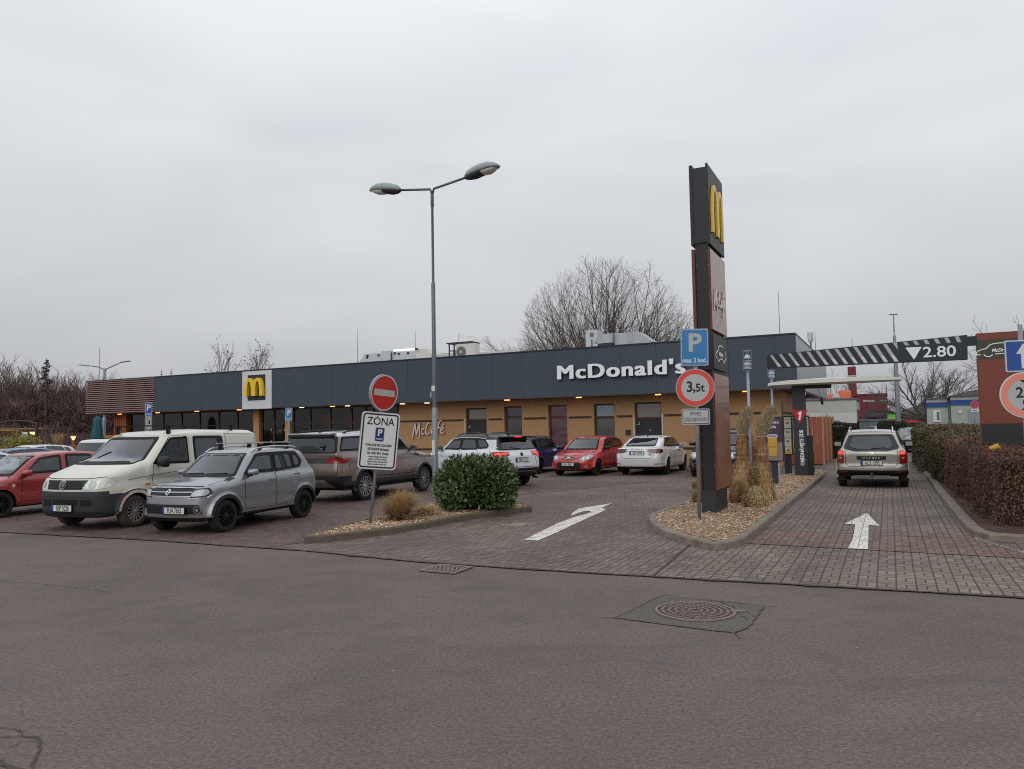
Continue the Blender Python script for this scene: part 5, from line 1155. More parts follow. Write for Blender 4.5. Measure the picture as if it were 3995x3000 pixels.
c.line('side_crease', [(.75, .97), (1.33, 1.03), (2.4, 1.10), (4.7, 1.12)], 'L', 'seam', .008, .010, both=False)
sidewin(c, [[(1.35, 1.27), (1.88, 1.79), (2.34, 1.81), (2.34, 1.25)]])
c.line('arch_rust', [(.52, .52), (.56, .62), (.66, .72), (.80, .765), (.95, .775), (1.1, .75), (1.24, .66), (1.31, .56)], 'L', 'rust', .022, .006) if 'rust' in MATS else None
for sg in (-1, 1):
    h = c.decal('headlight', rounded([(sg*.44, .80), (sg*.86, .84), (sg*.88, 1.03), (sg*.82, 1.05), (sg*.52, 1.00)], .04), 'F', 'lamp_cream', .010, .04)
    c.decal('reflector', disc(.072, 14, sg*.64, .91), 'F', 'lamp_head', .018, .04, parent=h)
g = c.decal('grille', rounded([(-.46, .82), (.46, .82), (.54, 1.00), (-.54, 1.00)], .03), 'F', 'cladding', .010, .05)
for z in (.85, .89, .93, .97): c.line('grille_bar', [(-.44, z), (.44, z)], 'F', 'seam', .016, .018, parent=g)
em = c.decal('emblem', disc(.088, 24, 0, .915), 'F', 'chrome', .030, .06); c.decal('emblem_face', disc(.074, 24, 0, .915), 'F', 'cladding', .036, .06, parent=em)
c.line('emblem_stroke', [(.06, .955), (.03, .87), (0, .93), (-.03, .87), (-.06, .955)], 'F', 'chrome', .012, .044, parent=em); c.line('emblem_stroke', [(.03, .985), (0, .945), (-.03, .985)], 'F', 'chrome', .012, .046, parent=em)
c.decal('air_intake', rounded([(-.36, .52), (.26, .52), (.26, .63), (-.36, .63)], .02), 'F', 'seam', .008, .05)
for a_, b_ in ((.34, .60), (-.64, -.42)): c.decal('intake_slot', rounded([(a_, .50), (b_, .50), (b_, .62), (a_, .62)], .03), 'F', 'seam', .008, .05)
for z in (.68, .35, .38): c.line('bumper_groove', [(-.8, z), (.8, z)], 'F', 'seam', .008, .006)
c.plate('F', .0, .46, '1BP 5026'); c.line('bonnet_gap', [(-.80, 1.055), (-.5, 1.03), (0, 1.03), (.5, 1.03), (.80, 1.055)], 'F', 'seam', .010, .006)
c.decal('side_repeater', rounded([(1.14, .83), (1.27, .84), (1.27, .88), (1.14, .87)], .02), 'L', 'lamp_orange', .012)
c.mirrors(1.46, 1.26, 'cladding_black', size=(.14, .25, .24)); c.wiper('F', (.55, 1.33), (.18, 1.52)); c.wiper('F', (-.05, 1.31), (-.55, 1.33))
c.crossbars((1.95, 3.9), .82, 'rubber', 2.06); c.line('roof_groove', [(1.9, -.62), (4.6, -.62)], 'T', 'seam', .012, .003); c.line('roof_groove', [(1.9, .62), (4.6, .62)], 'T', 'seam', .012, .003)
for sd in 'LR': c.decal('tail_light', rounded([(4.80, .95), (4.88, .95), (4.86, 1.35), (4.80, 1.35)], .02), sd, 'lamp_rear', .006)
c.place((.92, -.93), G(530, 2057), heading=HN+math.radians(6.5), scale=.985)
# ---- bronze large suv
sp = dict(clad=1, privacy=2.65, L=4.97, W=2.02, H=1.86, wheels=(.93, 3.85), rw=.385, ra=.455, belt=1.28, paint='paint_bronze', tumble=.22, cabw=.93, cabtail=.96, bow=(.20, .10), wbow=.2, rbow=.08, r1=.12, r2=.10, vox=.042, under=.33,
    plan=[(0, .82), (.25, .93), (.7, .985), (1.3, 1), (4.2, 1), (4.7, .97), (4.97, .90)],
    low=[(.12, .38), (0, .6), (.02, .95), (.14, 1.12), (.4, 1.17), (1.25, 1.26), (2.5, 1.29), (4.78, 1.31), (4.92, 1.18), (4.97, .85), (4.94, .55), (4.75, .38)],
    cab=[(1.18, 1.2), (1.95, 1.71), (2.3, 1.82), (3.4, 1.86), (4.55, 1.82), (4.82, 1.77), (4.86, 1.70), (4.94, 1.22), (4.8, 1.1), (1.2, 1.1)],
    cuts=[((0, 0, .56), (0, 0, 1)), ((0, 0, .70), (0, 0, 1)), ((0, 0, 1.70), (0, 0, 1)), ((4.45, 0, 0), (1, 0, 0))],
    split=[('roof', 'paint_silver_top', lambda c: c.z > 1.70), ('rear_bumper', 'cladding_black', lambda c: c.x > 4.45 and c.z < .70), ('sill_cladding', 'cladding_black', lambda c: c.z < .56)])
c = Car('parked_car', 'bronze grey large off-road car seen from its rear corner behind the zone sign', 'car', sp)
c.wheels('rim_silver', 7, rr=.70); c.arch_trim('cladding_black', .04)
rw = [(-.80, 1.31), (.80, 1.31), (.74, 1.66), (-.74, 1.66)]
f = c.decal('rear_window', rounded([(-.86, 1.28), (.86, 1.28), (.80, 1.72), (-.80, 1.72)], .06), 'B', 'rubber', .005, .06); c.decal('pane', rounded(rw, .08), 'B', 'glass_dark', .012, .06, parent=f)
b = MB(); h_, _ = c.hit('T', 4.70, 0); b.bx(4.70, 4.96, -.74, .74, h_.z-.03, h_.z+.005); b.build('roof_spoiler', MATS['paint_silver_top'], c.root, bevel=.02)
b = MB(); b.bx(4.78, 4.93, -.70, .70, h_.z-.10, h_.z-.035); b.build('spoiler_lip', MATS['cladding_black'], c.root, bevel=.01)
sidewin(c, [[(1.75, 1.32), (2.1, 1.62), (2.62, 1.67), (2.62, 1.33)], [(2.72, 1.33), (2.72, 1.68), (3.5, 1.69), (3.62, 1.34)], [(3.95, 1.35), (3.82, 1.69), (4.62, 1.68), (4.80, 1.35)]])
door(c, [(1.68, .60), (1.68, 1.29), (2.66, 1.30), (2.66, .58)], 2.50, 1.12, 'paint_bronze', 'paint_bronze'); door(c, [(2.69, .58), (2.69, 1.30), (3.66, 1.31), (3.60, .98), (3.42, .70)], 3.52, 1.14, 'paint_bronze', 'paint_bronze')
tp = c.decal('tailgate_panel', rounded([(-.92, 1.03), (.92, 1.03), (.93, 1.16), (-.93, 1.16)], .02), 'B', 'glass_dark', .010, .06)
for sg in (-1, 1):
    l = c.decal('tail_light', rounded([(sg*.55, 1.035), (sg*.96, 1.035), (sg*.97, 1.155), (sg*.55, 1.155)], .02), 'B', 'lamp_rear', .016, .05)
    c.decal('tail_light_wrap', rounded([(4.50, 1.10), (4.62, 1.04), (4.85, 1.03), (4.85, 1.16), (4.60, 1.16)], .02), 'R' if sg > 0 else 'L', 'lamp_rear', .014, .05, parent=l)
m4 = Matrix.Translation((c.hit('B', 0, 1.12)[0].x+.022, -.18, 1.105)) @ Matrix.Rotation(math.pi/2, 4, 'Z') @ Matrix.Rotation(math.pi/2, 4, 'X'); text('DISCOVERY', c.root, MATS['chrome'], m4, size=.075, space=1.5, name='tailgate_lettering', bold=.002)
c.line('tailgate_gap', [(.86, 1.30), (.87, .72), (-.87, .72), (-.86, 1.30)], 'B', 'seam', .012, .005); c.plate('B', -.28, .93, '5B2 3012')
c.decal('bumper_insert', rounded([(-.72, .40), (.72, .40), (.50, .60), (-.50, .60)], .03), 'B', 'skid', .008, .05)
c.decal('fuel_flap', disc(.10, 20, 4.42, .93), 'R', 'seam', .004); c.decal('fuel_flap_skin', disc(.092, 20, 4.42, .93), 'R', 'paint_bronze', .0065)
c.decal('side_vent', rounded([(1.20, 1.08), (1.52, 1.10), (1.46, 1.18), (1.20, 1.16)], .02), 'R', 'cladding_black', .006)
c.line('sill_line', [(1.4, .62), (3.4, .62)], 'R', 'seam', .014, .008)
c.mirrors(1.62, 1.30, 'paint_bronze', size=(.15, .22, .17)); c.rails(2.2, 4.5, .74, 'cladding_black', lift=.05)
b = MB(); h_, _ = c.hit('T', 4.45, 0); b.prism([(-.10, 0), (.10, 0), (.08, .06), (.04, .085)], -.012, .012, Matrix.Translation((4.45, 0, h_.z-.005)) @ Matrix.Rotation(math.pi/2, 4, 'X')); b.build('shark_fin', MATS['cladding_black'], c.root)
c.place((3.85, .99), G(1428, 1953), heading=HA+math.radians(1.5), scale=1.0)
# ---- white suv with black roof, brake lights on
sp = dict(clad=1, privacy=2.5, L=4.60, W=1.86, H=1.70, wheels=(.93, 3.62), rw=.35, ra=.415, belt=1.16, paint='paint_pearl', tumble=.30, cabw=.935, cabtail=.90, bow=(.20, .14), wbow=.2, rbow=.12, r1=.10, r2=.09, vox=.04, under=.30,
    plan=[(0, .80), (.25, .92), (.7, .985), (1.3, 1), (3.8, 1), (4.3, .97), (4.6, .88)],
    low=[(.12, .34), (0, .55), (.03, .9), (.16, 1.03), (1.18, 1.15), (2.5, 1.17), (4.2, 1.20), (4.46, 1.17), (4.57, 1.0), (4.60, .62), (4.45, .38)],
    cab=[(1.05, 1.05), (1.85, 1.57), (2.3, 1.67), (3.2, 1.68), (4.0, 1.62), (4.22, 1.56), (4.50, 1.12), (4.3, 1.0), (1.1, 1.0)],
    cuts=[((0, 0, .60), (0, 0, 1)), ((0, 0, .48), (0, 0, 1)), ((0, 0, 1.545), (-.06, 0, 1)), ((4.2, 0, 0), (1, 0, 0))],
    split=[('roof', 'rim_black', lambda c: c.z > 1.545+.06*(c.x)*.999), ('rear_bumper', 'cladding_black', lambda c: c.x > 4.2 and c.z < .60), ('sill_cladding', 'cladding_black', lambda c: c.z < .48)])
sp['cuts'][2] = ((0, 0, 1.49), (0, 0, 1)); sp['split'][0] = ('roof', 'rim_black', lambda c: c.z > 1.49)
c = Car('parked_car', 'white sport utility car with black roof and glowing brake lights behind the round bush', 'car', sp)
c.wheels('rim_black', 5); c.arch_trim('cladding_black', .05)
f = c.decal('rear_window', rounded([(-.80, 1.16), (.80, 1.16), (.66, 1.56), (-.66, 1.56)], .06), 'B', 'rim_black', .005, .05); c.decal('pane', rounded([(-.66, 1.20), (.66, 1.20), (.58, 1.46), (-.58, 1.46)], .06), 'B', 'glass_dark', .012, .05, parent=f)
b = MB(); h_, _ = c.hit('T', 4.12, 0); b.bx(4.08, 4.40, -.60, .60, h_.z-.04, h_.z+.0); b.build('roof_spoiler', MATS['rim_black'], c.root, bevel=.02)
b = MB(); b.bx(4.395, 4.41, -.14, .14, h_.z-.035, h_.z-.008); b.build('high_brake_light', MATS['lamp_brake'], c.root)
sidewin(c, [[(1.62, 1.20), (2.02, 1.47), (2.46, 1.52), (2.46, 1.19)], [(2.55, 1.19), (2.55, 1.53), (3.18, 1.52), (3.34, 1.21)], [(3.42, 1.22), (3.28, 1.52), (3.62, 1.50), (3.86, 1.32), (3.82, 1.25)]])
for sd in 'LR': c.decal('pillar_trim', rounded([(1.60, 1.17), (2.02, 1.50), (2.5, 1.545), (3.62, 1.52), (3.90, 1.32), (3.84, 1.22)], .05), sd, 'rubber', .0035)
for sd in 'LR': c.line('window_chrome', [(1.45, 1.19), (1.9, 1.50), (2.4, 1.56), (3.3, 1.56), (3.7, 1.52)], sd, 'chrome', .016, .007)
door(c, [(1.55, .50), (1.55, 1.16), (2.50, 1.17), (2.50, .50)], 2.36, 1.02, 'paint_pearl', 'paint_pearl'); door(c, [(2.53, .50), (2.53, 1.17), (3.40, 1.19), (3.36, .90), (3.20, .66)], 3.28, 1.05, 'paint_pearl', 'paint_pearl')
for sg in (-1, 1):
    l = c.decal('tail_light', rounded([(sg*.46, 1.00), (sg*.62, .98), (sg*.84, .90), (sg*.88, 1.02), (sg*.86, 1.11), (sg*.48, 1.12)], .02), 'B', 'lamp_rear_dark', .010, .04); c.decal('brake_lamp', rounded([(sg*.50, 1.05), (sg*.84, 1.01), (sg*.85, 1.08), (sg*.50, 1.10)], .015), 'B', 'lamp_brake', .018, .04, parent=l)
    c.decal('tail_light_wrap', rounded([(4.10, 1.10), (4.25, .98), (4.38, .92), (4.46, .94), (4.45, 1.12), (4.30, 1.13)], .02), 'R' if sg > 0 else 'L', 'lamp_rear', .010, .04, parent=l); c.decal('brake_lamp', rounded([(4.28, 1.02), (4.50, .95), (4.52, 1.03), (4.30, 1.08)], .015), 'R' if sg > 0 else 'L', 'lamp_brake', .016, .04, parent=l)
c.line('tailgate_gap', [(.46, 1.12), (.60, .95), (.66, .64), (-.66, .64), (-.60, .95), (-.46, 1.12)], 'B', 'seam', .012, .005); c.plate('B', 0, .86, '3BK 4178', w=.50)
c.decal('emblem', disc(.055, 16, 0, 1.03), 'B', 'rubber', .016); c.line('bumper_line', [(-.78, .40), (-.55, .50), (.55, .50), (.78, .40)], 'B', 'skid', .03, .012)
c.decal('bumper_reflector', rounded([(.60, .55), (.84, .54), (.84, .57), (.60, .58)], .01), 'B', 'lamp_rear', .012); c.wiper('B', (0, 1.20), (-.36, 1.24))
b = MB(); b.tube([(4.35, .62, .30), (4.58, .64, .28)], .035, 10); b.tube([(4.35, -.62, .30), (4.58, -.64, .28)], .035, 10); b.build('exhaust', MATS['chrome'], c.root)
c.decal('door_badge', rounded([(1.72, .74), (1.98, .74), (1.98, .80), (1.72, .80)], .01), 'L', 'lamp_rear_dark', .008)
c.mirrors(1.52, 1.16, 'rim_black', size=(.15, .21, .15)); c.rails(2.0, 3.7, .62, 'rim_black', lift=.04)
b = MB(); h_, _ = c.hit('T', 3.95, 0); b.prism([(-.10, 0), (.10, 0), (.08, .06), (.04, .075)], -.012, .012, Matrix.Translation((3.9, 0, h_.z-.005)) @ Matrix.Rotation(math.pi/2, 4, 'X')); b.build('shark_fin', MATS['rim_black'], c.root)
c.place((3.62, .90), G(2046, 1889), heading=math.radians(-50), scale=1.0)
# ---- blue estate
sp_est = dict(L=4.24, W=1.66, H=1.52, wheels=(.86, 3.32), rw=.30, ra=.36, belt=.98, paint='paint_blue', tumble=.24, cabw=.93, cabtail=.97, bow=(.18, .08), wbow=.18, r1=.11, r2=.08, vox=.045,
    low=[(.12, .2), (0, .45), (.04, .66), (.2, .76), (1.05, .93), (2.2, .97), (4.05, 1.0), (4.2, .9), (4.24, .6), (4.2, .34), (4.05, .24)],
    cab=[(.95, .85), (1.62, 1.33), (1.95, 1.44), (3.0, 1.48), (3.85, 1.44), (3.95, 1.38), (4.18, .95), (4.1, .85), (1, .8)])
c = Car('parked_car', 'dark blue estate car parked nose-in between the white sport utility and the red hatchback', 'car', sp_est)
c.wheels('rim_black', 5, rr=.62); sidewin(c, [[(1.45, 1.01), (1.82, 1.32), (2.24, 1.38), (2.24, 1.0)], [(2.34, 1.0), (2.34, 1.385), (3.02, 1.385), (3.06, 1.01)], [(3.16, 1.01), (3.12, 1.385), (3.72, 1.35), (3.86, 1.03)]])
door(c, [(1.35, .34), (1.35, .96), (2.27, .97), (2.27, .32)], 2.12, .86, 'paint_blue', 'paint_blue'); door(c, [(2.30, .32), (2.30, .97), (3.08, .98), (3.02, .66), (2.9, .4)], 2.98, .88, 'paint_blue', 'paint_blue')
f = c.decal('rear_window', rounded([(-.62, 1.0), (.62, 1.0), (.54, 1.35), (-.54, 1.35)], .06), 'B', 'rubber', .005, .06); c.decal('pane', rounded([(-.58, 1.03), (.58, 1.03), (.51, 1.32), (-.51, 1.32)], .06), 'B', 'glass_dark', .011, .06, parent=f)
for sd in 'LR': c.decal('tail_light', rounded([(4.0, .72), (4.24, .72), (4.22, .98), (4.02, .98)], .03), sd, 'lamp_rear', .008)
c.rails(1.9, 3.8, .56, 'rubber'); c.mirrors(1.38, .97, 'paint_blue'); c.decal('window_sticker', [(1.40, 1.0), (1.52, 1.0), (1.52, 1.10), (1.40, 1.10)], 'R', 'sign_white', .012)
b = MB(); b.bx(4.0, 4.2, -.5, .5, 1.43, 1.46); b.build('roof_spoiler', MATS['paint_blue'], c.root)
c.place((3.32, .81), G(2109, 1848), heading=HA, scale=1.0)
# ---- red hatchback, nose towards us
def i30(paint, label, nm='parked_car', simple=False, rim='rim_black'):
    sp = dict(L=4.25, W=1.78, H=1.49, wheels=(.86, 3.50), rw=.31, ra=.37, belt=1.0, paint=paint, tumble=.27, cabw=.93, cabtail=.93, bow=(.26, .12), wbow=.22, rbow=.12, r1=.14, r2=.10, vox=.04 if not simple else .05, clear=0 if simple else 1,
        low=[(.14, .20), (.03, .32), (0, .50), (.05, .64), (.16, .74), (.5, .86), (1.1, .98), (2.2, 1.0), (3.7, 1.03), (4.08, 1.0), (4.21, .85), (4.245, .6), (4.2, .32), (4.05, .22)],
        cab=[(1.0, .9), (1.72, 1.36), (2.05, 1.46), (2.7, 1.485), (3.4, 1.43), (3.7, 1.36), (4.14, .95), (4.0, .85), (1.05, .85)])
    c = Car(nm, label, 'car', sp); c.wheels(rim, 6)
    ws = [(-.66, .985), (.66, .985), (.52, 1.375), (-.52, 1.375)]
    wf = c.decal('windscreen', rounded([(x*1.05, z+(.02 if z > 1.3 else -.02)) for x, z in ws], .05), 'F', 'rubber', .004, .05); c.decal('pane', rounded(ws, .05), 'F', 'windscreen', .009, .05, parent=wf)
    sidewin(c, [[(1.50, 1.03), (1.88, 1.32), (2.34, 1.39), (2.34, 1.03)], [(2.44, 1.03), (2.44, 1.39), (3.12, 1.36), (3.36, 1.07)], [(3.42, 1.08), (3.24, 1.34), (3.44, 1.30), (3.58, 1.14)]])
    door(c, [(1.40, .36), (1.40, .99), (2.38, 1.01), (2.38, .34)], 2.22, .88, paint, paint); door(c, [(2.41, .34), (2.41, 1.01), (3.38, 1.03), (3.20, .70), (3.05, .42)], 3.15, .90, paint, paint)
    f = c.decal('rear_window', rounded([(-.58, 1.05), (.58, 1.05), (.50, 1.32), (-.50, 1.32)], .06), 'B', 'glass_dark', .006, .06)
    for sd in 'LR': c.decal('tail_light', rounded([(3.92, .86), (4.24, .80), (4.14, 1.06), (4.0, 1.08)], .03), sd, 'lamp_rear', .008)
    for sg in (-1, 1):
        h = c.decal('headlight', rounded([(sg*.40, .62), (sg*.62, .58), (sg*.80, .66), (sg*.82, .78), (sg*.70, .80), (sg*.50, .72)], .05), 'F', 'lamp_head', .010, .04)
        for q, r_ in ((.56, .05), (.70, .05)): c.decal('lamp_bowl', disc(r_, 12, sg*q, .68), 'F', 'chrome', .018, .04, parent=h)
        c.decal('fog_lamp', disc(.05, 12, sg*.66, .36), 'F', 'lamp_head', .014)
    g = c.decal('grille', rounded([(-.36, .69), (0, .62), (.36, .69), (.34, .73), (-.34, .73)], .02), 'F', 'rubber', .008, .04)
    c.line('chrome_strip', [(-.34, .705), (0, .66), (.34, .705)], 'F', 'chrome', .016, .016, parent=g); c.decal('emblem', [(p[0]*1.6, p[1]) for p in disc(.045, 16, 0, 0)] and [(.075*math.cos(a*.393), .685+.042*math.sin(a*.393)) for a in range(16)], 'F', 'chrome', .024, parent=g)
    c.line('emblem_stroke', [(.03, .66), (.025, .71)], 'F', 'rubber', .012, .03, parent=g); c.line('emblem_stroke', [(-.03, .71), (-.025, .66)], 'F', 'rubber', .012, .03, parent=g); c.line('emblem_stroke', [(-.03, .68), (.03, .69)], 'F', 'rubber', .010, .03, parent=g)
    c.decal('lower_grille', rounded([(-.52, .40), (-.42, .30), (.42, .30), (.52, .40), (.44, .53), (-.44, .53)], .04), 'F', 'cladding_black', .008, .05)
    c.line('bonnet_gap', [(-.60, .80), (0, .76), (.60, .80)], 'F', 'seam', .010, .004); c.mirrors(1.44, .99, 'rubber' if paint == 'paint_red' else paint); c.wiper('F', (.5, 1.0), (.05, 1.01)); c.wiper('F', (-.05, 1.0), (-.5, 1.01))
    return c
c = i30('paint_red', 'bright red hatchback facing the camera, parked between blue estate and white saloon'); c.plate('F', -.12*0+.02, .455, '5H1 8361')
b = MB(); b.tube([(3.2, 0, 1.45), (3.35, 0, 1.52)], .008, 5); b.build('aerial', MATS['rubber'], c.root)
c.place((.86, -.86), G(2335, 1855), heading=HN-math.radians(3), scale=1.0)
# ---- white saloon, tail towards us
def saloon(paint, label, simple=False):
    sp = dict(privacy=1.9, L=4.69, W=1.83, H=1.47, wheels=(.93, 3.62), rw=.325, ra=.385, belt=1.02, paint=paint, tumble=.30, cabw=.93, cabtail=.88, bow=(.22, .12), wbow=.22, rbow=.20, r1=.10, r2=.11, vox=.04 if not simple else .05, clear=0 if simple else 1,
        low=[(.12, .2), (.02, .4), (.02, .6), (.08, .72), (.25, .80), (1.1, .97), (2.2, 1.01), (3.9, 1.05), (4.45, 1.06), (4.62, 1.055), (4.64, .95), (4.69, .62), (4.64, .36), (4.5, .24)],
        cab=[(1.0, .9), (1.85, 1.35), (2.3, 1.455), (2.8, 1.465), (3.4, 1.39), (4.05, 1.18), (4.42, 1.03), (4.2, .9), (1.05, .85)],
        cuts=[((0, 0, .34), (0, 0, 1))], split=[('lower_valance', 'cladding_black', lambda c: c.z < .34 and c.x > 4.0)])
    c = Car('parked_car', label, 'car', sp); c.wheels('rim_black' if not simple else 'rim_silver', 5)
    rw = [(-.56, 1.10), (.56, 1.10), (.47, 1.36), (-.47, 1.36)]
    f = c.decal('rear_window', rounded([(x*1.06, z+(.015 if z > 1.2 else -.02)) for x, z in rw], .06), 'B', 'rubber', .005, .05); c.decal('pane', rounded(rw, .06), 'B', 'glass_dark', .011, .05, parent=f)
    ws = [(-.66, .985), (.66, .985), (.54, 1.36), (-.54, 1.36)]; c.decal('windscreen', rounded(ws, .05), 'F', 'windscreen', .008, .05)
    sidewin(c, [[(1.60, 1.05), (2.05, 1.33), (2.50, 1.385), (2.50, 1.05)], [(2.60, 1.05), (2.60, 1.385), (3.25, 1.35), (3.72, 1.12), (3.66, 1.08)]])
    door(c, [(1.52, .38), (1.52, 1.01), (2.54, 1.02), (2.54, .36)], 2.40, .90, paint, paint); door(c, [(2.57, .36), (2.57, 1.02), (3.42, 1.04), (3.34, .74), (3.20, .46)], 3.28, .93, paint, paint)
    for sg in (-1, 1):
        l = c.decal('tail_light', rounded([(sg*.34, .90), (sg*.60, .84), (sg*.86, .83), (sg*.89, .94), (sg*.80, 1.0), (sg*.60, .98)], .02), 'B', 'lamp_rear_dark', .009, .04); c.decal('lamp_strip', rounded([(sg*.48, .90), (sg*.84, .87), (sg*.84, .92), (sg*.50, .93)], .01), 'B', 'lamp_rear', .015, .04, parent=l)
        c.decal('tail_light_wrap', rounded([(4.34, .95), (4.45, .85), (4.69, .83), (4.66, .98), (4.5, 1.0)], .02), 'R' if sg > 0 else 'L', 'lamp_rear_dark', .010, .04, parent=l)
        c.decal('bumper_reflector', rounded([(sg*.62, .42), (sg*.86, .43), (sg*.86, .46), (sg*.62, .45)], .01), 'B', 'lamp_rear', .010)
        c.decal('headlight', rounded([(sg*.42, .66), (sg*.80, .70), (sg*.82, .78), (sg*.5, .76)], .03), 'F', 'lamp_head', .009)
    c.decal('grille', rounded([(-.36, .58), (.36, .58), (.38, .74), (-.38, .74)], .03), 'F', 'rubber', .007)
    c.line('tailgate_gap', [(.66, 1.04), (.66, .92), (.60, .72), (.50, .64), (-.50, .64), (-.60, .72), (-.66, .92), (-.66, 1.04)], 'B', 'seam', .010, .005)
    c.mirrors(1.55, 1.02, paint if not simple else 'rubber')
    b = MB(); h_, _ = c.hit('T', 3.0, 0); b.prism([(-.09, 0), (.09, 0), (.07, .05), (.04, .07)], -.012, .012, Matrix.Translation((3.1, 0, h_.z-.02)) @ Matrix.Rotation(math.pi/2, 4, 'X')); b.build('shark_fin', MATS['rubber'], c.root)
    return c
c = saloon('paint_white', 'dirty white saloon seen from behind, parked between red hatchback and sign tower')
c.plate('B', 0, .84, '2BY 6999'); m4 = Matrix.Translation((c.hit('B', 0, .97)[0].x+.012, 0, .975)) @ Matrix.Rotation(math.pi/2, 4, 'Z') @ Matrix.Rotation(math.pi/2, 4, 'X'); text('ŠKODA', c.root, MATS['galv_dark'], m4, size=.065, space=2.4, name='tailgate_lettering', bold=.002)
for a_, z in ((.40, .80), (.44, .76)): c.decal('blue_badge', [(a_, z), (a_+.14, z), (a_+.14, z+.025), (a_, z+.025)], 'B', 'sign_blue', .012)
c.decal('door_badge', rounded([(1.75, .84), (2.10, .84), (2.10, .90), (1.75, .90)], .01), 'R', 'galv_dark', .008); c.decal('door_badge', rounded([(1.70, .92), (1.80, .92), (1.80, 1.0), (1.70, 1.0)], .01), 'R', 'black_metal', .009)
c.place((3.62, .90), G(2609, 1851), heading=HA+math.radians(.5), scale=1.0)
# ---- black suv behind the sign tower
sp = dict(L=4.55, W=1.83, H=1.70, wheels=(.90, 3.50), rw=.35, ra=.41, belt=1.12, paint='paint_black', tumble=.25, cabw=.93, cabtail=.93, bow=(.24, .12), wbow=.22, r1=.13, r2=.10, vox=.045, under=.28,
    low=[(.12, .26), (.02, .42), (0, .62), (.05, .80), (.2, .92), (1.1, 1.08), (2.2, 1.12), (4.2, 1.15), (4.5, 1.1), (4.55, .7), (4.5, .4), (4.35, .28)],
    cab=[(1.0, 1.0), (1.75, 1.52), (2.1, 1.65), (3.0, 1.69), (4.0, 1.62), (4.2, 1.55), (4.48, 1.05), (4.4, .95), (1.05, .95)])
c = Car('parked_car', 'black sport utility car facing the camera, partly hidden behind the tall sign tower', 'car', sp); c.wheels('rim_silver', 5)
ws = [(-.70, 1.11), (.70, 1.11), (.57, 1.54), (-.57, 1.54)]; wf = c.decal('windscreen', rounded([(x*1.05, z) for x, z in ws], .05), 'F', 'rubber', .004, .05); c.decal('pane', rounded(ws, .05), 'F', 'windscreen', .009, .05, parent=wf)
sidewin(c, [[(1.55, 1.16), (1.95, 1.50), (2.42, 1.56), (2.42, 1.16)], [(2.52, 1.16), (2.52, 1.57), (3.25, 1.56), (3.32, 1.17)]]); door(c, [(1.45, .42), (1.45, 1.11), (2.46, 1.13), (2.46, .40)], 2.3, 1.0, 'chrome', 'paint_black')
for sg in (-1, 1):
    h = c.decal('headlight', rounded([(sg*.46, .70), (sg*.70, .66), (sg*.84, .74), (sg*.85, .88), (sg*.62, .90), (sg*.48, .84)], .06), 'F', 'lamp_head', .010, .04); c.decal('lamp_bowl', disc(.06, 14, sg*.62, .78), 'F', 'chrome', .018, .04, parent=h); c.decal('lamp_bowl', disc(.05, 14, sg*.76, .79), 'F', 'chrome', .018, .04, parent=h)
    c.decal('fog_lamp', disc(.045, 12, sg*.68, .44), 'F', 'chrome', .014); c.line('chrome_strip', [(sg*.50, .40), (sg*.85, .42)], 'F', 'chrome', .014, .012); c.line('chrome_strip', [(sg*.50, .50), (sg*.85, .52)], 'F', 'chrome', .014, .012)
g = c.decal('grille', rounded([(-.42, .62), (.42, .62), (.44, .86), (-.44, .86)], .03), 'F', 'rubber', .008); c.line('chrome_strip', [(-.42, .86), (.42, .86)], 'F', 'chrome', .02, .016, parent=g); c.line('chrome_strip', [(-.40, .74), (.40, .74)], 'F', 'chrome', .016, .016, parent=g)
c.mirrors(1.48, 1.13, 'paint_black', size=(.16, .24, .17)); c.rails(1.9, 3.9, .66, 'chrome'); c.plate('F', 0, .52, '4B7 2210')
c.place((.90, .88), G(2703, 1859), heading=HN, scale=1.0)
# ---- beige off-road car in the lane
sp = dict(L=4.31, W=1.83, H=1.64, wheels=(.82, 3.49), rw=.345, ra=.41, belt=1.12, paint='paint_beige', tumble=.36, cabw=.925, cabtail=.88, bow=(.20, .15), wbow=.2, rbow=.18, r1=.16, r2=.12, crease=.02, vox=.035, under=.30,
    plan=[(0, .82), (.25, .92), (.6, .985), (1.2, 1), (3.6, 1), (4.05, .98), (4.31, .90)],
    low=[(.12, .32), (0, .5), (.03, .85), (.15, 1.0), (1.1, 1.1), (2.3, 1.12), (3.9, 1.14), (4.18, 1.11), (4.27, .98), (4.25, .66), (4.31, .60), (4.30, .46), (4.15, .36)],
    cab=[(1.0, 1.0), (1.65, 1.5), (2.0, 1.59), (2.9, 1.625), (3.6, 1.58), (3.85, 1.53), (4.22, 1.06), (4.1, .95), (1.05, .95)],
    cuts=[((0, 0, .50), (0, 0, 1)), ((3.9, 0, 0), (1, 0, 0))], split=[('rear_bumper', 'cladding_black', lambda c: c.z < .50 and c.x > 3.9), ('sill', 'cladding_black', lambda c: c.z < .42)])
c = Car('parked_car', 'beige off-road car driving away up the drive-through lane with tail lights lit', 'car', sp, group='cars parked around the restaurant')
c.wheels('rim_black', 5)
f = c.decal('rear_window', rounded([(-.72, 1.10), (-.42, 1.02), (.42, 1.02), (.72, 1.10), (.56, 1.49), (-.56, 1.49)], .07), 'B', 'rim_black', .005, .05); c.decal('pane', rounded([(-.56, 1.14), (-.3, 1.09), (.3, 1.09), (.56, 1.14), (.46, 1.43), (-.46, 1.43)], .08), 'B', 'windscreen', .012, .05, parent=f)
for sd in 'LR':
    pass
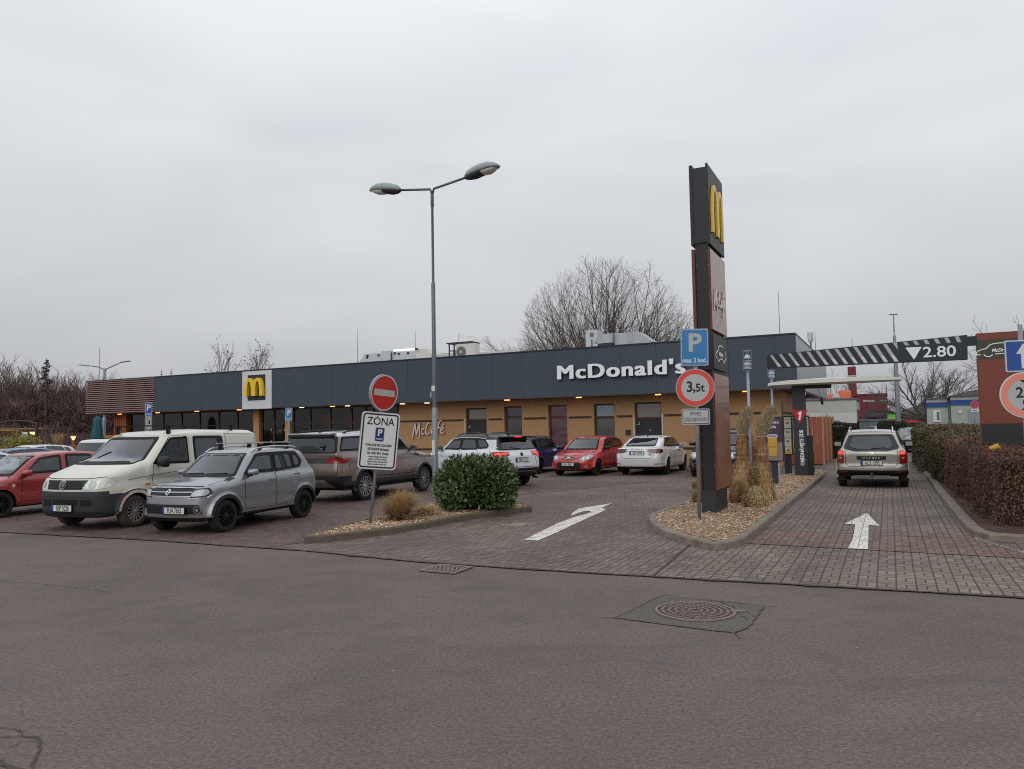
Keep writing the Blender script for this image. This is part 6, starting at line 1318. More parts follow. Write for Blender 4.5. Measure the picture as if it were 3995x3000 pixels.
sidewin(c, [[(1.45, 1.17), (1.85, 1.47), (2.32, 1.52), (2.32, 1.17)], [(2.42, 1.17), (2.42, 1.52), (3.05, 1.51), (3.20, 1.19)], [(3.28, 1.20), (3.16, 1.50), (3.55, 1.44), (3.70, 1.24)]])
for sg in (-1, 1):
    l = c.decal('tail_light', rounded([(sg*.70, .68), (sg*.89, .70), (sg*.88, .96), (sg*.82, 1.05), (sg*.71, 1.04)], .03), 'B', 'lamp_rear', .010, .04); c.decal('brake_lamp', rounded([(sg*.72, .94), (sg*.85, .94), (sg*.83, 1.02), (sg*.73, 1.02)], .015), 'B', 'lamp_brake', .018, .04, parent=l); c.decal('reverse_lamp', disc(.035, 12, sg*.785, .84), 'B', 'lamp_head', .018, .04, parent=l)
    c.decal('tail_light_wrap', rounded([(4.04, .72), (4.17, .71), (4.15, 1.04), (4.06, 1.03)], .03), 'R' if sg > 0 else 'L', 'lamp_rear', .010, .04, parent=l)
    c.decal('bumper_reflector', rounded([(sg*.60, .44), (sg*.82, .45), (sg*.82, .48), (sg*.60, .47)], .01), 'B', 'lamp_rear', .012)
hb = c.decal('tailgate_handle_panel', rounded([(-.36, .79), (.36, .79), (.38, .89), (-.38, .89)], .03), 'B', 'cladding_black', .014, .05)
m4 = Matrix.Translation((c.hit('B', 0, .84)[0].x+.022, 0, .84)) @ Matrix.Rotation(math.pi/2, 4, 'Z') @ Matrix.Rotation(math.pi/2, 4, 'X'); text('DUSTER', c.root, MATS['chrome'], m4, size=.065, space=1.6, bold=.003, name='tailgate_lettering', sx=1.3)
c.decal('emblem', [(-.06, 1.0), (.06, 1.0), (.045, .93), (0, .915), (-.045, .93)], 'B', 'chrome', .012); c.decal('emblem_slot', [(-.035, .985), (.035, .985), (.02, .965), (-.02, .965)], 'B', 'galv_dark', .018)
c.line('tailgate_gap', [(.66, 1.05), (.66, .70), (.58, .60), (-.58, .60), (-.66, .70), (-.66, 1.05)], 'B', 'seam', .012, .005); c.plate('B', 0, .70, '6U2 1393', w=.52)
c.rails(1.8, 3.7, .56, 'chrome', lift=.08, rr=.022); c.mirrors(1.42, 1.12, 'rubber', size=(.15, .23, .16)); c.wiper('B', (0, 1.10), (.36, 1.12))
b = MB(); b.tube([(3.9, 0, .36), (4.36, 0, .36), (4.40, 0, .42)], .028, 8); b.lathe([(.001, .445), (.03, .43), (.03, .41), (.001, .39)], c=(4.40, 0, 0), n=12); b.box((4.2, 0, .33), (.08, .9, .06)); b.build('tow_bar', MATS['galv_dark'], c.root)
for sg in (-1, 1): b = MB(); b.box((3.86, sg*.79, .32), (.02, .24, .26)); b.build('mud_flap', MATS['rubber'], c.root)
c.place((3.49, -.87), G(3277, 1895), heading=HA, scale=1.0)
# ---- dull red hatchback at the left edge
def fabia(paint, label, simple=False):
    sp = dict(L=3.97, W=1.65, H=1.46, wheels=(.84, 3.30), rw=.30, ra=.36, belt=.96, paint=paint, tumble=.22, cabw=.94, cabtail=.95, bow=(.20, .10), wbow=.2, r1=.12, r2=.09, vox=.04 if not simple else .05, clear=0 if simple else 1,
        low=[(.12, .2), (.02, .36), (0, .5), (.04, .64), (.18, .74), (1.0, .92), (2.2, .96), (3.6, .99), (3.88, .95), (3.95, .8), (3.97, .55), (3.92, .3), (3.8, .22)],
        cab=[(.92, .85), (1.60, 1.32), (1.9, 1.42), (2.6, 1.455), (3.2, 1.42), (3.5, 1.35), (3.86, .95), (3.8, .85), (1, .8)])
    c = Car('parked_car', label, 'car', sp); c.wheels('rim_black', 6)
    ws = [(-.62, .94), (.62, .94), (.52, 1.34), (-.52, 1.34)]; wf = c.decal('windscreen', rounded([(x*1.05, z+(.02 if z > 1.2 else -.02)) for x, z in ws], .05), 'F', 'rubber', .004, .05); c.decal('pane', rounded(ws, .05), 'F', 'windscreen', .009, .05, parent=wf)
    sidewin(c, [[(1.38, .98), (1.76, 1.29), (2.24, 1.355), (2.24, .97)], [(2.40, .97), (2.40, 1.36), (3.02, 1.34), (3.14, 1.0)]])
    door(c, [(1.28, .34), (1.28, .95), (2.30, .965), (2.30, .32)], 2.14, .84, paint, paint); door(c, [(2.34, .32), (2.34, .965), (3.16, .98), (3.02, .66), (2.9, .40)], 3.0, .87, paint, paint)
    for sg in (-1, 1): c.decal('headlight', rounded([(sg*.42, .56), (sg*.74, .56), (sg*.77, .70), (sg*.5, .72)], .04), 'F', 'lamp_head', .010, .04)
    c.decal('grille', rounded([(-.34, .56), (.34, .56), (.36, .70), (-.36, .70)], .03), 'F', 'rubber', .008); c.line('side_moulding', [(.8, .52), (3.0, .52)], 'L', paint, .05, .014)
    c.decal('side_repeater', rounded([(1.06, .68), (1.13, .68), (1.13, .74), (1.06, .74)], .01), 'L', 'lamp_cream', .010)
    for sd in 'LR': c.decal('tail_light', rounded([(3.68, .72), (3.96, .72), (3.86, 1.02), (3.62, 1.25), (3.56, 1.2)], .03), sd, 'lamp_rear', .008)
    f = c.decal('rear_window', rounded([(-.56, 1.0), (.56, 1.0), (.50, 1.32), (-.50, 1.32)], .06), 'B', 'glass_dark', .006, .06)
    c.mirrors(1.32, .94, paint, size=(.16, .22, .14)); c.wiper('F', (.5, .96), (.1, 1.08)); return c
c = fabia('paint_dull_red', 'faded red hatchback at the left edge beside the cream van'); c.place((.84, -.80), G(3, 2023), heading=HN+math.radians(2), scale=1.02)
c = fabia('paint_steel_blue', 'steel blue hatchback in the back row beyond the faded red hatchback', True); w_ = AT(165, 1740, 27.5); c.place((3.0, -.6), Vector((w_.x, w_.y, 0)), heading=HN+math.radians(2))
c = i30('paint_snow', 'white hatchback cut off by the left edge of the view behind the red hatchback', simple=True, rim='rim_silver'); w_ = AT(38, 1760, 21.5); c.place((3.5, -.8), Vector((w_.x, w_.y, 0)), heading=HN+math.radians(2))
sp = dict(clear=0, L=4.4, W=1.85, H=1.74, wheels=(.86, 3.50), rw=.34, ra=.40, belt=1.12, paint='paint_snow', tumble=.15, cabw=.95, cabtail=.98, bow=(.22, .06), r1=.12, r2=.10, vox=.05, low=[(.12, .26), (.02, .42), (0, .62), (.05, .85), (1.0, 1.08), (4.3, 1.12), (4.4, .7), (4.3, .3)], cab=[(.95, 1.0), (1.6, 1.6), (2, 1.72), (4.1, 1.70), (4.22, 1.62), (4.36, 1.1), (4.3, .95), (1.05, .95)])
c = Car('parked_car', 'white van-like car with a wide dark rear window showing above the cream van bonnet', 'car', sp); c.wheels('rim_silver', 5)
f = c.decal('rear_window', rounded([(-.84, 1.10), (.84, 1.10), (.76, 1.58), (-.76, 1.58)], .06), 'B', 'glass_dark', .006, .06); sidewin(c, [[(1.5, 1.16), (1.9, 1.58), (2.5, 1.60), (2.5, 1.16)], [(2.6, 1.16), (2.6, 1.6), (4.0, 1.58), (4.1, 1.16)]]); c.wiper('B', (0, 1.13), (-.3, 1.3)); c.rails(1.8, 4.0, .7, 'rubber')
w_ = AT(355, 1760, 27.0); c.place((4.3, 0), Vector((w_.x, w_.y, 0)), heading=HA+math.radians(8))
c = i30('paint_snow', 'small white car low behind the white van-like car in the back row', simple=True, rim='rim_silver'); w_ = AT(285, 1760, 34.0); c.place((3.6, -.8), Vector((w_.x, w_.y, 0)), heading=HN)
c = saloon('paint_black', 'black saloon crossing behind the gap between the clipped hedges', True); w_ = AT(3545, 1720, 44.0); c.place((.5, 0), Vector((w_.x, w_.y, 0)), heading=math.radians(55))
c = saloon('paint_snow', 'white estate car beyond the hedge near the small kiosk', True); w_ = AT(3800, 1720, 31.0); c.place((1.2, 0), Vector((w_.x, w_.y, 0)), heading=math.radians(-10))
c = i30('paint_snow', 'white car roof beyond the beige car at the end of the lane', simple=True, rim='rim_silver'); w_ = AT(3410, 1700, 62.0); c.place((2, 0), Vector((w_.x, w_.y, 0)), heading=math.radians(10))
# ------------------------------------------------------------------ street furniture and signs
def up(loc=(0, 0, 0), rz=0.0): return XZ(loc, rz)
def plate(parent, name, poly, mat, rim, m4, t=.02, rimw=.02):
    """sign plate: rim-coloured body with a slightly smaller face on it"""
    b = MB(); b.prism(poly, -t, 0, m4); o = b.build(name, MATS[rim], parent)
    cx_ = sum(p[0] for p in poly)/len(poly); cy_ = sum(p[1] for p in poly)/len(poly)
    w_ = max(p[0] for p in poly)-min(p[0] for p in poly); h_ = max(p[1] for p in poly)-min(p[1] for p in poly)
    b = MB(); b.prism([(cx_+(x-cx_)*(1-2*rimw/w_), cy_+(y-cy_)*(1-2*rimw/h_)) for x, y in poly], .0004, .003, m4); b.build('sign_face', MATS[mat], o); return o
def ring(parent, name, r1, r2, mat, m4, z=.004, n=40, cx=0, cy=0):
    b = MB(); vs = [m4 @ Vector((cx+r*math.cos(2*math.pi*k/n), cy+r*math.sin(2*math.pi*k/n), z)) for r in (r1, r2) for k in range(n)]
    b.add(vs, [(k, (k+1) % n, n+(k+1) % n, n+k) for k in range(n)]); return b.build(name, MATS[mat], parent)
def flat(parent, name, poly, mat, m4, z=.004, t=.002):
    b = MB(); b.prism(poly, z, z+t, m4); return b.build(name, MATS[mat], parent)
def frame(parent, name, w_, h_, wd, r, mat, m4, z=.004, cy=0):
    A, B_ = rpoly(w_, h_, r, cy=cy), rpoly(w_-2*wd, h_-2*wd, max(.005, r-wd), cy=cy); n = len(A); b = MB()
    b.add([m4 @ Vector((*p, z)) for p in A+B_], [(k, (k+1) % n, n+(k+1) % n, n+k) for k in range(n)]); return b.build(name, MATS[mat], parent)
def T(txt, parent, m4, x, y, size, mat='sign_black', z=.005, **kw):
    return text(txt, parent, MATS[mat], m4 @ Matrix.Translation((x, y, z)), size=size, **kw)

# double street lamp
p = G(1700, 1966, .1); t = thing('street_lamp', 'tall galvanised double-headed street lamp rising from the bush island', 'street lamp', (p.x, p.y, .06), LA)
h_ = 8.0-.06
b = MB(); b.tube([(0, 0, 0), (0, 0, 2.2), (0, 0, 2.30)], [.073, .070, .052], 16); b.build('base_tube', MATS['galv'], t, smooth=True, auto=True)
b = MB(); b.tube([(0, 0, 2.30), (0, 0, 5.25), (0, 0, 5.29)], [.050, .048, .034], 14); b.build('middle_tube', MATS['galv_dark'], t, auto=True, smooth=True)
zt = 7.55; b = MB(); b.tube([(0, 0, 5.29), (0, 0, zt-.45), (0, 0, zt-.42), (0, 0, zt-.12)], [.032, .030, .042, .040], 12); b.build('top_tube', MATS['galv_dark'], t, auto=True, smooth=True)
b = MB(); b.lathe([(.056, 0), (.056, .035), (.05, .04)], c=(0, 0, 2.26), n=16); b.build('collar', MATS['galv'], t)
b = MB(); b.box((-.036*2, -.03, 2.6), (.005, .09, .12)); b.box((0, -.054, 2.75), (.09, .006, .13)); b.build('sticker', MATS['sign_white'], t)
b = MB(); b.box((0, -.0745, 1.36), (.075, .004, .34)); b.build('worn_sticker', MATS['sign_white'], t)
for sg in (-1, 1):
    tip = Vector((sg*.98, 0, zt+.13)); b = MB(); b.tube([(0, 0, zt-.14), (sg*.05, 0, zt), tip], [.034, .030, .028], 10); a = b.build('arm', MATS['galv_dark'], t, smooth=True)
    # lantern head: lofted housing with flat lid edge and glass bowl underneath
    d = Vector((sg, 0, .13)).normalized(); u_ = Vector((0, 1, 0)); n_ = d.cross(u_)*(-sg)*-1
    if n_.z < 0: n_ = -n_
    ST = [(-.05, .06, .06, .05), (.04, .12, .13, .08), (.20, .155, .17, .10), (.40, .18, .19, .07), (.62, .175, .17, .04), (.77, .13, .11, .02), (.86, .05, .03, .01)]
    def loft(sections, name, mat, par):
        vs, fs = [], []; m_ = 12
        for (s_, w_, hu, hd) in sections:
            c0 = tip+d*s_
            for k in range(m_):
                aa = 2*math.pi*k/m_; cc, ss = math.cos(aa), math.sin(aa); yy = w_*math.copysign(abs(cc)**.7, cc); zz = (hu if ss > 0 else hd)*math.copysign(abs(ss)**.8, ss); vs.append(c0+u_*yy+n_*zz)
        for i in range(len(sections)-1):
            for k in range(m_): fs.append((i*m_+k, i*m_+(k+1) % m_, (i+1)*m_+(k+1) % m_, (i+1)*m_+k))
        fs += [tuple(range(m_)), tuple((len(sections)-1)*m_+k for k in range(m_-1, -1, -1))]
        b = MB(); b.add(vs, fs); return b.build(name, MATS[mat], par, smooth=True)
    hd = loft([(s_, w_, hu, .012) for s_, w_, hu, hd_ in ST], 'lamp_head', 'lamp_shell', t)
    loft([(s_, w_*.93, -.008, hd_) for s_, w_, hu, hd_ in ST[:4]], 'gear_tray', 'cladding', hd)
    loft([(.34, .13, -.01, .02), (.45, .15, -.01, .085), (.58, .15, -.01, .10), (.70, .12, -.01, .07), (.79, .07, -.01, .02)], 'glass_bowl', 'lamp_glass', hd)
    loft([(.36, .16, -.006, .018), (.60, .165, -.006, .018), (.80, .08, -.006, .018)], 'lens_frame', 'black_plastic', hd)

# no-entry + zone sign on a leaning post
p = G(1443, 2043, .1); t = thing('sign_post', 'leaning post with red no-entry disc above the white ZÓNA board', 'traffic sign', (p.x, p.y, .08), 0); t.rotation_euler = (0, math.radians(6.3), 0)
b = MB(); b.tube([(0, 0, 0), (0, 0, 2.75)], .032, 12); b.build('post', MATS['galv'], t, smooth=True)
zb_ = 1.03; m4 = up((.02, -.055, 1.58), math.radians(24)) @ Matrix.Rotation(math.radians(.5), 4, 'Z')
bd = plate(t, 'zone_board', rpoly(.74, 1.08, .07), 'sign_white', 'sign_rim', m4, .018, .008)
frame(bd, 'black_border', .68, 1.02, .028, .06, 'sign_black', m4)
T('ZÓNA', bd, m4, 0, .36, .20, bold=.002, sx=.90); frame(bd, 'inner_sign_border', .17, .26, .010, .02, 'sign_deep_blue', m4, .005, cy=.12); flat(bd, 'inner_sign', rpoly(.145, .235, .012, cy=.12), 'navy', m4, .005)
T('P', bd, m4, 0, .15, .17, 'sign_white', z=.009, bold=.006); T('RÉSERVÉ', bd, m4, 0, .035, .036, 'sign_white', z=.009, sx=.85, bold=.001)
for k, s_ in enumerate(('VYHRAZENÉ PRO ZÁKAZNÍKY', "RESTAURACE McDonald's", 'NA DOBU MAX. 2 hodiny')): T(s_, bd, m4, 0, -.085-.075*k, .062, bold=.0025, sx=.60)
for k, s_ in enumerate(('V ostatních případech bude účtován', 'poplatek ve výši 30,- Kč za každou', 'započatou hodinu, nebo bude vozidlo', 'odtaženo na náklady uživatele vozu.')): T(s_, bd, m4, 0, -.30-.046*k, .042, bold=.0012, sx=.60)
m5 = up((.03, -.055, 2.49), math.radians(53))
dd = plate(t, 'no_entry_disc', disc(.35, 44), 'sign_stop_red', 'sign_rim', m5, .05, .016); ring(dd, 'white_rim', .335, .318, 'sign_white', m5, .0045); flat(dd, 'white_bar', [(-.26, -.06), (.26, -.06), (.26, .06), (-.26, .06)], 'sign_grey', m5, .004)
# parking + weight limit post
p = G(2729, 2029, .1); t = thing('sign_post', 'post with blue parking sign, round 3,5t limit and small white plate', 'traffic sign', (p.x, p.y, .08), 0); t.rotation_euler = (0, math.radians(.4), 0); rz_ = math.radians(-12)
b = MB(); b.tube([(0, 0, 0), (0, 0, 3.55)], .032, 12); b.build('post', MATS['galv'], t, smooth=True)
def pz(px, py): return AT(px, py, p.y).z-.08
def px_(px, py): return AT(px, py, p.y).x-p.x
m4 = up((px_(2702, 1356), -.05, pz(2702, 1356)), rz_) @ Matrix.Rotation(math.radians(-.8), 4, 'Z'); s_ = plate(t, 'parking_sign', rpoly(.50, .69, .035), 'sign_grey', 'sign_rim', m4, .018, .012)
flat(s_, 'blue_field', rpoly(.455, .645, .025), 'sign_blue', m4, .0045); T('P', s_, m4, 0, .07, .46, 'sign_grey', z=.0075, bold=.014, sx=1.05); T('max. 2 hod.', s_, m4, .0, -.245, .115, 'sign_white', z=.0075, sx=.80, bold=.003)
m4 = up((px_(2706, 1513), -.05, pz(2706, 1513)), rz_); s_ = plate(t, 'weight_limit_disc', disc(.352, 48), 'sign_grey', 'sign_rim', m4, .02, .012); ring(s_, 'red_ring', .335, .252, 'sign_red', m4, .0045)
T('3', s_, m4, -.10, .01, .27, bold=.006, sx=.95); T(',', s_, m4, -.02, .01, .24, bold=.006); T('5t', s_, m4, .085, -.008, .205, bold=.005, sx=.95)
m4 = up((px_(2709, 1626), -.05, pz(2709, 1626)), rz_); s_ = plate(t, 'supplementary_plate', rpoly(.51, .30, .03), 'sign_grey', 'sign_rim', m4, .018, .006); frame(s_, 'black_border', .475, .265, .012, .025, 'sign_black', m4, .0045)
T('MIMO', s_, m4, .0, .052, .10, sx=.76); T('ZÁSOBOVÁNÍ', s_, m4, 0, -.055, .10, sx=.66)
# right-edge post
pp = AT(3990, 1540, 11.3); t = thing('sign_post', 'post at the right edge with blue arrow sign above a faded red-ringed disc', 'traffic sign', (pp.x+.03, 11.3, .08), 0); rz_ = math.radians(-20)
b = MB(); b.tube([(0, 0.02, 0), (0, 0.02, 3.2)], .032, 12); b.build('post', MATS['galv'], t, smooth=True)
zz = AT(3990, 1389, 11.3).z-.08; m4 = up((-.02, -.05, zz), math.radians(-12)); s_ = plate(t, 'one_way_sign', rpoly(.50, .48, .02), 'sign_white', 'sign_rim', m4, .018, .004); flat(s_, 'blue_field', rpoly(.46, .44, .01), 'sign_deep_blue', m4, .0045)
flat(s_, 'white_arrow', [(-.035, -.19), (.035, -.19), (.035, .03), (.10, .03), (0, .19), (-.10, .03), (-.035, .03)], 'sign_white', m4, .007)
zz = AT(3990, 1541, 11.3).z-.08; m4 = up((-.02, -.05, zz), math.radians(-14)); s_ = plate(t, 'height_limit_disc', disc(.345, 48), 'sign_grey', 'sign_white', m4, .02, .014); ring(s_, 'faded_ring', .328, .238, 'sign_faded', m4, .0045)
T('2,8', s_, m4, -.0, .03, .22, bold=.004); T('m', s_, m4, 0, -.10, .12, bold=.003); flat(s_, 'arrow_top', [(-.07, .225), (.07, .225), (0, .17)], 'sign_black', m4, .0045); flat(s_, 'arrow_bottom', [(-.07, -.225), (0, -.17), (.07, -.225)], 'sign_black', m4, .0045)

# sign tower
t = LT('sign_tower', 'tall brown and black sign tower with yellow double-arch emblem on its top', 'sign tower', -3.08, 15.0, .05)
b = MB(); b.bx(-.30, -.0, 0, 1.08, 0, .5); b.build('base', MATS['dark_metal'], t, bevel=.01)
b = MB(); b.bx(-.275, -.02, .05, 1.42, .45, 7.0); b.build('core', MATS['black_plastic'], t)
def pair(name, z0, z1, face, edge, y0=0.0, y1=1.5, xo=.0):
    b = MB(); b.bx(-.345-xo, -.28, y0, y1, z0, z1); l = b.build(name+'_panel', MATS[edge], t, bevel=.006)
    b = MB(); b.bx(-.015, .025+xo, y0, y1, z0, z1); r = b.build(name+'_panel', MATS[edge], t, bevel=.006)
    b = MB(); b.bx(.0255+xo, .030+xo, y0+.012, y1-.012, z0+.012, z1-.012); b.build('panel_face', MATS[face], r); return r
r1 = pair('lower', .50, 2.82, 'copper_face', 'copper_edge'); r2 = pair('menu_box', 2.90, 3.60, 'black_panel', 'black_metal', .02, 1.38); r3 = pair('upper', 3.68, 5.33, 'copper_upper', 'copper_edge'); r4 = pair('emblem', 5.41, 7.06, 'black_panel', 'black_metal')
b = MB(); b.bx(-.29, -.005, .015, .05, 2.88, 3.62); b.build('box_casing', MATS['black_metal'], t); b = MB(); b.bx(-.29, -.005, .02, 1.45, 5.45, 6.98); b.build('emblem_casing', MATS['black_metal'], t)
bo = MB()
for z in (1.0, 1.6, 2.2, 2.7, 3.8, 4.4, 5.0, 5.28):
    for x in (-.262, -.03): bo.lathe([(.008, -.006+.05), (.006, .045)], c=(x, -.0, z), n=8, axis='y')
bo.build('bolts', MATS['galv'], t)
me4 = Matrix.Translation((.032, .72, 5.68)) @ Matrix.Rotation(math.pi/2, 4, 'Z') @ Matrix.Rotation(math.pi/2, 4, 'X')
arches('double_arch', 1.04, 1.04, .125, .045, me4, r4, MATS['arch_yellow'])
ms = Matrix.Translation((.032, .78, 4.08)) @ Matrix.Rotation(math.pi/2, 4, 'Z') @ Matrix.Rotation(math.pi/2, 4, 'X'); script(r3, ms, 1.22, MATS['letter_white'], MATS['copper_upper'], stroke=.055, t=.012)
def car_logo(parent, m4, w_, mat, dz=.004, txt=True):
    S = [[(-.50, -.10), (-.47, -.02), (-.36, .03), (-.28, .05), (-.18, .14), (0, .17), (.18, .16), (.24, .15)], [(-.50, -.10), (-.40, -.10)], [(-.34, -.10), (-.28, -.155), (-.20, -.15), (-.15, -.11)], [(.16, -.10), (.22, -.155), (.30, -.15), (.36, -.10)], [(-.10, -.10), (.12, -.10)], [(.44, -.10), (.50, -.02), (.44, .08)]]
    b = MB()
    for i, st in enumerate(S):
        P_ = [(x*w_, y*w_) for x, y in smooth2d(st, 4)]; vs, fs = ribbon(P_, w_*.022, dz+i*.0006, .004); b.add([m4 @ Vector(v) for v in vs], fs)
    b.build('car_outline', mat, parent)
    if txt: text('McDrive', parent, mat, m4 @ Matrix.Translation((.02*w_, -.01*w_, dz+.003)), size=w_*.115, bold=w_*.003, shear=.25, sx=.92, extrude=.002)
car_logo(r2, Matrix.Translation((.032, .70, 3.24)) @ Matrix.Rotation(math.pi/2, 4, 'Z') @ Matrix.Rotation(math.pi/2, 4, 'X'), 1.02, MATS['letter_white'])

# height bar and its brown post
BB = 16.8; AX = -2.285
t = LT('height_bar', 'black height bar with white diagonal stripes and 2.80 spanning the lane', 'height bar', AX, BB, 0)
def bp(px, py, yo=-.03): q = PL(px, py, BB+yo); return (q.x-AX, q.z)
b = MB(); b.prism([bp(2993, 1437), bp(3776, 1402), bp(3774, 1306), bp(2993, 1385)], -.16, 0, Matrix.Translation((0, -.03, 0)) @ Matrix.Rotation(math.pi/2, 4, 'X') @ Matrix.Translation((0, 0, 0)))
b.build('beam', MATS['fascia_cap'], t, bevel=.005)
m4 = Matrix.Translation((0, -.03, 0)) @ Matrix.Rotation(math.pi/2, 4, 'X')
def topy(px): return 1385+(1306-1385)*(px-2993)/781
def boty(px): return 1437+(1402-1437)*(px-2993)/783
tops = [3003, 3038, 3073, 3109, 3145, 3181, 3217, 3254, 3291, 3328, 3366, 3404, 3443]
for i, x in enumerate(tops):
    w_ = 12.5+i*.30; s_ = 33+i*1.15; y0 = topy(x)+2; y1 = boty(x+s_)-3
    b = MB(); b.prism([bp(x, y0), bp(x+w_, y0), bp(x+w_+s_, y1), bp(x+s_, y1)], 0, .004, m4); o = b.build('stripe', MATS['sign_grey'], t)
    b = MB(); f0 = .62; b.prism([bp(x+s_*f0+2, y0+(y1-y0)*f0), bp(x+w_+s_*f0, y0+(y1-y0)*f0), bp(x+w_+s_-1, y1-3), bp(x+s_+2, y1-3)], .004, .008, m4); b.build('reflector', MATS['sign_white'], o)
b = MB(); b.prism([bp(3482, 1337), bp(3499, 1335), bp(3503, 1365)], 0, .004, m4); b.build('stripe', MATS['sign_grey'], t)
for i, x in enumerate((3521, 3560, 3601, 3642, 3683, 3724)):
    y0 = topy(x)+2; b = MB(); b.prism([bp(x, y0), bp(x+16, y0-1), bp(x+16+11, y0+14+i*1.6), bp(x+11, y0+14+i*1.6)], 0, .004, m4); b.build('stripe', MATS['sign_grey'], t)
b = MB(); b.prism([bp(3532, 1356), bp(3596, 1353), bp(3566, 1403)], 0, .006, m4); b.build('triangle', MATS['letter_white'], t)
q0, q1, zc_, zt_ = bp(3601, 1380)[0], bp(3730, 1380)[0], bp(3665, 1392)[1], bp(3665, 1350)[1]
me = text_mesh('2.80', size=1.0, bold=.012, extrude=.004); xs = [v.co.x for v in me.vertices]; ys = [v.co.y for v in me.vertices]
for v in me.vertices: v.co = Vector(((v.co.x-min(xs))/(max(xs)-min(xs))*(q1-q0)+q0, (v.co.y-min(ys))/(max(ys)-min(ys))*(zt_-zc_)+zc_, v.co.z+.005))
me.transform(m4); me.materials.clear(); link('height_number', me, t, MATS['letter_white'])
x0_, z0_ = bp(3776, 1352); b = MB(); b.bx(x0_, x0_+.16, .0, .10, z0_+.02, bp(3774, 1312)[1]); b.build('coupling', MATS['black_metal'], t)
t = LT('entrance_pillar', 'wide brown clad pillar with olive band and white car outline, rising behind the hedge', 'pillar sign', 1.57, BB, 0)
def tz(px, py): return PL(px, py, BB).z
b = MB(); b.bx(0, .98, 0, .22, 0, tz(3803, 1301)); b.build('cladding', MATS['brown_clad'], t, bevel=.004)
def tz(px, py): return PL(px, py, BB).z
b = MB(); b.bx(.004, .976, -.004, 0, tz(3850, 1400), tz(3850, 1325)); bd = b.build('olive_band', MATS['olive'], t)
b = MB(); b.bx(.004, .976, -.004, 0, tz(3850, 1740), tz(3850, 1653)); b.build('dark_band', MATS['black_panel'], t)
car_logo(bd, XZ((PL(3899, 1366, BB).x-1.57, -.005, tz(3870, 1366))), .76, MATS['letter_white'])

# lit lantern posts
def lantern(a, b_, label, H=3.85):
    t = LT('lantern_post', label, 'lamp post', a, b_, .08, group='grey lantern posts on the sign island')
    b = MB(); b.tube([(0, 0, 0), (0, 0, H-.62)], .040, 10); b.build('pole', MATS['galv_blue'], t, smooth=True)
    h = MB(); h.lathe([(.04, H-.64), (.055, H-.58), (.12, H-.56), (.12, H-.53), (.05, H-.52)], n=18); hd = h.build('lamp_head', MATS['galv_blue'], t)
    b = MB(); b.lathe([(.07, H-.53), (.085, H-.50), (.085, H-.38), (.05, H-.34), (.0, H-.33)], n=16); b.lathe([(.06, H-.27), (.08, H-.24), (.06, H-.17), (0, H-.14)], n=16, cap=True); b.build('lamp_glass', MATS['sign_white'], hd)
    for z in (H-.46, H-.34, H-.27): b = MB(); b.lathe([(.125, z), (.125, z+.022), (.095, z+.022), (.095, z)], n=18, cap=False); b.build('louvre_ring', MATS['galv_blue'], hd)
    b = MB()
    for k in range(4): a_ = k*math.pi/2+.4; b.tube([(.11*math.cos(a_), .11*math.sin(a_), H-.54), (.11*math.cos(a_), .11*math.sin(a_), H)], .007, 5)
    b.build('cage_rods', MATS['galv_blue'], hd)
    b = MB(); b.lathe([(.115, H-.05), (.115, H-.035), (.1, H-.035), (.1, H-.05)], n=18, cap=False); b.build('cage_ring', MATS['galv_blue'], hd)
q = tolot(AT(2926, 1700, 20.9)); lantern(q.x, q.y, 'grey lantern post behind the taller tied grass, nearer of the two')
q = tolot(AT(3018, 1700, 24.8)); lantern(q.x, q.y, 'grey lantern post standing right behind the coffee poster, farther of the two')

# order point canopy
t = LT('order_point', 'dark order pillar with red triangle 1 carrying a thin white canopy over the lane', 'order pillar', -2.61, 26.26, .05, rot=math.radians(9))
b = MB(); b.bx(-.20, .20, 0, .30, 0, 3.02); pl = b.build('pillar', MATS['dark_metal'], t, bevel=.008)
b = MB(); b.bx(.202, .38, .10, .34, 0, 1.38); b.build('card_terminal', MATS['black_metal'], t, bevel=.01)
b = MB(); b.bx(-.21, 1.0, .06, .26, 2.92, 3.03); b.build('bracket', MATS['black_metal'], t)
N_ = 14; vs = []
for k in range(N_+1):
    x = -.95+4.0*k/N_; s_ = k/N_; zt = 3.12+.10*math.sin(math.pi*min(1, s_*1.0))**.7+.04*s_; zb_ = 3.03+.06*s_-.02
    hw_ = .85*(math.sin(math.pi*min(max(s_, .03), .985)))**.25
    for y in (-hw_, hw_): vs += [(x, .15+y, zb_+.03), (x, .15+y, min(zt, zb_+.16)), ]
    vs += [(x, .15-hw_*.5, zt), (x, .15+hw_*.5, zt), (x, .15, zb_)]
fs = []
for k in range(N_):
    o, p2 = k*7, (k+1)*7
    for a_, c_ in ((0, 1), (1, 4), (4, 5), (5, 3), (3, 2), (2, 6), (6, 0)): fs.append((o+a_, o+c_, p2+c_, p2+a_))
fs += [(0, 6, 2, 3, 5, 4, 1), tuple(N_*7+q for q in (1, 4, 5, 3, 2, 6, 0))]
b = MB(); b.add(vs, fs); b.build('canopy', MATS['canopy_white'], t)
m4 = XZ((-.01, -.006, 2.02)); flat(t, 'red_triangle', [(-.26, .20), (.26, .20), (0, -.27)], 'flag_red', m4, 0, .012); flat(t, 'lane_number', [(-.045, -.13), (.015, -.13), (.07, .15), (.02, .15), (-.06, .085), (-.05, .045), (.002, .085)], 'letter_white', m4, .0125)
text('OBJEDNÁVEJTE ZDE', t, MATS['letter_white'], XZ((.03, -.004, .98)) @ Matrix.Rotation(math.pi/2, 4, 'Z'), size=.155, bold=.004, sx=.84, name='pillar_lettering')
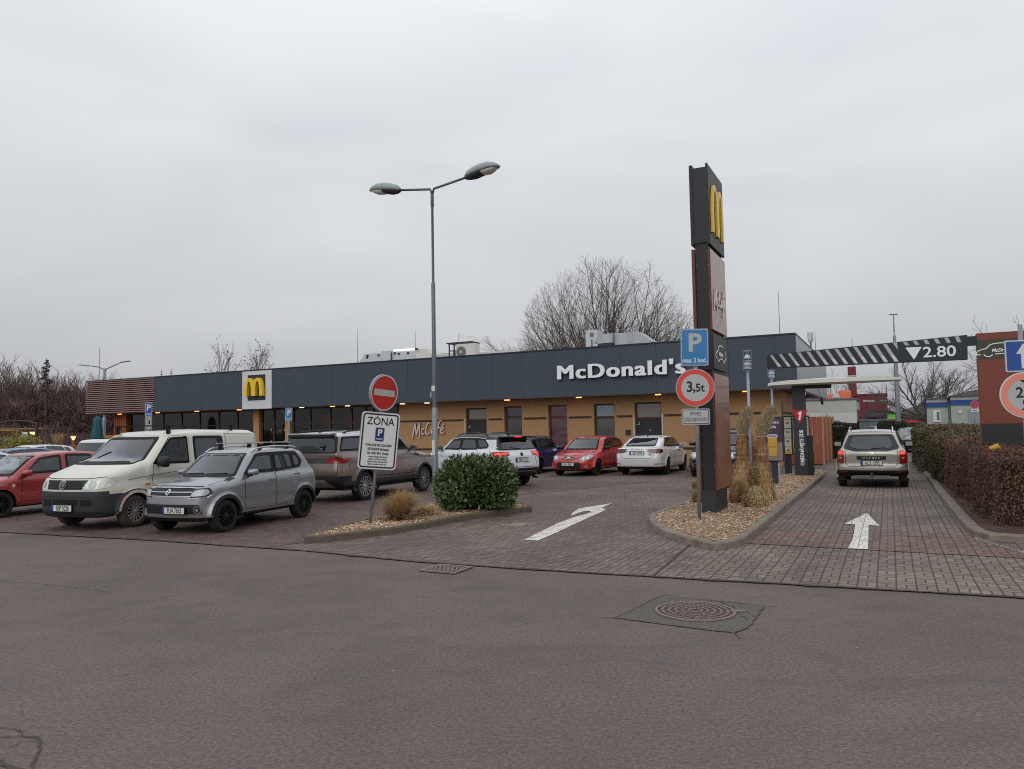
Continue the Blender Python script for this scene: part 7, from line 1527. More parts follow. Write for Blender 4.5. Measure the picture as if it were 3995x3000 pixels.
# coffee poster
t = LT('poster_board', 'dark framed coffee poster with yellow cup standing before the lane island lamps', 'poster', -3.02, 22.61, .05, rot=math.radians(10))
b = MB(); b.bx(-.13, .13, 0, .06, 0, .75); b.build('foot_plate', MATS['dark_metal'], t); b = MB(); b.bx(-.22, .32, -.1, .3, 0, .03); b.build('base', MATS['galv'], t); b = MB(); b.bx(.14, .19, .0, .06, .03, .75); b.build('bright_edge', MATS['galv_blue'], t)
def zq(px, py): return AT(px, py, 21.56).z-.05
xL, xR = -.30, .30; z0, z1 = zq(3030, 1800), zq(3030, 1626)
b = MB(); b.bx(xL, xR, -.05, 0, z0, z1); fr = b.build('poster_frame', MATS['black_metal'], t, bevel=.006)
b = MB(); b.bx(xL+.03, xR-.03, -.054, -.05, z0+.03+.52, z1-.03); b.build('poster_sky', M('poster_plum', (72, 52, 72), .35, var=.3, vscale=5), fr); b = MB(); b.bx(xL+.03, xR-.03, -.054, -.05, z0+.03, z0+.55); b.build('poster_table', M('poster_table', (132, 118, 112), .4), fr)
m4 = XZ((0.02, -.055, z0)); flat(fr, 'cup', [(-.115, .16), (.085, .16), (.115, .70), (-.145, .70)], 'cup_yellow', m4, 0, .003); flat(fr, 'cup_lid', [(-.015+.155*math.cos(k*.314), .73+.055*math.sin(k*.314)) for k in range(20)], 'sign_white', m4, .003, .003); flat(fr, 'cup_foam', [(-.015+.125*math.cos(k*.314), .73+.038*math.sin(k*.314)) for k in range(20)], 'poster_foam', m4, .0065, .002)
T('McCafé', fr, m4, -.015, .42, .075, 'straw_brown', z=.004, sx=.8); T('DOBRÁ', fr, m4, .03, 1.11, .105, 'sign_white', sx=.85, bold=.001); T('KÁVA', fr, m4, -.02, .98, .105, 'sign_white', sx=.85, bold=.004)
# menu board
t = LT('menu_board', 'dark framed drive-through menu board with three pale panels left of the order pillar', 'menu board', -3.1, 28.1, .05, rot=math.radians(6))
for x in (-.12, .62): b = MB(); b.bx(x-.14, x+.10, 0, .06, 0, .75); b.build('leg', MATS['dark_metal'], t)
for x in (-.12, .62): b = MB(); b.bx(x-.22, x+.2, -.14, .2, 0, .03); b.build('foot', MATS['galv'], t)
for i, x in enumerate((-.26, .03, .32)):
    b = MB(); b.bx(x, x+.285, -.05, 0, .68, 2.05); f = b.build('menu_panel', MATS['black_metal'], t); b = MB(); b.bx(x+.03, x+.255, -.053, -.05, .72, 2.0); b.build('menu_sheet', MATS['menu_pale'], f)
    for k in range(4):
        z = 1.92-k*.32; m4 = XZ((x+.14, -.054, z)); flat(f, 'price_band', [(-.11, -.015), (.11, -.015), (.11, .015), (-.11, .015)], ('menu_green', 'black_metal', 'menu_green', 'cup_yellow')[(k+i) % 4], m4, 0, .001); flat(f, 'dish_picture', [(.06*math.cos(q*.628), -.12+.035*math.sin(q*.628)) for q in range(10)], 'straw_brown' if i != 2 else 'stripe_brown', m4, 0, .001)
        if k == 3 and i == 0: flat(f, 'yellow_field', [(-.11, -.25), (.11, -.25), (.11, -.16), (-.11, -.16)], 'cup_yellow', m4, 0, .001)
# wooden enclosure
q = tolot(G(3212, 1815)); t = LT('timber_enclosure', 'tall reddish timber fence box beyond the order pillar beside the lane', 'fence', q.x, q.y, 0)
w1 = 2.5; b = MB()
H_ = PL(3205, 1625, q.y).z
for k in range(13): b.bx(-w1+k*w1/13+.004, -w1+(k+1)*w1/13-.004, 0, .03, .06, H_+.0)
b.build('front_boards', MATS['wood_red'], t); b = MB(); dd_ = 7.0
for k in range(26): b.bx(-.03, 0, .03+k*dd_/26+.006, .03+(k+1)*dd_/26-.006, .06, H_)
b.build('side_boards', MATS['wood_red'], t)
for y in (0, 2.3, 4.6, 6.9): b = MB(); b.bx(.002, .07, y, y+.07, 0, H_+.05); b.build('fence_post', MATS['wood_pale'], t)
b = MB(); b.bx(-w1-1.6, -w1, 0, .05, .45, 1.05); b.build('low_boards', MATS['wood_red'], t)

# small parking signs by the windows
def smallsign(px, ptop, Y, label, kind, lean=0.0):
    P0 = AT(px, ptop, Y); k = Y/F; t = thing('parking_sign', label, 'traffic sign', (P0.x, Y, 0), 0); rz_ = -math.atan2(P0.x, Y)
    t.rotation_euler = (0, lean, 0)
    ztop = P0.z; b = MB(); b.tube([(0, .03, 0), (0, .03, ztop)], .03, 8); b.build('post', MATS['galv_blue'], t)
    w_, h_ = 25*k, (50 if kind else 54)*k; m4 = up((0, 0, ztop-h_/2), rz_); s_ = plate(t, 'blue_plate', rpoly(w_, h_, w_*.1), 'sign_white', 'sign_rim', m4, .015, .004)
    flat(s_, 'blue_field', rpoly(w_*.86, h_*.93, w_*.06), 'sign_deep_blue' if not kind else 'sign_blue', m4, .0045); T('P', s_, m4, 0, h_*.10, h_*.62, 'sign_white', z=.0075, bold=.012, sx=.85); T('RÉSERVÉ', s_, m4, 0, -h_*.34, h_*.13, 'sign_white', z=.0075, sx=.72, bold=.002)
    if not kind:
        for j, h2 in enumerate((36*k, 32*k)):
            zc = ztop-h_-.01-(h2/2 if j == 0 else 36*k+h2/2+.01); m5 = up((0, 0, zc), rz_); q_ = plate(t, 'white_plate', rpoly(w_, h2, w_*.08), 'sign_grey', 'sign_rim', m5, .015, .004); frame(q_, 'black_border', w_*.9, h2*.9, .012, w_*.06, 'sign_black', m5, .0045)
            if j == 0: flat(q_, 'plug_symbol', disc(w_*.10, 14, -w_*.16, h2*.22), 'sign_black', m5); flat(q_, 'charger_symbol', [(0, -h2*.32), (w_*.22, -h2*.32), (w_*.22, h2*.08), (w_*.1, h2*.14), (0, h2*.04)], 'sign_black', m5); flat(q_, 'cable_symbol', [(-w_*.17, -h2*.3), (-w_*.15, -h2*.3), (-w_*.15, h2*.2), (-w_*.17, h2*.2)], 'sign_black', m5)
            else: T('1x', q_, m5, 0, 0, h2*.62, bold=.008)
    return t
smallsign(580, 1570, 33.5, 'dark blue reserved parking sign with two white plates above the van roof', 0)
smallsign(1116, 1591, 30.0, 'tilted lighter blue reserved parking sign in front of the entrance pillars', 1, math.radians(2.5))
M('cobble2', (1, 1, 1))
# left: far twin street lamp, umbrella, garden lamps, pergola, brushwood fence, planter bits
P0 = AT(409, 1430, 56); t = thing('street_lamp', 'distant slim street lamp with two long curved arms beyond the louvred screen', 'street lamp', (P0.x, 56, 0), 0); H_ = P0.z
b = MB(); b.tube([(0, 0, 0), (0, 0, 3.0), (0, 0, 3.2), (0, 0, H_-.9), (0, 0, H_-.85), (0, 0, H_-.15)], [.13, .12, .07, .06, .10, .10], 10); b.build('pole', MATS['galv_blue'], t)
for sg, dz in ((-1, .12), (1, .38)):
    b = MB(); b.tube([(0, 0, H_-.8), (sg*.10, 0, H_-.2), (sg*.5, 0, H_-.02), (sg*1.25, 0, H_+dz*.8)], [.03, .04, .04, .03], 6); b.build('arm', MATS['galv_dark'], t)
    b = MB(); b.box((sg*1.55, 0, H_+dz*.9), (.75, .2, .06), Matrix.Rotation(-sg*.12, 4, 'Y')); b.build('lamp_head', MATS['galv_dark'], t, bevel=.02)
P0 = AT(388, 1400, 70); t = thing('mast', 'very thin mast rising over the bare wood left of the louvred screen', 'mast', (P0.x, 70, 0), 0); b = MB(); b.tube([(0, 0, 0), (0, 0, AT(388, 1358, 70).z)], [.05, .02], 5); b.build('rod', MATS['galv_dark'], t)
P0 = AT(380, 1700, 46); zt = AT(380, 1622, 46).z; t = thing('parasol', 'closed dark teal parasol beside the terrace under the louvred screen', 'parasol', (P0.x, 46, 0), 0)
b = MB(); b.lathe([(.32, .9), (.36, 1.1), (.33, zt*.6), (.24, zt-.25), (.10, zt-.02), (.0, zt)], n=9); b.build('folded_canopy', MATS['teal'], t); b = MB(); b.tube([(0, 0, 0), (0, 0, 1)], .04, 8); b.build('pole', MATS['dark_metal'], t)
for px, py, Y, lb in ((128, 1685, 42, 'lit mushroom garden lamp under the pergola end'), (286, 1702, 44, 'lit mushroom garden lamp right of the pergola')):
    P0 = AT(px, py, Y); t = thing('garden_lamp', lb, 'garden lamp', (P0.x, Y, 0), 0, 'garden lamps on the terrace'); z = P0.z
    b = MB(); b.tube([(0, 0, 0), (0, 0, z-.22)], .085, 10); b.build('post', MATS['wood_orange'], t); b = MB(); b.lathe([(.05, z-.22), (.09, z-.1), (.15, z-.02)], n=14); b.build('lamp_glow', M('lamp_soft', (255, 226, 170), .5, emit=(255, 214, 140), estr=2.2), t); b = MB(); b.lathe([(.20, z-.02), (.17, z+.02), (0, z+.05)], n=14); b.build('cap', MATS['wood_orange'], t)
P0 = AT(143, 1700, 40); zt = AT(143, 1652, 40).z; t = thing('pergola', 'dark arched steel pergola with tan awning at the left edge of the terrace', 'pergola', (P0.x, 40, 0), 0)
b = MB(); b.bx(-.06, .06, -.06, .06, 0, zt); b.bx(-2.3, -2.18, -.06, .06, 0, zt); b.build('posts', MATS['mullion'], t); b = MB(); b.tube([(0, 0, zt), (-.6, 0, zt+.14), (-1.3, 0, zt+.18), (-2.2, 0, zt+.02)], .05, 6); b.build('arch', MATS['mullion'], t); b = MB(); b.bx(-2.2, .35, -.03, .03, zt-.30, zt-.24); b.build('cross_rail', MATS['straw_dark'], t)
b = MB(); b.add([(-2.2, 0, zt-.33), (-1.0, 0, zt-.33), (-1.4, 2.5, zt-.7), (-2.6, 2.5, zt-.7), (-2.2, 0, zt-.36), (-1.0, 0, zt-.36), (-1.4, 2.5, zt-.73), (-2.6, 2.5, zt-.73)], [(0, 1, 2, 3), (7, 6, 5, 4), (0, 4, 5, 1), (1, 5, 6, 2), (2, 6, 7, 3), (3, 7, 4, 0)]); b.build('awning', MATS['straw'], t)
P0 = AT(262, 1742, 41); t = thing('planter_box', 'low brown timber planter behind the blue hatchback roof', 'planter', (P0.x, 41, 0), 0); b = MB(); b.bx(-1.6, .6, -.2, .3, 0, P0.z+.05); b.build('box', MATS['wood_red'], t)
P0 = AT(440, 1687, 44); t = thing('green_box', 'lime green stand with orange top rim beside the terrace wood panel', 'kiosk stand', (P0.x, 44, 0), 0); z = AT(440, 1700, 44).z; b = MB(); b.bx(-.35, .75, -.2, .2, 0, 1.75); b.build('body', M('lime', (120, 170, 50), .5), t); b = MB(); b.bx(-.38, .9, -.22, .22, 1.75, 1.84); b.build('top_rim', M('orange_rim', (210, 90, 40), .5), t)
P0 = AT(96, 1712, 39); t = thing('white_flag_sign', 'narrow white vertical banner with dark marks below the pergola', 'banner', (P0.x, 39, 0), 0); b = MB(); b.bx(-.14, .14, -.01, .01, 1.2, P0.z+.35); b.build('cloth', MATS['sign_white'], t); b = MB()
for k in range(5): b.bx(-.08, .09, -.013, -.011, 1.3+k*.15, 1.36+k*.15)
b.build('dark_marks', MATS['galv_dark'], t); b = MB(); b.tube([(-.16, 0, 0), (-.16, 0, P0.z+.4)], .015, 6); b.build('pole', MATS['galv'], t)
# yellow paper cup on the hedge
q = PL(3882, 1766, 14.75); CUP = lot(q.x, 14.75, 1.385)
t = thing('paper_cup', 'crushed yellow paper cup lying on top of the brown hedge', 'cup', CUP, 0); t.rotation_euler = (1.2, .5, .6); t.scale = (1.15,)*3
b = MB(); b.lathe([(.03, -.06), (.044, .06), (.041, .06), (.027, -.055)], n=16, cap=False); b.build('cup_wall', MATS['cup_yellow'], t, smooth=True); b = MB(); b.lathe([(.03, -.06), (0, -.059)], n=16, cap=False); b.build('cup_bottom', MATS['sign_white'], t)
# scraps of litter
for px, py, lb in ((1862, 1987, 'small white scrap of paper under the round bush'), (2100, 2007, None)):
    if not lb: continue
    P0 = G(px, py, .12); t = thing('paper_scrap', lb, 'litter', P0, .4); b = MB(); b.add([(-.03, -.02, 0), (.03, -.015, .01), (.025, .02, .03), (-.02, .02, .035)], [(0, 1, 2, 3)]); b.build('scrap', MATS['sign_white'], t)
# ------------------------------------------------------------------ planting
def quads_mesh(name, V, n, mat, parent=None, k=4):
    """V: (n*k,3) array of vertices, every k make one face"""
    me = bpy.data.meshes.new(name); me.vertices.add(n*k); me.vertices.foreach_set('co', np.asarray(V, dtype=np.float32).ravel())
    me.loops.add(n*k); me.loops.foreach_set('vertex_index', np.arange(n*k, dtype=np.int32)); me.polygons.add(n); me.polygons.foreach_set('loop_start', np.arange(0, n*k, k, dtype=np.int32)); me.polygons.foreach_set('loop_total', np.full(n, k, dtype=np.int32))
    me.update(calc_edges=True); me.validate(); return link(name, me, parent, MATS[mat])
def unit(v): return v/(np.linalg.norm(v, axis=-1, keepdims=True)+1e-9)
def leaves(name, P, D, ln, wd, mat, parent, rng, curl=.15):
    """six-sided leaves at P pointing along D"""
    n = len(P); D = unit(D); R_ = unit(np.cross(D, rng.normal(size=(n, 3)))); N_ = np.cross(R_, D); L_ = ln*rng.uniform(.7, 1.25, (n, 1)); W_ = wd*rng.uniform(.8, 1.2, (n, 1))
    V = np.stack([P, P+D*L_*.35+R_*W_, P+D*L_*.75+R_*W_*.8+N_*L_*curl*.4, P+D*L_+N_*L_*curl, P+D*L_*.75-R_*W_*.8+N_*L_*curl*.4, P+D*L_*.35-R_*W_], 1).reshape(-1, 3)
    return quads_mesh(name, V, n, mat, parent, 6)
def cards(name, P, N_, sz, mat, parent, rng, tilt=.8):
    n = len(P); D = unit(N_+rng.normal(size=(n, 3))*tilt); R_ = unit(np.cross(D, rng.normal(size=(n, 3)))); U_ = np.cross(D, R_); s_ = sz*rng.uniform(.6, 1.3, (n, 1))
    V = np.stack([P-R_*s_*.5-U_*s_, P+R_*s_*.5-U_*s_*.6, P+R_*s_*.45+U_*s_, P-R_*s_*.5+U_*s_*.7], 1).reshape(-1, 3); return quads_mesh(name, V, n, mat, parent, 4)
rng = np.random.default_rng(21)
# laurel bush
p = G(1861, 1985, .1); t = thing('laurel_bush', 'round glossy dark green evergreen bush on the small island', 'bush', (p.x, p.y, .06), .3)
RX, RY, HZ = .80, .76, 1.06
def bush_pts(n, shrink=0.0):
    u = rng.uniform(0, 2*math.pi, n); v = rng.uniform(0, 1, n)**.8; ph = np.arccos(1-1.55*v)
    ex = 1+.10*np.sin(3*u+1)*np.sin(2*ph)+.06*np.sin(5*u+4*ph)+.05*rng.normal(size=n)
    d = np.stack([np.sin(ph)*np.cos(u), np.sin(ph)*np.sin(u), np.cos(ph)], -1); sup = (np.abs(d)**2.6).sum(-1)**(-1/2.6)
    q = d*sup[:, None]*ex[:, None]; q = q*np.array([RX, RY, HZ*.56]); q[:, 2] += HZ*.50; return q, unit(d*np.array([1, 1, 1.1]))
Pt, Nn = bush_pts(9000); dep = rng.uniform(0, 1, (9000, 1))**2*.22; Pt = Pt*(1-dep*np.array([1, 1, .5])); keep = Pt[:, 2] > .05; Pt, Nn = Pt[keep], Nn[keep]
cl = np.round(Pt/.11)*.11+.03*np.sin(Pt*40); D = unit(Nn*.7+unit(Pt-cl+1e-3)*.75+np.array([0, 0, .45])+rng.normal(size=Pt.shape)*.22)
leaves('foliage', Pt, D, .105, .021, 'laurel', t, rng)
b = MB(); M_ = 20; prof = [(.12, .02), (.50, .12), (.66, .35), (.68, .62), (.58, .86), (.36, 1.0), (.0, 1.04)]; b.lathe([(r*.98, z) for r, z in prof], n=18); b.build('dark_core', MATS['hedge_inner'], t)  # solid dark core stands in for the shade between the leaves
# ornamental grasses
def blades(name, n, rfun, height, spread, mat, parent, seed, width=.006, droop=.5, z0=0.0, seg=5, base=.08):
    r_ = np.random.default_rng(seed); a = r_.uniform(0, 2*math.pi, n); L_ = height*r_.uniform(.55, 1.15, n); sp_ = spread*r_.uniform(.15, 1.1, n); br = base*np.sqrt(r_.uniform(0, 1, n)); a2 = a+r_.normal(size=n)*.5
    V = []; ts = np.linspace(0, 1, seg+1); pts = []
    for tt in ts:
        rad = br+sp_*tt**1.3; z = z0+L_*(tt-droop*tt**3*(sp_/max(spread, 1e-3))*.8); pts.append(np.stack([br*np.cos(a2)+.16*height*tt*tt+ (rad-br)*np.cos(a)+.03*np.sin(tt*5+a*7)*tt, br*np.sin(a2)+(rad-br)*np.sin(a)+.03*np.cos(tt*4+a*5)*tt, z], -1))
    side = np.stack([-np.sin(a), np.cos(a), np.zeros(n)], -1); 
    for i in range(seg):
        w0, w1 = width*(1-ts[i]*.85), width*(1-ts[i+1]*.85); V.append(np.stack([pts[i]-side*w0, pts[i]+side*w0, pts[i+1]+side*w1, pts[i+1]-side*w1], 1))
    V = np.concatenate(V).reshape(-1, 3); return quads_mesh(name, V, n*seg, mat, parent)
def clump(px, py, z, h, spread, n, label, mat='blade', seed=1, droop=.5, rz=0, name='grass_clump', w=.005):
    p = G(px, py, z); t = thing(name, label, 'ornamental grass', (p.x, p.y, z-.03), rz, 'dry ornamental grasses on the islands'); blades('blades', n, None, h, spread, mat, t, seed, w, droop); blades('old_blades', n//2, None, h*.6, spread*1.15, 'straw_dark', t, seed+1, w, droop*1.6); return t
clump(1552, 2028, .1, .68, .50, 1900, 'golden dry grass clump beside the leaning sign post', seed=3)
clump(1655, 2012, .1, .30, .34, 1100, 'small flattened golden grass tuft right of the larger clump', seed=5, droop=.8)
clump(2722, 1962, .1, .45, .20, 700, 'pale grass tuft just left of the sign tower base', seed=7, mat='blade_green'); clump(2718, 1905, .1, .40, .22, 500, 'small pale grass tuft peeking out left behind the sign post', seed=8, mat='blade_green')
clump(2868, 1965, .1, .72, .22, 1300, 'bent straw grass clump right behind the sign tower base', seed=9, mat='blade'); clump(2862, 1915, .1, .85, .25, 900, 'taller loose grass clump between sign tower and tied grasses', seed=10, mat='blade_brown')
def tied(px, py, prof, rings, plume, label, seed, n=900, lean=(0, 0), skirt=.0, mat='blade_brown', ptop=.0, pw=.10, name='tied_grass'):
    p = G(px, py, .1); t = thing(name, label, 'ornamental grass', (p.x, p.y, .07), 0, 'tied bundles of ornamental grass'); r_ = np.random.default_rng(seed)
    zs = np.array([q[1] for q in prof]); rs = np.array([q[0] for q in prof]); zt = zs[-1]
    def path(n, z0, z1, seg, wob=.012, outer=1.0):
        a = r_.uniform(0, 2*math.pi, n); q = np.sqrt(r_.uniform(.25, 1, n))*outer; sw = r_.normal(size=n)*.5; pts = []
        for i in range(seg+1):
            z = z0+(z1-z0)*i/seg; rad = np.interp(z, zs, rs)*q+r_.normal(size=n)*wob; aa = a+sw*(z/zt); pts.append(np.stack([rad*np.cos(aa)+lean[0]*(z/zt)**2, rad*np.sin(aa)+lean[1]*(z/zt)**2, z+0*rad], -1))
        return pts, a
    def strips(name, pts, a, width, mat):
        side = np.stack([-np.sin(a), np.cos(a), np.zeros(len(a))], -1); V = [np.stack([pts[i]-side*width, pts[i]+side*width, pts[i+1]+side*width, pts[i+1]-side*width], 1) for i in range(len(pts)-1)]
        V = np.concatenate(V).reshape(-1, 3); return quads_mesh(name, V, len(V)//4, mat, t)
    seg = 10; z1s = np.full(n, zt); pts, a = path(n, 0, zt, seg); strips('stalks', pts, a, .006, mat); pts, a = path(n//2, 0, zt*.6, 7, .03, 1.1); strips('loose_stalks', pts, a, .005, 'blade')
    b = MB(); b.lathe([(max(.01, r*.72), z) for r, z in prof], n=12); b.build('bundle_core', MATS['straw_brown'], t)
    for z in rings:
        r = float(np.interp(z, zs, rs))*1.04; x_, y_ = lean[0]*(z/zt)**2, lean[1]*(z/zt)**2; b = MB(); b.lathe([(r, z-.008), (r+.012, z), (r, z+.008)], c=(x_, y_, 0), n=18, cap=False); b.build('twine', MATS['twine'], t)
    if plume:
        m_ = 1900; q = r_.uniform(0, 1, m_); a = r_.uniform(0, 2*math.pi, m_); hgt = plume; bend = ptop
        cz = zt-.05+q*hgt; cx_ = lean[0]+bend*q**1.6; rad = pw*np.sin(np.clip(q, .02, .98)*math.pi*.72+.5)*np.sqrt(r_.uniform(0, 1, m_))
        P_ = np.stack([cx_+rad*np.cos(a), lean[1]+rad*np.sin(a), cz], -1); D = unit(np.stack([np.cos(a)*.45+bend*1.2, np.sin(a)*.45, np.full(m_, 1.1)], -1)+r_.normal(size=(m_, 3))*.18); leaves('plume', P_, D, .12, .0035, 'blade' if plume < .5 else 'plume', t, r_, .2)
    return t
tied(2903, 1945, [(.30, 0), (.26, .3), (.17, .7), (.135, 1.0), (.14, 1.25), (.09, 1.52)], (1.0, 1.52), .62, 'taller tied pampas grass with dark plume, left of the pair', 31, 1300, ptop=.16, pw=.15)
tied(2978, 1952, [(.28, 0), (.24, .3), (.16, .6), (.15, .95), (.12, 1.2), (.08, 1.48)], (.62, 1.08, 1.48), .66, 'tied pampas grass with pale plume bending towards the coffee poster', 32, 1300, ptop=.26, pw=.16)
tied(2948, 1978, [(.16, 0), (.235, .14), (.24, .26), (.17, .40), (.05, .48)], (.47,), .34, 'squat round tied grass in front of the two tall bundles', 33, 1200, mat='blade_green', pw=.09)
# hedges
def hedge(label, A_, B_, z, wd, ht, mat, n, sz, seed, side=1, dens_front=True, name='clipped_hedge', inner='beech_inner'):
    """box hedge from lot point A_ to B_ (its left edge), growing wd to the right"""
    r_ = np.random.default_rng(seed); a0, b0 = A_; L_ = B_[1]-A_[1]; sh = B_[0]-A_[0]; t = LT(name, label, 'hedge', a0, b0, z)
    def surf(n):
        w_ = [L_*wd, L_*ht*1.3, wd*ht*2.2, wd*ht*.3]; k = r_.choice(4, n, p=np.array(w_)/sum(w_)); u, v = r_.uniform(0, 1, n), r_.uniform(0, 1, n); P = np.zeros((n, 3)); N_ = np.zeros((n, 3))
        for i in range(4):
            s_ = k == i
            if i == 0: P[s_] = np.stack([u[s_]*wd, v[s_]*L_, np.full(s_.sum(), ht)], -1); N_[s_] = (0, 0, 1)
            if i == 1: P[s_] = np.stack([0*u[s_], v[s_]*L_, u[s_]*ht], -1); N_[s_] = (-1, 0, 0)
            if i == 2: P[s_] = np.stack([u[s_]*wd, 0*v[s_], v[s_]*ht], -1); N_[s_] = (0, -1, 0)
            if i == 3: P[s_] = np.stack([u[s_]*wd, np.full(s_.sum(), L_), v[s_]*ht], -1); N_[s_] = (0, 1, 0)
        return P, N_
    P, N_ = surf(n); 
    for ax in (0, 1):     # round the top edges
        lim = (wd, L_)[ax]; e = np.minimum(P[:, ax], lim-P[:, ax]); P[:, 2] -= np.where(P[:, 2] > ht-.15, np.clip(.16-e, 0, .16)**2*4, 0)
    wob = .05*np.sin(P[:, 1]*2.1+seed)+.04*np.sin(P[:, 0]*3.1+P[:, 1]*1.3)+.03*np.sin(P[:, 1]*6.3+P[:, 2]*5); P += N_*wob[:, None]; P -= N_*(r_.uniform(0, 1, (n, 1))**2*.10); P[:, 2] = np.maximum(P[:, 2], .02)
    P[:, 0] += sh*P[:, 1]/L_; cards('foliage', P, N_, sz, mat, t, r_)
    ins = .13; vs = [(ins, ins, 0), (wd-ins, ins, 0), (wd-ins+sh, L_-ins, 0), (ins+sh, L_-ins, 0)]; b = MB(); b.add(vs+[(x, y, ht-ins*1.3) for x, y, _ in vs], [(3, 2, 1, 0), (4, 5, 6, 7), (0, 1, 5, 4), (1, 2, 6, 5), (2, 3, 7, 6), (3, 0, 4, 7)]); b.build('dark_inner_box', MATS[inner], t)  # closed dark box under the leaf cards, painted as the shaded hedge inside
    return t
h0 = tolot(G(3880, 2055, .1)); hedge('brown clipped beech hedge nearest the camera at the right edge', (h0.x, h0.y), (h0.x-.20, h0.y+9.3), .08, 5.5, 1.27, 'beech', 80000, .017, 41)
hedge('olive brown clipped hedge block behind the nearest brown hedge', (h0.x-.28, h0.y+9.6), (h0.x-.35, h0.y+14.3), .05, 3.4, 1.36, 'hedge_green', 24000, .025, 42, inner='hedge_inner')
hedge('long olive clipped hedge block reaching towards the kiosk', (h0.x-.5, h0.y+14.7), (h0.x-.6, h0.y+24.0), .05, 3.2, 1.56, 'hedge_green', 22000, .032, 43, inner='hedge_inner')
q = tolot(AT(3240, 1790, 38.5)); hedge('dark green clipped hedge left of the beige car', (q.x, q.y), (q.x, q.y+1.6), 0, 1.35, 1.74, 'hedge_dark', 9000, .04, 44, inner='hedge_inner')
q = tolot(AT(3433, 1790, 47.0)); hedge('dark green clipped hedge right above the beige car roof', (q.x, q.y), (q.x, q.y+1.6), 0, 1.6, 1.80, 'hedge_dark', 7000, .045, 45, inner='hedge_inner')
# bare trees
def tree(name, label, loc, seed, H, spread, mat='branch', n1=14, trunk_h=2.0, trunk_r=.25, up=.5, lv=3, style='fan', rz=0, group=None, twig=.010, kids=(7, 6), leafy=None, lean=(0, 0), env=None):
    wig = .055 if style == 'fan' else .13; t = thing(name, label, 'tree', loc, rz, group); r_ = random.Random(seed); ins = (lambda q, k=1.0: (q.x*q.x+q.y*q.y)/(env[0]*k)**2+((q.z-env[2])/(env[1]*k))**2 < 1 or q.z < env[2]) if env else (lambda q, k=1.0: True); tb = MB(); cb = MB()
    top = Vector((lean[0], lean[1], trunk_h)); tb.tube([(0, 0, -.1), Vector((lean[0]*.4, lean[1]*.4, trunk_h*.5)), top], [trunk_r*1.25, trunk_r, trunk_r*.9], 10); tips = []
    def branch(p, d, L_, r, lev):
        seg = (9 if env else 5) if lev == 0 else (4 if lev < lv-1 else 3); pts = [p.copy()]; rad = [r]; q = p.copy(); dd = d.copy()
        for i in range(seg):
            dd = (dd+Vector((r_.gauss(0, wig), r_.gauss(0, wig), up*.16+r_.gauss(0, wig*.6)))).normalized(); q = q+dd*(L_/seg); 
            if env and not ins(q, .97+.06*r_.random()) and len(pts) > 1: break
            pts.append(q.copy()); rad.append(max(twig*.5, r*(1-.78*(i+1)/seg)))
        seg = len(pts)-1
        if env: rad = [max(twig*.45, r*(1-.86*i/seg)) for i in range(seg+1)]
        (tb if lev == 0 and r > .06 and style != 'fan' else cb).tube(pts, rad, 5 if lev == 0 else 3, cap=False)
        if lev >= lv-1: tips.append(pts[-1]); return
        k = kids[min(lev, len(kids)-1)]; k = k if style != 'fan' else int(k*1.0)
        for j in range(k):
            f = .22+.75*(j+r_.random()*.8)/k; i = min(seg-1, int(f*seg)); base = pts[i].lerp(pts[i+1], f*seg-i); ax = (pts[i+1]-pts[i]).normalized(); side = ax.cross(Vector((r_.gauss(0, 1), r_.gauss(0, 1), r_.gauss(0, 1)))).normalized(); ang = r_.uniform(.35, .85)
            branch(base, (ax*math.cos(ang)+side*math.sin(ang)).normalized(), L_*r_.uniform(.32, .55)*(1.15-f*.5), max(twig*.8, r*(1-.7*f)*.55), lev+1)
    for i in range(n1):
        a = 2*math.pi*i*.618; s_ = math.sqrt((i+.5)/n1); el = spread*s_; L_ = (H-trunk_h)*(1.0 if style == 'fan' else r_.uniform(.7, 1.0))*(1-.12*s_*s_ if style == 'fan' else 1)
        d = Vector((math.sin(el)*math.cos(a), math.sin(el)*math.sin(a), math.cos(el))); st = top if style == 'fan' else top*r_.uniform(.6, 1)
        branch(st+Vector((math.cos(a), math.sin(a), 0))*trunk_r*.5, d, L_, trunk_r*(.42 if style == 'fan' else .4), 0)
    tb.build('trunk', MATS['trunk_bark'], t, smooth=True); cb.build('crown', MATS[mat], t)
    if leafy:
        P = np.array([tuple(q) for q in tips for _ in range(2)]); P = P[:int(len(P)*leafy)] if leafy < 1 else P; rr_ = np.random.default_rng(seed); P = P+rr_.normal(size=P.shape)*.12; cards('leaves', P, rr_.normal(size=P.shape), .09, 'conifer', t, rr_)
    return t
P0 = AT(2368, 1500, 62); tree('bare_tree', 'big round-crowned bare tree fanning out behind the restaurant roof', (P0.x, 62, 0), 5, 17.5, 1.10, n1=58, trunk_h=1.6, trunk_r=.23, up=.12, lv=3, kids=(17, 6), twig=.012, env=(7.5, 7.6, 8.4))
P0 = AT(3668, 1640, 66); tree('bare_tree', 'gnarled bare tree leaning left behind the low kiosk', (P0.x, 66, 0), 12, 8.2, 1.5, n1=18, trunk_h=2.4, trunk_r=.26, up=.10, lv=3, style='oak', kids=(11, 10), twig=.015, lean=(-1.6, 0))
P0 = AT(3748, 1600, 84); tree('bare_tree', 'smaller bare tree right of the gnarled one over the kiosk roof', (P0.x, 84, 0), 14, 7.2, 1.25, n1=12, trunk_h=2.2, trunk_r=.16, up=.15, style='oak', kids=(9, 8), twig=.016)
P0 = AT(3262, 1560, 92); tree('bare_tree', 'thin bare tree between the canopy and the white building roof', (P0.x, 92, 0), 15, 8.4, .75, n1=8, trunk_h=3.4, trunk_r=.14, up=.3, style='oak', kids=(8, 7), twig=.016)
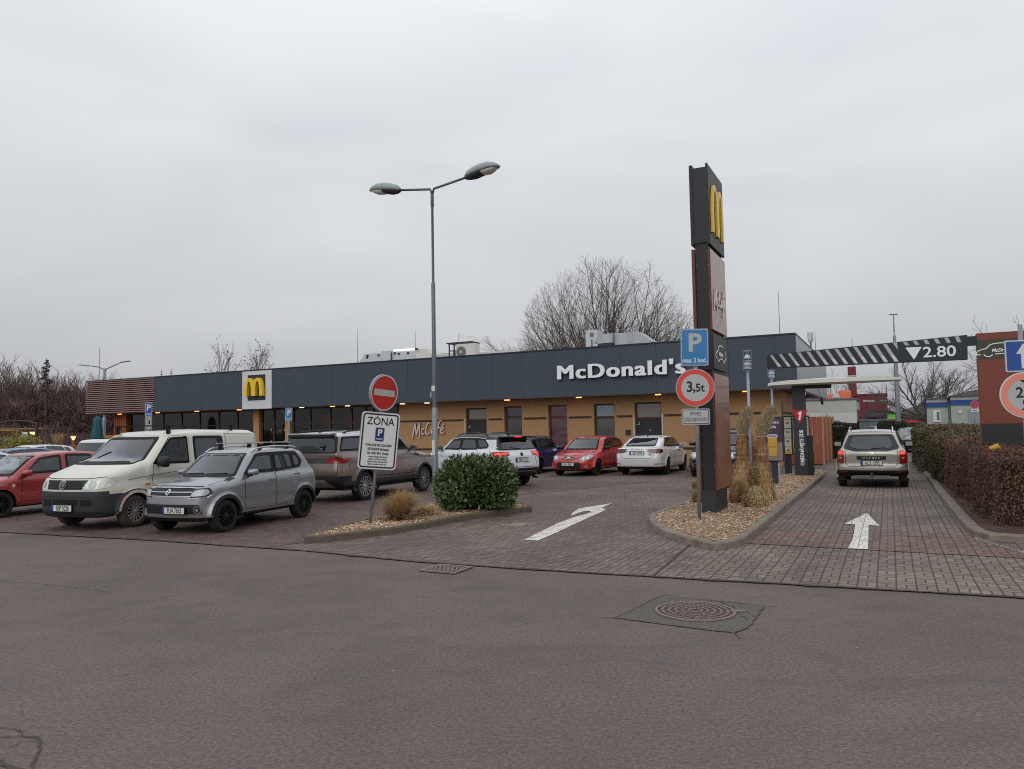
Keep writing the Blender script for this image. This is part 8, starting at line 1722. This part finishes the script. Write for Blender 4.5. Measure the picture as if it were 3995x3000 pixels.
P0 = AT(4085, 1600, 40); tree('bare_tree', 'bare tree at the right edge whose twigs top the brown pillar', (P0.x, 40, 0), 16, 8.2, 1.0, n1=10, trunk_h=2.6, trunk_r=.2, up=.2, style='oak', kids=(6, 5), twig=.016)
P0 = AT(865, 1500, 78); tree('young_tree', 'slim young tree with few leaves peeking over the roof left of the emblem panel', (P0.x, 78, 0), 17, AT(865, 1372, 78).z, .22, n1=7, trunk_h=3, trunk_r=.1, up=.9, kids=(6, 4), leafy=.15, twig=.018)
P0 = AT(1005, 1500, 78); tree('young_tree', 'slim young tree with brown leaves showing above the emblem panel', (P0.x, 78, 0), 18, AT(1005, 1388, 78).z, .25, n1=8, trunk_h=3, trunk_r=.1, up=.9, kids=(7, 5), leafy=.4, twig=.018)
# wood on the left: individual trees copied from four, thicket in front of them
protos = []
for k in range(4): protos.append(tree('woodland_tree', 'x', (0, 0, 0), 60+k, 8.6, .42, mat='branch_brown', n1=9, trunk_h=1.2, trunk_r=.13, up=.6, kids=(9, 6), twig=.024))
LB = ['bare brown tree at the far left edge of the wood', 'bare tree second from the left in the wood', 'tall bare tree left of the dead spruce', 'bare tree just left of the dead spruce', 'bare tree touching the dead spruce on its left', 'bare tree directly right of the dead spruce', 'bare tree between dead spruce and louvred screen', 'short bare tree right of the dead spruce', 'bare tree above the right garden lamp', 'bare tree over the closed parasol', 'bare tree just left of the twin street lamp', 'bare tree behind the twin street lamp pole', 'bare tree showing over the louvred screen left corner', 'bare tree hidden behind the louvred screen', 'low bare tree behind the pergola arch', 'low bare tree behind the white banner', 'bare tree behind the left garden lamp', 'bare tree seen under the louvred screen']
for i in range(18):
    px = (-30, 12, 60, 100, 138, 205, 235, 262, 292, 330, 372, 410, 440, 490, 80, 30, 170, 420)[i]; ty = (1388, 1402, 1418, 1412, 1440, 1428, 1420, 1462, 1425, 1450, 1428, 1432, 1455, 1470, 1480, 1470, 1490, 1500)[i]; Y = 66+(i*7 % 5)*2.2
    pr = protos[i % 4]
    if i < 4: t = pr
    else:
        t = pr.copy(); COL.objects.link(t)
        for c_ in pr.children: d_ = c_.copy(); COL.objects.link(d_); d_.parent = t
    P0 = AT(px, 1600, Y); t.location = (P0.x, Y, 0); s_ = AT(px, ty+(28 if px > 220 else 8), Y).z/9.9; t.scale = (s_, s_, s_); t.rotation_euler = (0, 0, i*1.3); t['label'] = LB[i]; t['group'] = 'bare trees of the wood on the left'
def thicket(name, label, x0, x1, Y0, Y1, z0, z1, n, mat, seed, ln=1.0, r=.012):
    r_ = np.random.default_rng(seed); P = np.stack([r_.uniform(x0, x1, n), r_.uniform(Y0, Y1, n), z0+(z1-z0)*r_.uniform(0, 1, n)**1.2*(.75+.25*np.sin(r_.uniform(0, 6, n)))], -1); D = unit(np.stack([r_.normal(size=n)*.5, r_.normal(size=n)*.4, r_.uniform(.3, 1.2, n)], -1)); L_ = ln*r_.uniform(.4, 1.2, (n, 1)); R_ = unit(np.cross(D, r_.normal(size=(n, 3))))*r
    V = np.stack([P-R_, P+R_, P+D*L_*.6+R_*.7+r_.normal(size=(n, 3))*.04, P+D*L_], 1).reshape(-1, 3); o = quads_mesh(name, V, n, mat); tag(o, label, 'thicket', kind='stuff'); return o
xl, xr_ = AT(-120, 1600, 62).x, AT(475, 1600, 62).x
thicket('thicket', 'dense brown thicket of bare shrubs under the trees', xl, xr_, 60, 66, 0, 4.4, 60000, 'branch_brown', 71, 1.1, .016); thicket('thicket', 'darker thicket deeper in the wood', xl*1.15, xr_*1.1, 68, 76, 0, 5.6, 40000, 'branch', 72, 1.5, .024)
thicket('thicket', 'low pale brown shrubs in front of the wood', xl, AT(300, 1700, 56).x, 53, 56, 0, 2.4, 22000, 'branch_brown', 73, .7, .010)
# brushwood fence
xa, xb = AT(-60, 1700, 47).x, AT(352, 1700, 47).x; t = thing('brushwood_fence', 'dark brown brushwood fence behind the terrace lamps', 'fence', ((xa+xb)/2, 47, 0), 0); H_ = AT(150, 1698, 47).z
b = MB(); b.bx(-(xb-xa)/2, (xb-xa)/2, .05, .12, 0, H_-.05); b.build('panel', MATS['beech_inner'], t)
r_ = np.random.default_rng(5); n = 16000; P = np.stack([r_.uniform(-(xb-xa)/2, (xb-xa)/2, n), r_.uniform(-.03, .03, n), r_.uniform(0, H_-.25, n)], -1); D = unit(np.stack([r_.normal(size=n)*.18, r_.normal(size=n)*.08, np.ones(n)], -1)); L_ = r_.uniform(.2, .5, (n, 1)); R_ = np.array([[.006, 0, 0]]); V = np.stack([P-R_, P+R_, P+D*L_+R_*.6, P+D*L_-R_*.6], 1).reshape(-1, 3); quads_mesh('brushwood', V, n, 'branch_brown', t)
# dead spruce
P0 = AT(178, 1600, 60); H_ = AT(178, 1397, 60).z; t = thing('spruce', 'dead brown spruce with sparse drooping boughs rising above the wood', 'tree', (P0.x, 60, 0), 0); b = MB(); b.tube([(0, 0, 0), (0, 0, H_)], [.16, .02], 8); b.build('trunk', MATS['trunk_bark'], t)
rr = random.Random(4); b = MB(); PP = []
for k in range(34):
    z = H_-.15-k*.17; L_ = min(1.9, .12+.045*k*(1 if rr.random() < .8 else 1.6)); a = rr.uniform(0, 6.28)
    if 5 < k < 16: L_ = rr.choice((.3, .45, 1.35 if math.cos(a) > .2 else .35))
    pts = [Vector((0, 0, z)), Vector((math.cos(a)*L_*.5, math.sin(a)*L_*.5, z-.02)), Vector((math.cos(a)*L_, math.sin(a)*L_, z-.22*L_))]; b.tube(pts, [.03, .02, .01], 4)
    for m_ in range(int(60*L_)+14): f = rr.random(); q_ = pts[0].lerp(pts[2], f); PP.append((q_.x+rr.gauss(0, .06), q_.y+rr.gauss(0, .06), q_.z-rr.random()*.22))
b.build('boughs', MATS['branch'], t); PP = np.array(PP); cards('needles', PP, np.random.default_rng(3).normal(size=PP.shape), .07, 'conifer', t, np.random.default_rng(3))
for px, ty, lb in ((630, 1441, 'tiny conifer tip above the roof near the louvred screen'), (668, 1437, 'second tiny conifer tip above the roof, right of the first')):
    P0 = AT(px, ty, 75); t = thing('conifer', lb, 'tree', (P0.x, 75, 0), 0); b = MB(); b.tube([(0, 0, 0), (0, 0, P0.z)], [.12, .015], 6); b.build('trunk', MATS['trunk_bark'], t); b = MB()
    for k in range(16):
        z = P0.z-.3-k*.25; L_ = .12+k*.05
        for j in range(4): a = j*1.57+k; b.tube([(0, 0, z), (math.cos(a)*L_, math.sin(a)*L_, z+L_*.5)], [.03, .012], 4)
    b.build('boughs', MATS['conifer'], t)
# garden plants near the terrace
def ground_pt(px, py, Y): P_ = AT(px, py, Y); return (P_.x, Y, 0)
t = thing('yellow_shrub', 'yellow-green low shrub below the pergola', 'shrub', ground_pt(85, 1720, 38), 0); r_ = np.random.default_rng(9); n = 1500; P = r_.normal(size=(n, 3))*np.array([.42, .3, .16])+np.array([0, 0, AT(85, 1728, 38).z]); leaves('foliage', P, r_.normal(size=(n, 3))+np.array([0, 0, .8]), .14, .02, 'shrub_yellow', t, r_); b = MB(); b.tube([(0, 0, 0), (0, 0, 1.4)], .05, 6); b.build('stem', MATS['stem'], t)
t = thing('pampas_grass', 'distant pale pampas grass tuft by the brushwood fence', 'ornamental grass', ground_pt(228, 1740, 42), 0); r_ = np.random.default_rng(10); n = 900; z = r_.uniform(.2, 1.75, n); P = np.stack([r_.normal(size=n)*.12, r_.normal(size=n)*.12, z], -1); leaves('plume', P, np.stack([r_.normal(size=n)*.3, r_.normal(size=n)*.3, np.ones(n)], -1), .3, .010, 'blade', t, r_)
t = thing('round_shrub', 'dull reddish shrub by the terrace planter', 'shrub', ground_pt(262, 1750, 40), 0); n = 1200; P = r_.normal(size=(n, 3))*np.array([.25, .2, .14])+np.array([0, 0, .95]); leaves('foliage', P, r_.normal(size=(n, 3)), .09, .02, 'dead_leaf', t, r_); b = MB(); b.tube([(0, 0, 0), (0, 0, .9)], .04, 6); b.build('stem', MATS['stem'], t)
# ------------------------------------------------------------------ buildings and things beyond
def far(name, label, cat, px, Y, rz=LA): P_ = AT(px, 1640, Y); return thing(name, label, cat, (P_.x, Y, 0), rz), P_
def wx(px, Y, P_, an=LA): d = ray(px, 1640); r = d.x/d.y; return (r*P_.y-P_.x)/(math.cos(an)-r*math.sin(an))
def wz(px, py, Y): return AT(px, py, Y).z
M('far_white', (176, 180, 172), .8, var=.08); M('far_white_low', (196, 198, 190), .8, var=.06); M('far_red', (116, 42, 50), .8, var=.1); M('far_orange', (206, 104, 76), .6, var=.08); M('far_grey', (96, 98, 104), .7, var=.1); M('far_dark', (74, 74, 80), .7); M('far_brick', (120, 92, 84), .8, var=.2, vscale=20); M('far_window', (46, 50, 56), .2, coat=1)
M('kiosk_wall', (164, 172, 162), .7, var=.05); M('kiosk_blue', (30, 66, 140), .5); M('kiosk_green', (60, 130, 90), .5); M('billboard_green', (90, 190, 70), .6); M('billboard_yellow', (206, 178, 96), .6, var=.25, vscale=6); M('far_sign_red', (200, 44, 50), .5)
# white L building: right corner at px 3342
Y = 62; t, P_ = far('white_building', 'pale rendered two-tone building with flat roof behind the lane canopy', 'building', 3342, Y); zt = wz(3342, 1558, Y); zm = wz(3342, 1608, Y)
b = MB(); b.bx(-16, 0, 0, 9, 0, zm); b.build('lower_wall', MATS['far_white_low'], t); b = MB(); b.bx(-16, 0, -.0, 9, zm+.004, zt); b.build('upper_wall', MATS['far_white'], t); b = MB(); b.bx(-16.1, .1, -.1, 9.1, zt, zt+.12); b.build('roof_edge', MATS['far_grey'], t)
for y in (2.0, 4.6, 6.8): b = MB(); b.bx(.0, .03, y, y+1.2, 1.4, 2.9); b.build('window', MATS['far_window'], t)
for x in (-2.2,): b = MB(); b.bx(x, x+.9, -.04, 0, 1.9, 2.0); b.tube([(x, -.05, 1.2), (x, -.05, 2.6)], .03, 5); b.build('vent_pipe', MATS['galv'], t)
b = MB(); b.bx(.15, 3, 1, 8, 0, 1.9); b.bx(.1, 3.1, .9, 8.1, 1.9, 2.05); b.build('annex', MATS['far_grey'], t)
# red factory
Y = 110; t, P_ = far('red_factory', 'dark red factory block with tall square chimney', 'building', 3345, Y); zt = wz(3400, 1543, Y); x1 = wx(3464, Y, P_)
b = MB(); b.bx(0, x1, 0, 10, 0, zt); b.bx(-.15, x1+.1, -.15, 10, zt, zt+.25); b.build('wall', MATS['far_red'], t)
for px in (3383, 3405, 3449): x = wx(px, Y, P_); b = MB(); b.bx(x-.4, x+.4, -.06, 0, wz(px, 1568, Y), wz(px, 1561, Y)); b.build('window', MATS['far_white'], t)
xc = wx(3330, Y, P_); b = MB(); b.bx(xc-.55, xc+.55, 1, 2.1, 0, wz(3330, 1428, Y)); b.bx(xc-.58, xc+.58, .95, 2.15, wz(3330, 1470, Y), wz(3330, 1462, Y)); ch = b.build('chimney', MATS['far_red'], t); b = MB(); b.bx(xc-.60, xc+.60, .93, 2.17, wz(3330, 1467, Y), wz(3330, 1462, Y)); b.build('white_band', MATS['far_white'], ch)
for px, r, zt_, lb in ((3298, .72, 1521, 'large orange storage tank beside the red chimney'), (3238, .5, 1537, 'small orange storage tank left of the large one')):
    Y = 84; t, P_ = far('orange_tank', lb, 'tank', px, Y); z = wz(px, zt_, Y); b = MB(); b.lathe([(r, 0), (r, z-.25), (r*.8, z-.05), (0, z)], n=20); b.build('shell', MATS['far_orange'], t, smooth=True)
Y = 80; t, P_ = far('roof_vent', 'white roof vent cowl beside the orange tank', 'vent', 3266, Y); z = wz(3266, 1520, Y); b = MB(); b.tube([(0, 0, 0), (0, 0, z-.4)], .18, 8); b.lathe([(.2, z-.4), (.4, z-.8), (.4, z-.9), (0, z-.9)], n=12); b.tube([(0, 0, z-.4), (0, 0, z)], .10, 8); b.build('cowl', MATS['far_white'], t)
# grey workshop, red striped store, brick strip
Y = 90; t, P_ = far('grey_workshop', 'dark grey low workshop under the red factory', 'building', 3378, Y); x1 = wx(3520, Y, P_); b = MB(); b.bx(0, x1, 0, 8, 0, wz(3440, 1612, Y)); b.build('wall', MATS['far_grey'], t); b = MB(); b.prism([(0, 0), (x1*.5, 0), (x1*.5, .1), (0, .9)], 0, 3, Matrix.Translation((0, -.2, wz(3440, 1626, Y))) @ Matrix.Rotation(math.pi/2, 4, 'X')); b.build('canopy', MATS['far_dark'], t)
for px in (3400, 3425, 3450): x = wx(px, Y, P_); b = MB(); b.bx(x-.5, x+.5, -.05, 0, 0.4, 2.6); b.build('window', MATS['far_window'], t)
Y = 75; t, P_ = far('red_sign', 'small red sign board on the workshop forecourt', 'sign', 3411, Y); b = MB(); b.bx(-.42, .42, 0, .1, wz(3411, 1656, Y), wz(3411, 1640, Y)); b.build('board', MATS['far_sign_red'], t); b = MB(); b.bx(-.34, .34, -.004, 0, wz(3411, 1650, Y), wz(3411, 1646, Y)); b.build('white_line', MATS['sign_white'], t); b = MB(); b.tube([(0, .05, 0), (0, .05, 1.8)], .05, 6); b.build('post', MATS['galv'], t)
Y = 95; t, P_ = far('store', 'low dark store with a red band right of the tall pole', 'building', 3527, Y); x1 = wx(3586, Y, P_); zt = wz(3550, 1616, Y); zr0, zr1 = wz(3550, 1649, Y), wz(3550, 1636, Y); b = MB(); b.bx(0, x1, 0, 8, 0, zr0); b.build('lower_wall', MATS['far_window'], t); b = MB(); b.bx(0, x1, -.1, 8, zr0+.004, zr1); b.build('red_band', MATS['far_sign_red'], t); b = MB(); b.bx(0, x1, 0, 8, zr1+.004, zt); b.build('upper_wall', MATS['far_dark'], t)
Y = 97; t, P_ = far('brick_house', 'narrow brown brick building between store and kiosk', 'building', 3587, Y); x1 = wx(3660, Y, P_); b = MB(); b.bx(0, x1, 0, 8, 0, wz(3600, 1585, Y)); b.build('wall', MATS['far_brick'], t); b = MB(); b.prism([(-.2, 0), (x1+.2, 0), (x1*.5, 1.2)], 0, 8, Matrix.Translation((0, 8, wz(3600, 1585, Y))) @ Matrix.Rotation(math.pi/2, 4, 'X')); b.build('roof', MATS['far_dark'], t)
# kiosk
KA = math.radians(-30); Y = 45; t, P_ = far('kiosk', 'low grey-green kiosk with blue stripe behind the clipped hedges', 'kiosk', 3617, Y, KA)
def kx(px): return wx(px, Y, P_, KA)
def kz(px, py): return wz(px, py, P_.y+kx(px)*math.sin(KA))
x1, x2, x3 = kx(3700), kx(3712), kx(3990)
z1, z2 = kz(3640, 1556), kz(3760, 1546)
for (a_, e_, zt, y0) in ((0, x1, z1, 0), (x2, x3, z2, -.4)):
    zb0, zb1 = zt-.50, zt-.22; b = MB(); b.bx(a_, e_, y0, 5, 0, zb0-.05); b.bx(a_, e_, y0, 5, zb1, zt); b.build('wall', MATS['kiosk_wall'], t); b = MB(); b.bx(a_, e_, y0-.03, 5, zb0, zb1-.002); b.build('blue_stripe', MATS['kiosk_blue'], t); b = MB(); b.bx(a_, e_, y0-.03, 5, zb0-.048, zb0-.004); b.build('green_stripe', MATS['kiosk_green'], t); b = MB(); b.bx(a_-.1, e_+.1, y0-.12, 5.1, zt, zt+.06); b.build('roof_edge', MATS['far_grey'], t)
b = MB(); b.bx(x1, x2-.01, .3, 4, 0, z2+.02); b.build('joint_wall', MATS['far_white'], t)
xp0, xp1 = kx(3641), kx(3670); b = MB(); b.bx(xp0, xp1, -.06, 0, 1.75, 2.45); ps = b.build('notice_case', MATS['sign_white'], t); b = MB(); b.bx((xp0+xp1)/2, xp1-.05, -.066, -.06, 1.85, 2.35); b.build('notice_sheet', M('notice_teal', (50, 130, 120), .5), ps)
xd0, xd1 = kx(3778), kx(3816); b = MB(); b.bx(xd0, xd1, -.45, -.4, 0, 2.45); dr = b.build('door', MATS['galv'], t); b = MB(); b.bx(xd0+.1, xd1-.1, -.456, -.45, .9, 1.5); b.build('door_picture', M('door_mountain', (110, 130, 160), .6, var=.4, vscale=3), dr)
b = MB(); b.lathe([(.10, -.42), (.08, -.46), (0, -.47)], c=(kx(3747), 0, 2.3), n=12, axis='y'); b.build('wall_lamp', MATS['sign_white'], t)
for px, Y2, lb in ((3800, 33, 'purple-faded round no-parking sign beside the kiosk door'),):
    P2 = AT(px, 1578, Y2); t = thing('no_parking_sign', lb, 'traffic sign', (P2.x, Y2, 0), 0); m4 = up((0, -.05, P2.z), -.4); s_ = plate(t, 'disc', disc(.17, 28), 'sign_red', 'sign_rim', m4, .015, .004); flat(s_, 'purple_field', disc(.135, 28), 'sign_purple', m4, .004)
    b = MB()
    for an in (.785, -.785): b.box((0, 0, 0), (.27, .03, .002), Matrix.Rotation(an, 4, 'Z'))
    bb = MB(); bb.add([m4 @ (Vector(v)+Vector((0, 0, .008+.003*(i//8)))) for i, v in enumerate(b.v)], b.f); bb.build('cross_bars', MATS['sign_red'], s_)
    m5 = up((0, -.05, P2.z-.26), -.4); flat(t, 'small_plate', rpoly(.28, .11, .01), 'sign_white', m5, 0, .01); flat(t, 'plate_mark', [(-.08, -.015), (.08, -.015), (.08, .015), (-.08, .015)], 'sign_black', m5, .011, .002); b = MB(); b.tube([(0, 0, 0), (0, 0, P2.z+.18)], .025, 8); b.build('post', MATS['galv'], t)
# billboard, tall pole
Y = 64; t, P_ = far('billboard', 'small yellow poster stand with bright green top beyond the hedges', 'billboard', 3480, Y, 0); w_ = .29; zb_, zm, zt = 1.6, wz(3480, 1629, Y), wz(3480, 1617, Y); b = MB(); b.bx(-w_, w_, 0, .2, zb_, zm); b.build('yellow_poster', MATS['billboard_yellow'], t); b = MB(); b.bx(-w_, w_, -.01, .21, zm+.003, zt); b.build('green_top', MATS['billboard_green'], t); b = MB(); b.bx(-.06, .06, .05, .15, 0, zb_); b.build('leg', MATS['galv'], t)
Y = 50; P_ = AT(3505, 1640, Y); t = thing('light_mast', 'tall slender grey light mast behind the height bar', 'light mast', (P_.x, Y, 0), 0); H_ = wz(3490, 1228, Y); zj = wz(3492, 1312, Y); b = MB(); b.tube([(0, 0, 0), (0, 0, zj*.62), (0, 0, zj), (0, 0, zj+.1)], [.17, .14, .10, .06], 10); b.tube([(0, 0, zj+.1), (0, 0, H_)], .045, 8); b.build('pole', MATS['galv'], t)
for sg in (-1, 1): b = MB(); b.box((sg*.14, 0, H_+.02), (.26, .12, .05)); b.build('lamp_head', MATS['galv_dark'], t)
Y = 120; 
for px, py, lb in ((3435, 1500, 'lattice antenna mast beyond the red factory'), (3328, 1322, 'thin antenna above the striped bar')):
    P2 = AT(px, py, Y); t = thing('antenna_mast', lb, 'antenna', (P2.x, Y, 0), 0); b = MB(); b.tube([(-.2, 0, 0), (-.2, 0, P2.z-1)], .07, 5); 
    if px == 3435: b.tube([(.9, 0, 0), (.9, 0, P2.z)], .07, 5); b.bx(-.3, 1.0, -.05, .05, P2.z-3, P2.z-2.8)
    else: b.tube([(-.2, 0, P2.z-1), (-.2, 0, P2.z)], .04, 5)
    b.build('mast', MATS['galv_dark'], t)
# low skyline so the plain ends in buildings and hills, as it does beyond the trees
me_ = MB(); rr = random.Random(8); pts = []
N_ = 160
for k in range(N_+1):
    a = math.radians(-75+150*k/N_); r_ = 420; z = 7+3.5*math.sin(k*.23)+2.0*math.sin(k*.61+1)+rr.uniform(0, 1.2); pts.append((math.sin(a)*r_, math.cos(a)*r_, z))
vs = [(x, y, -1) for x, y, z in pts]+[(x, y, z) for x, y, z in pts]+[(x*1.35, y*1.35, z*1.6) for x, y, z in pts]; n = N_+1
me_.add(vs, [(k, k+1, n+k+1, n+k) for k in range(N_)]+[(n+k, n+k+1, 2*n+k+1, 2*n+k) for k in range(N_)]); o = me_.build('hills', M('far_wood', (82, 76, 76), .95, var=.2, vscale=.05), smooth=True); o['kind'] = 'structure'
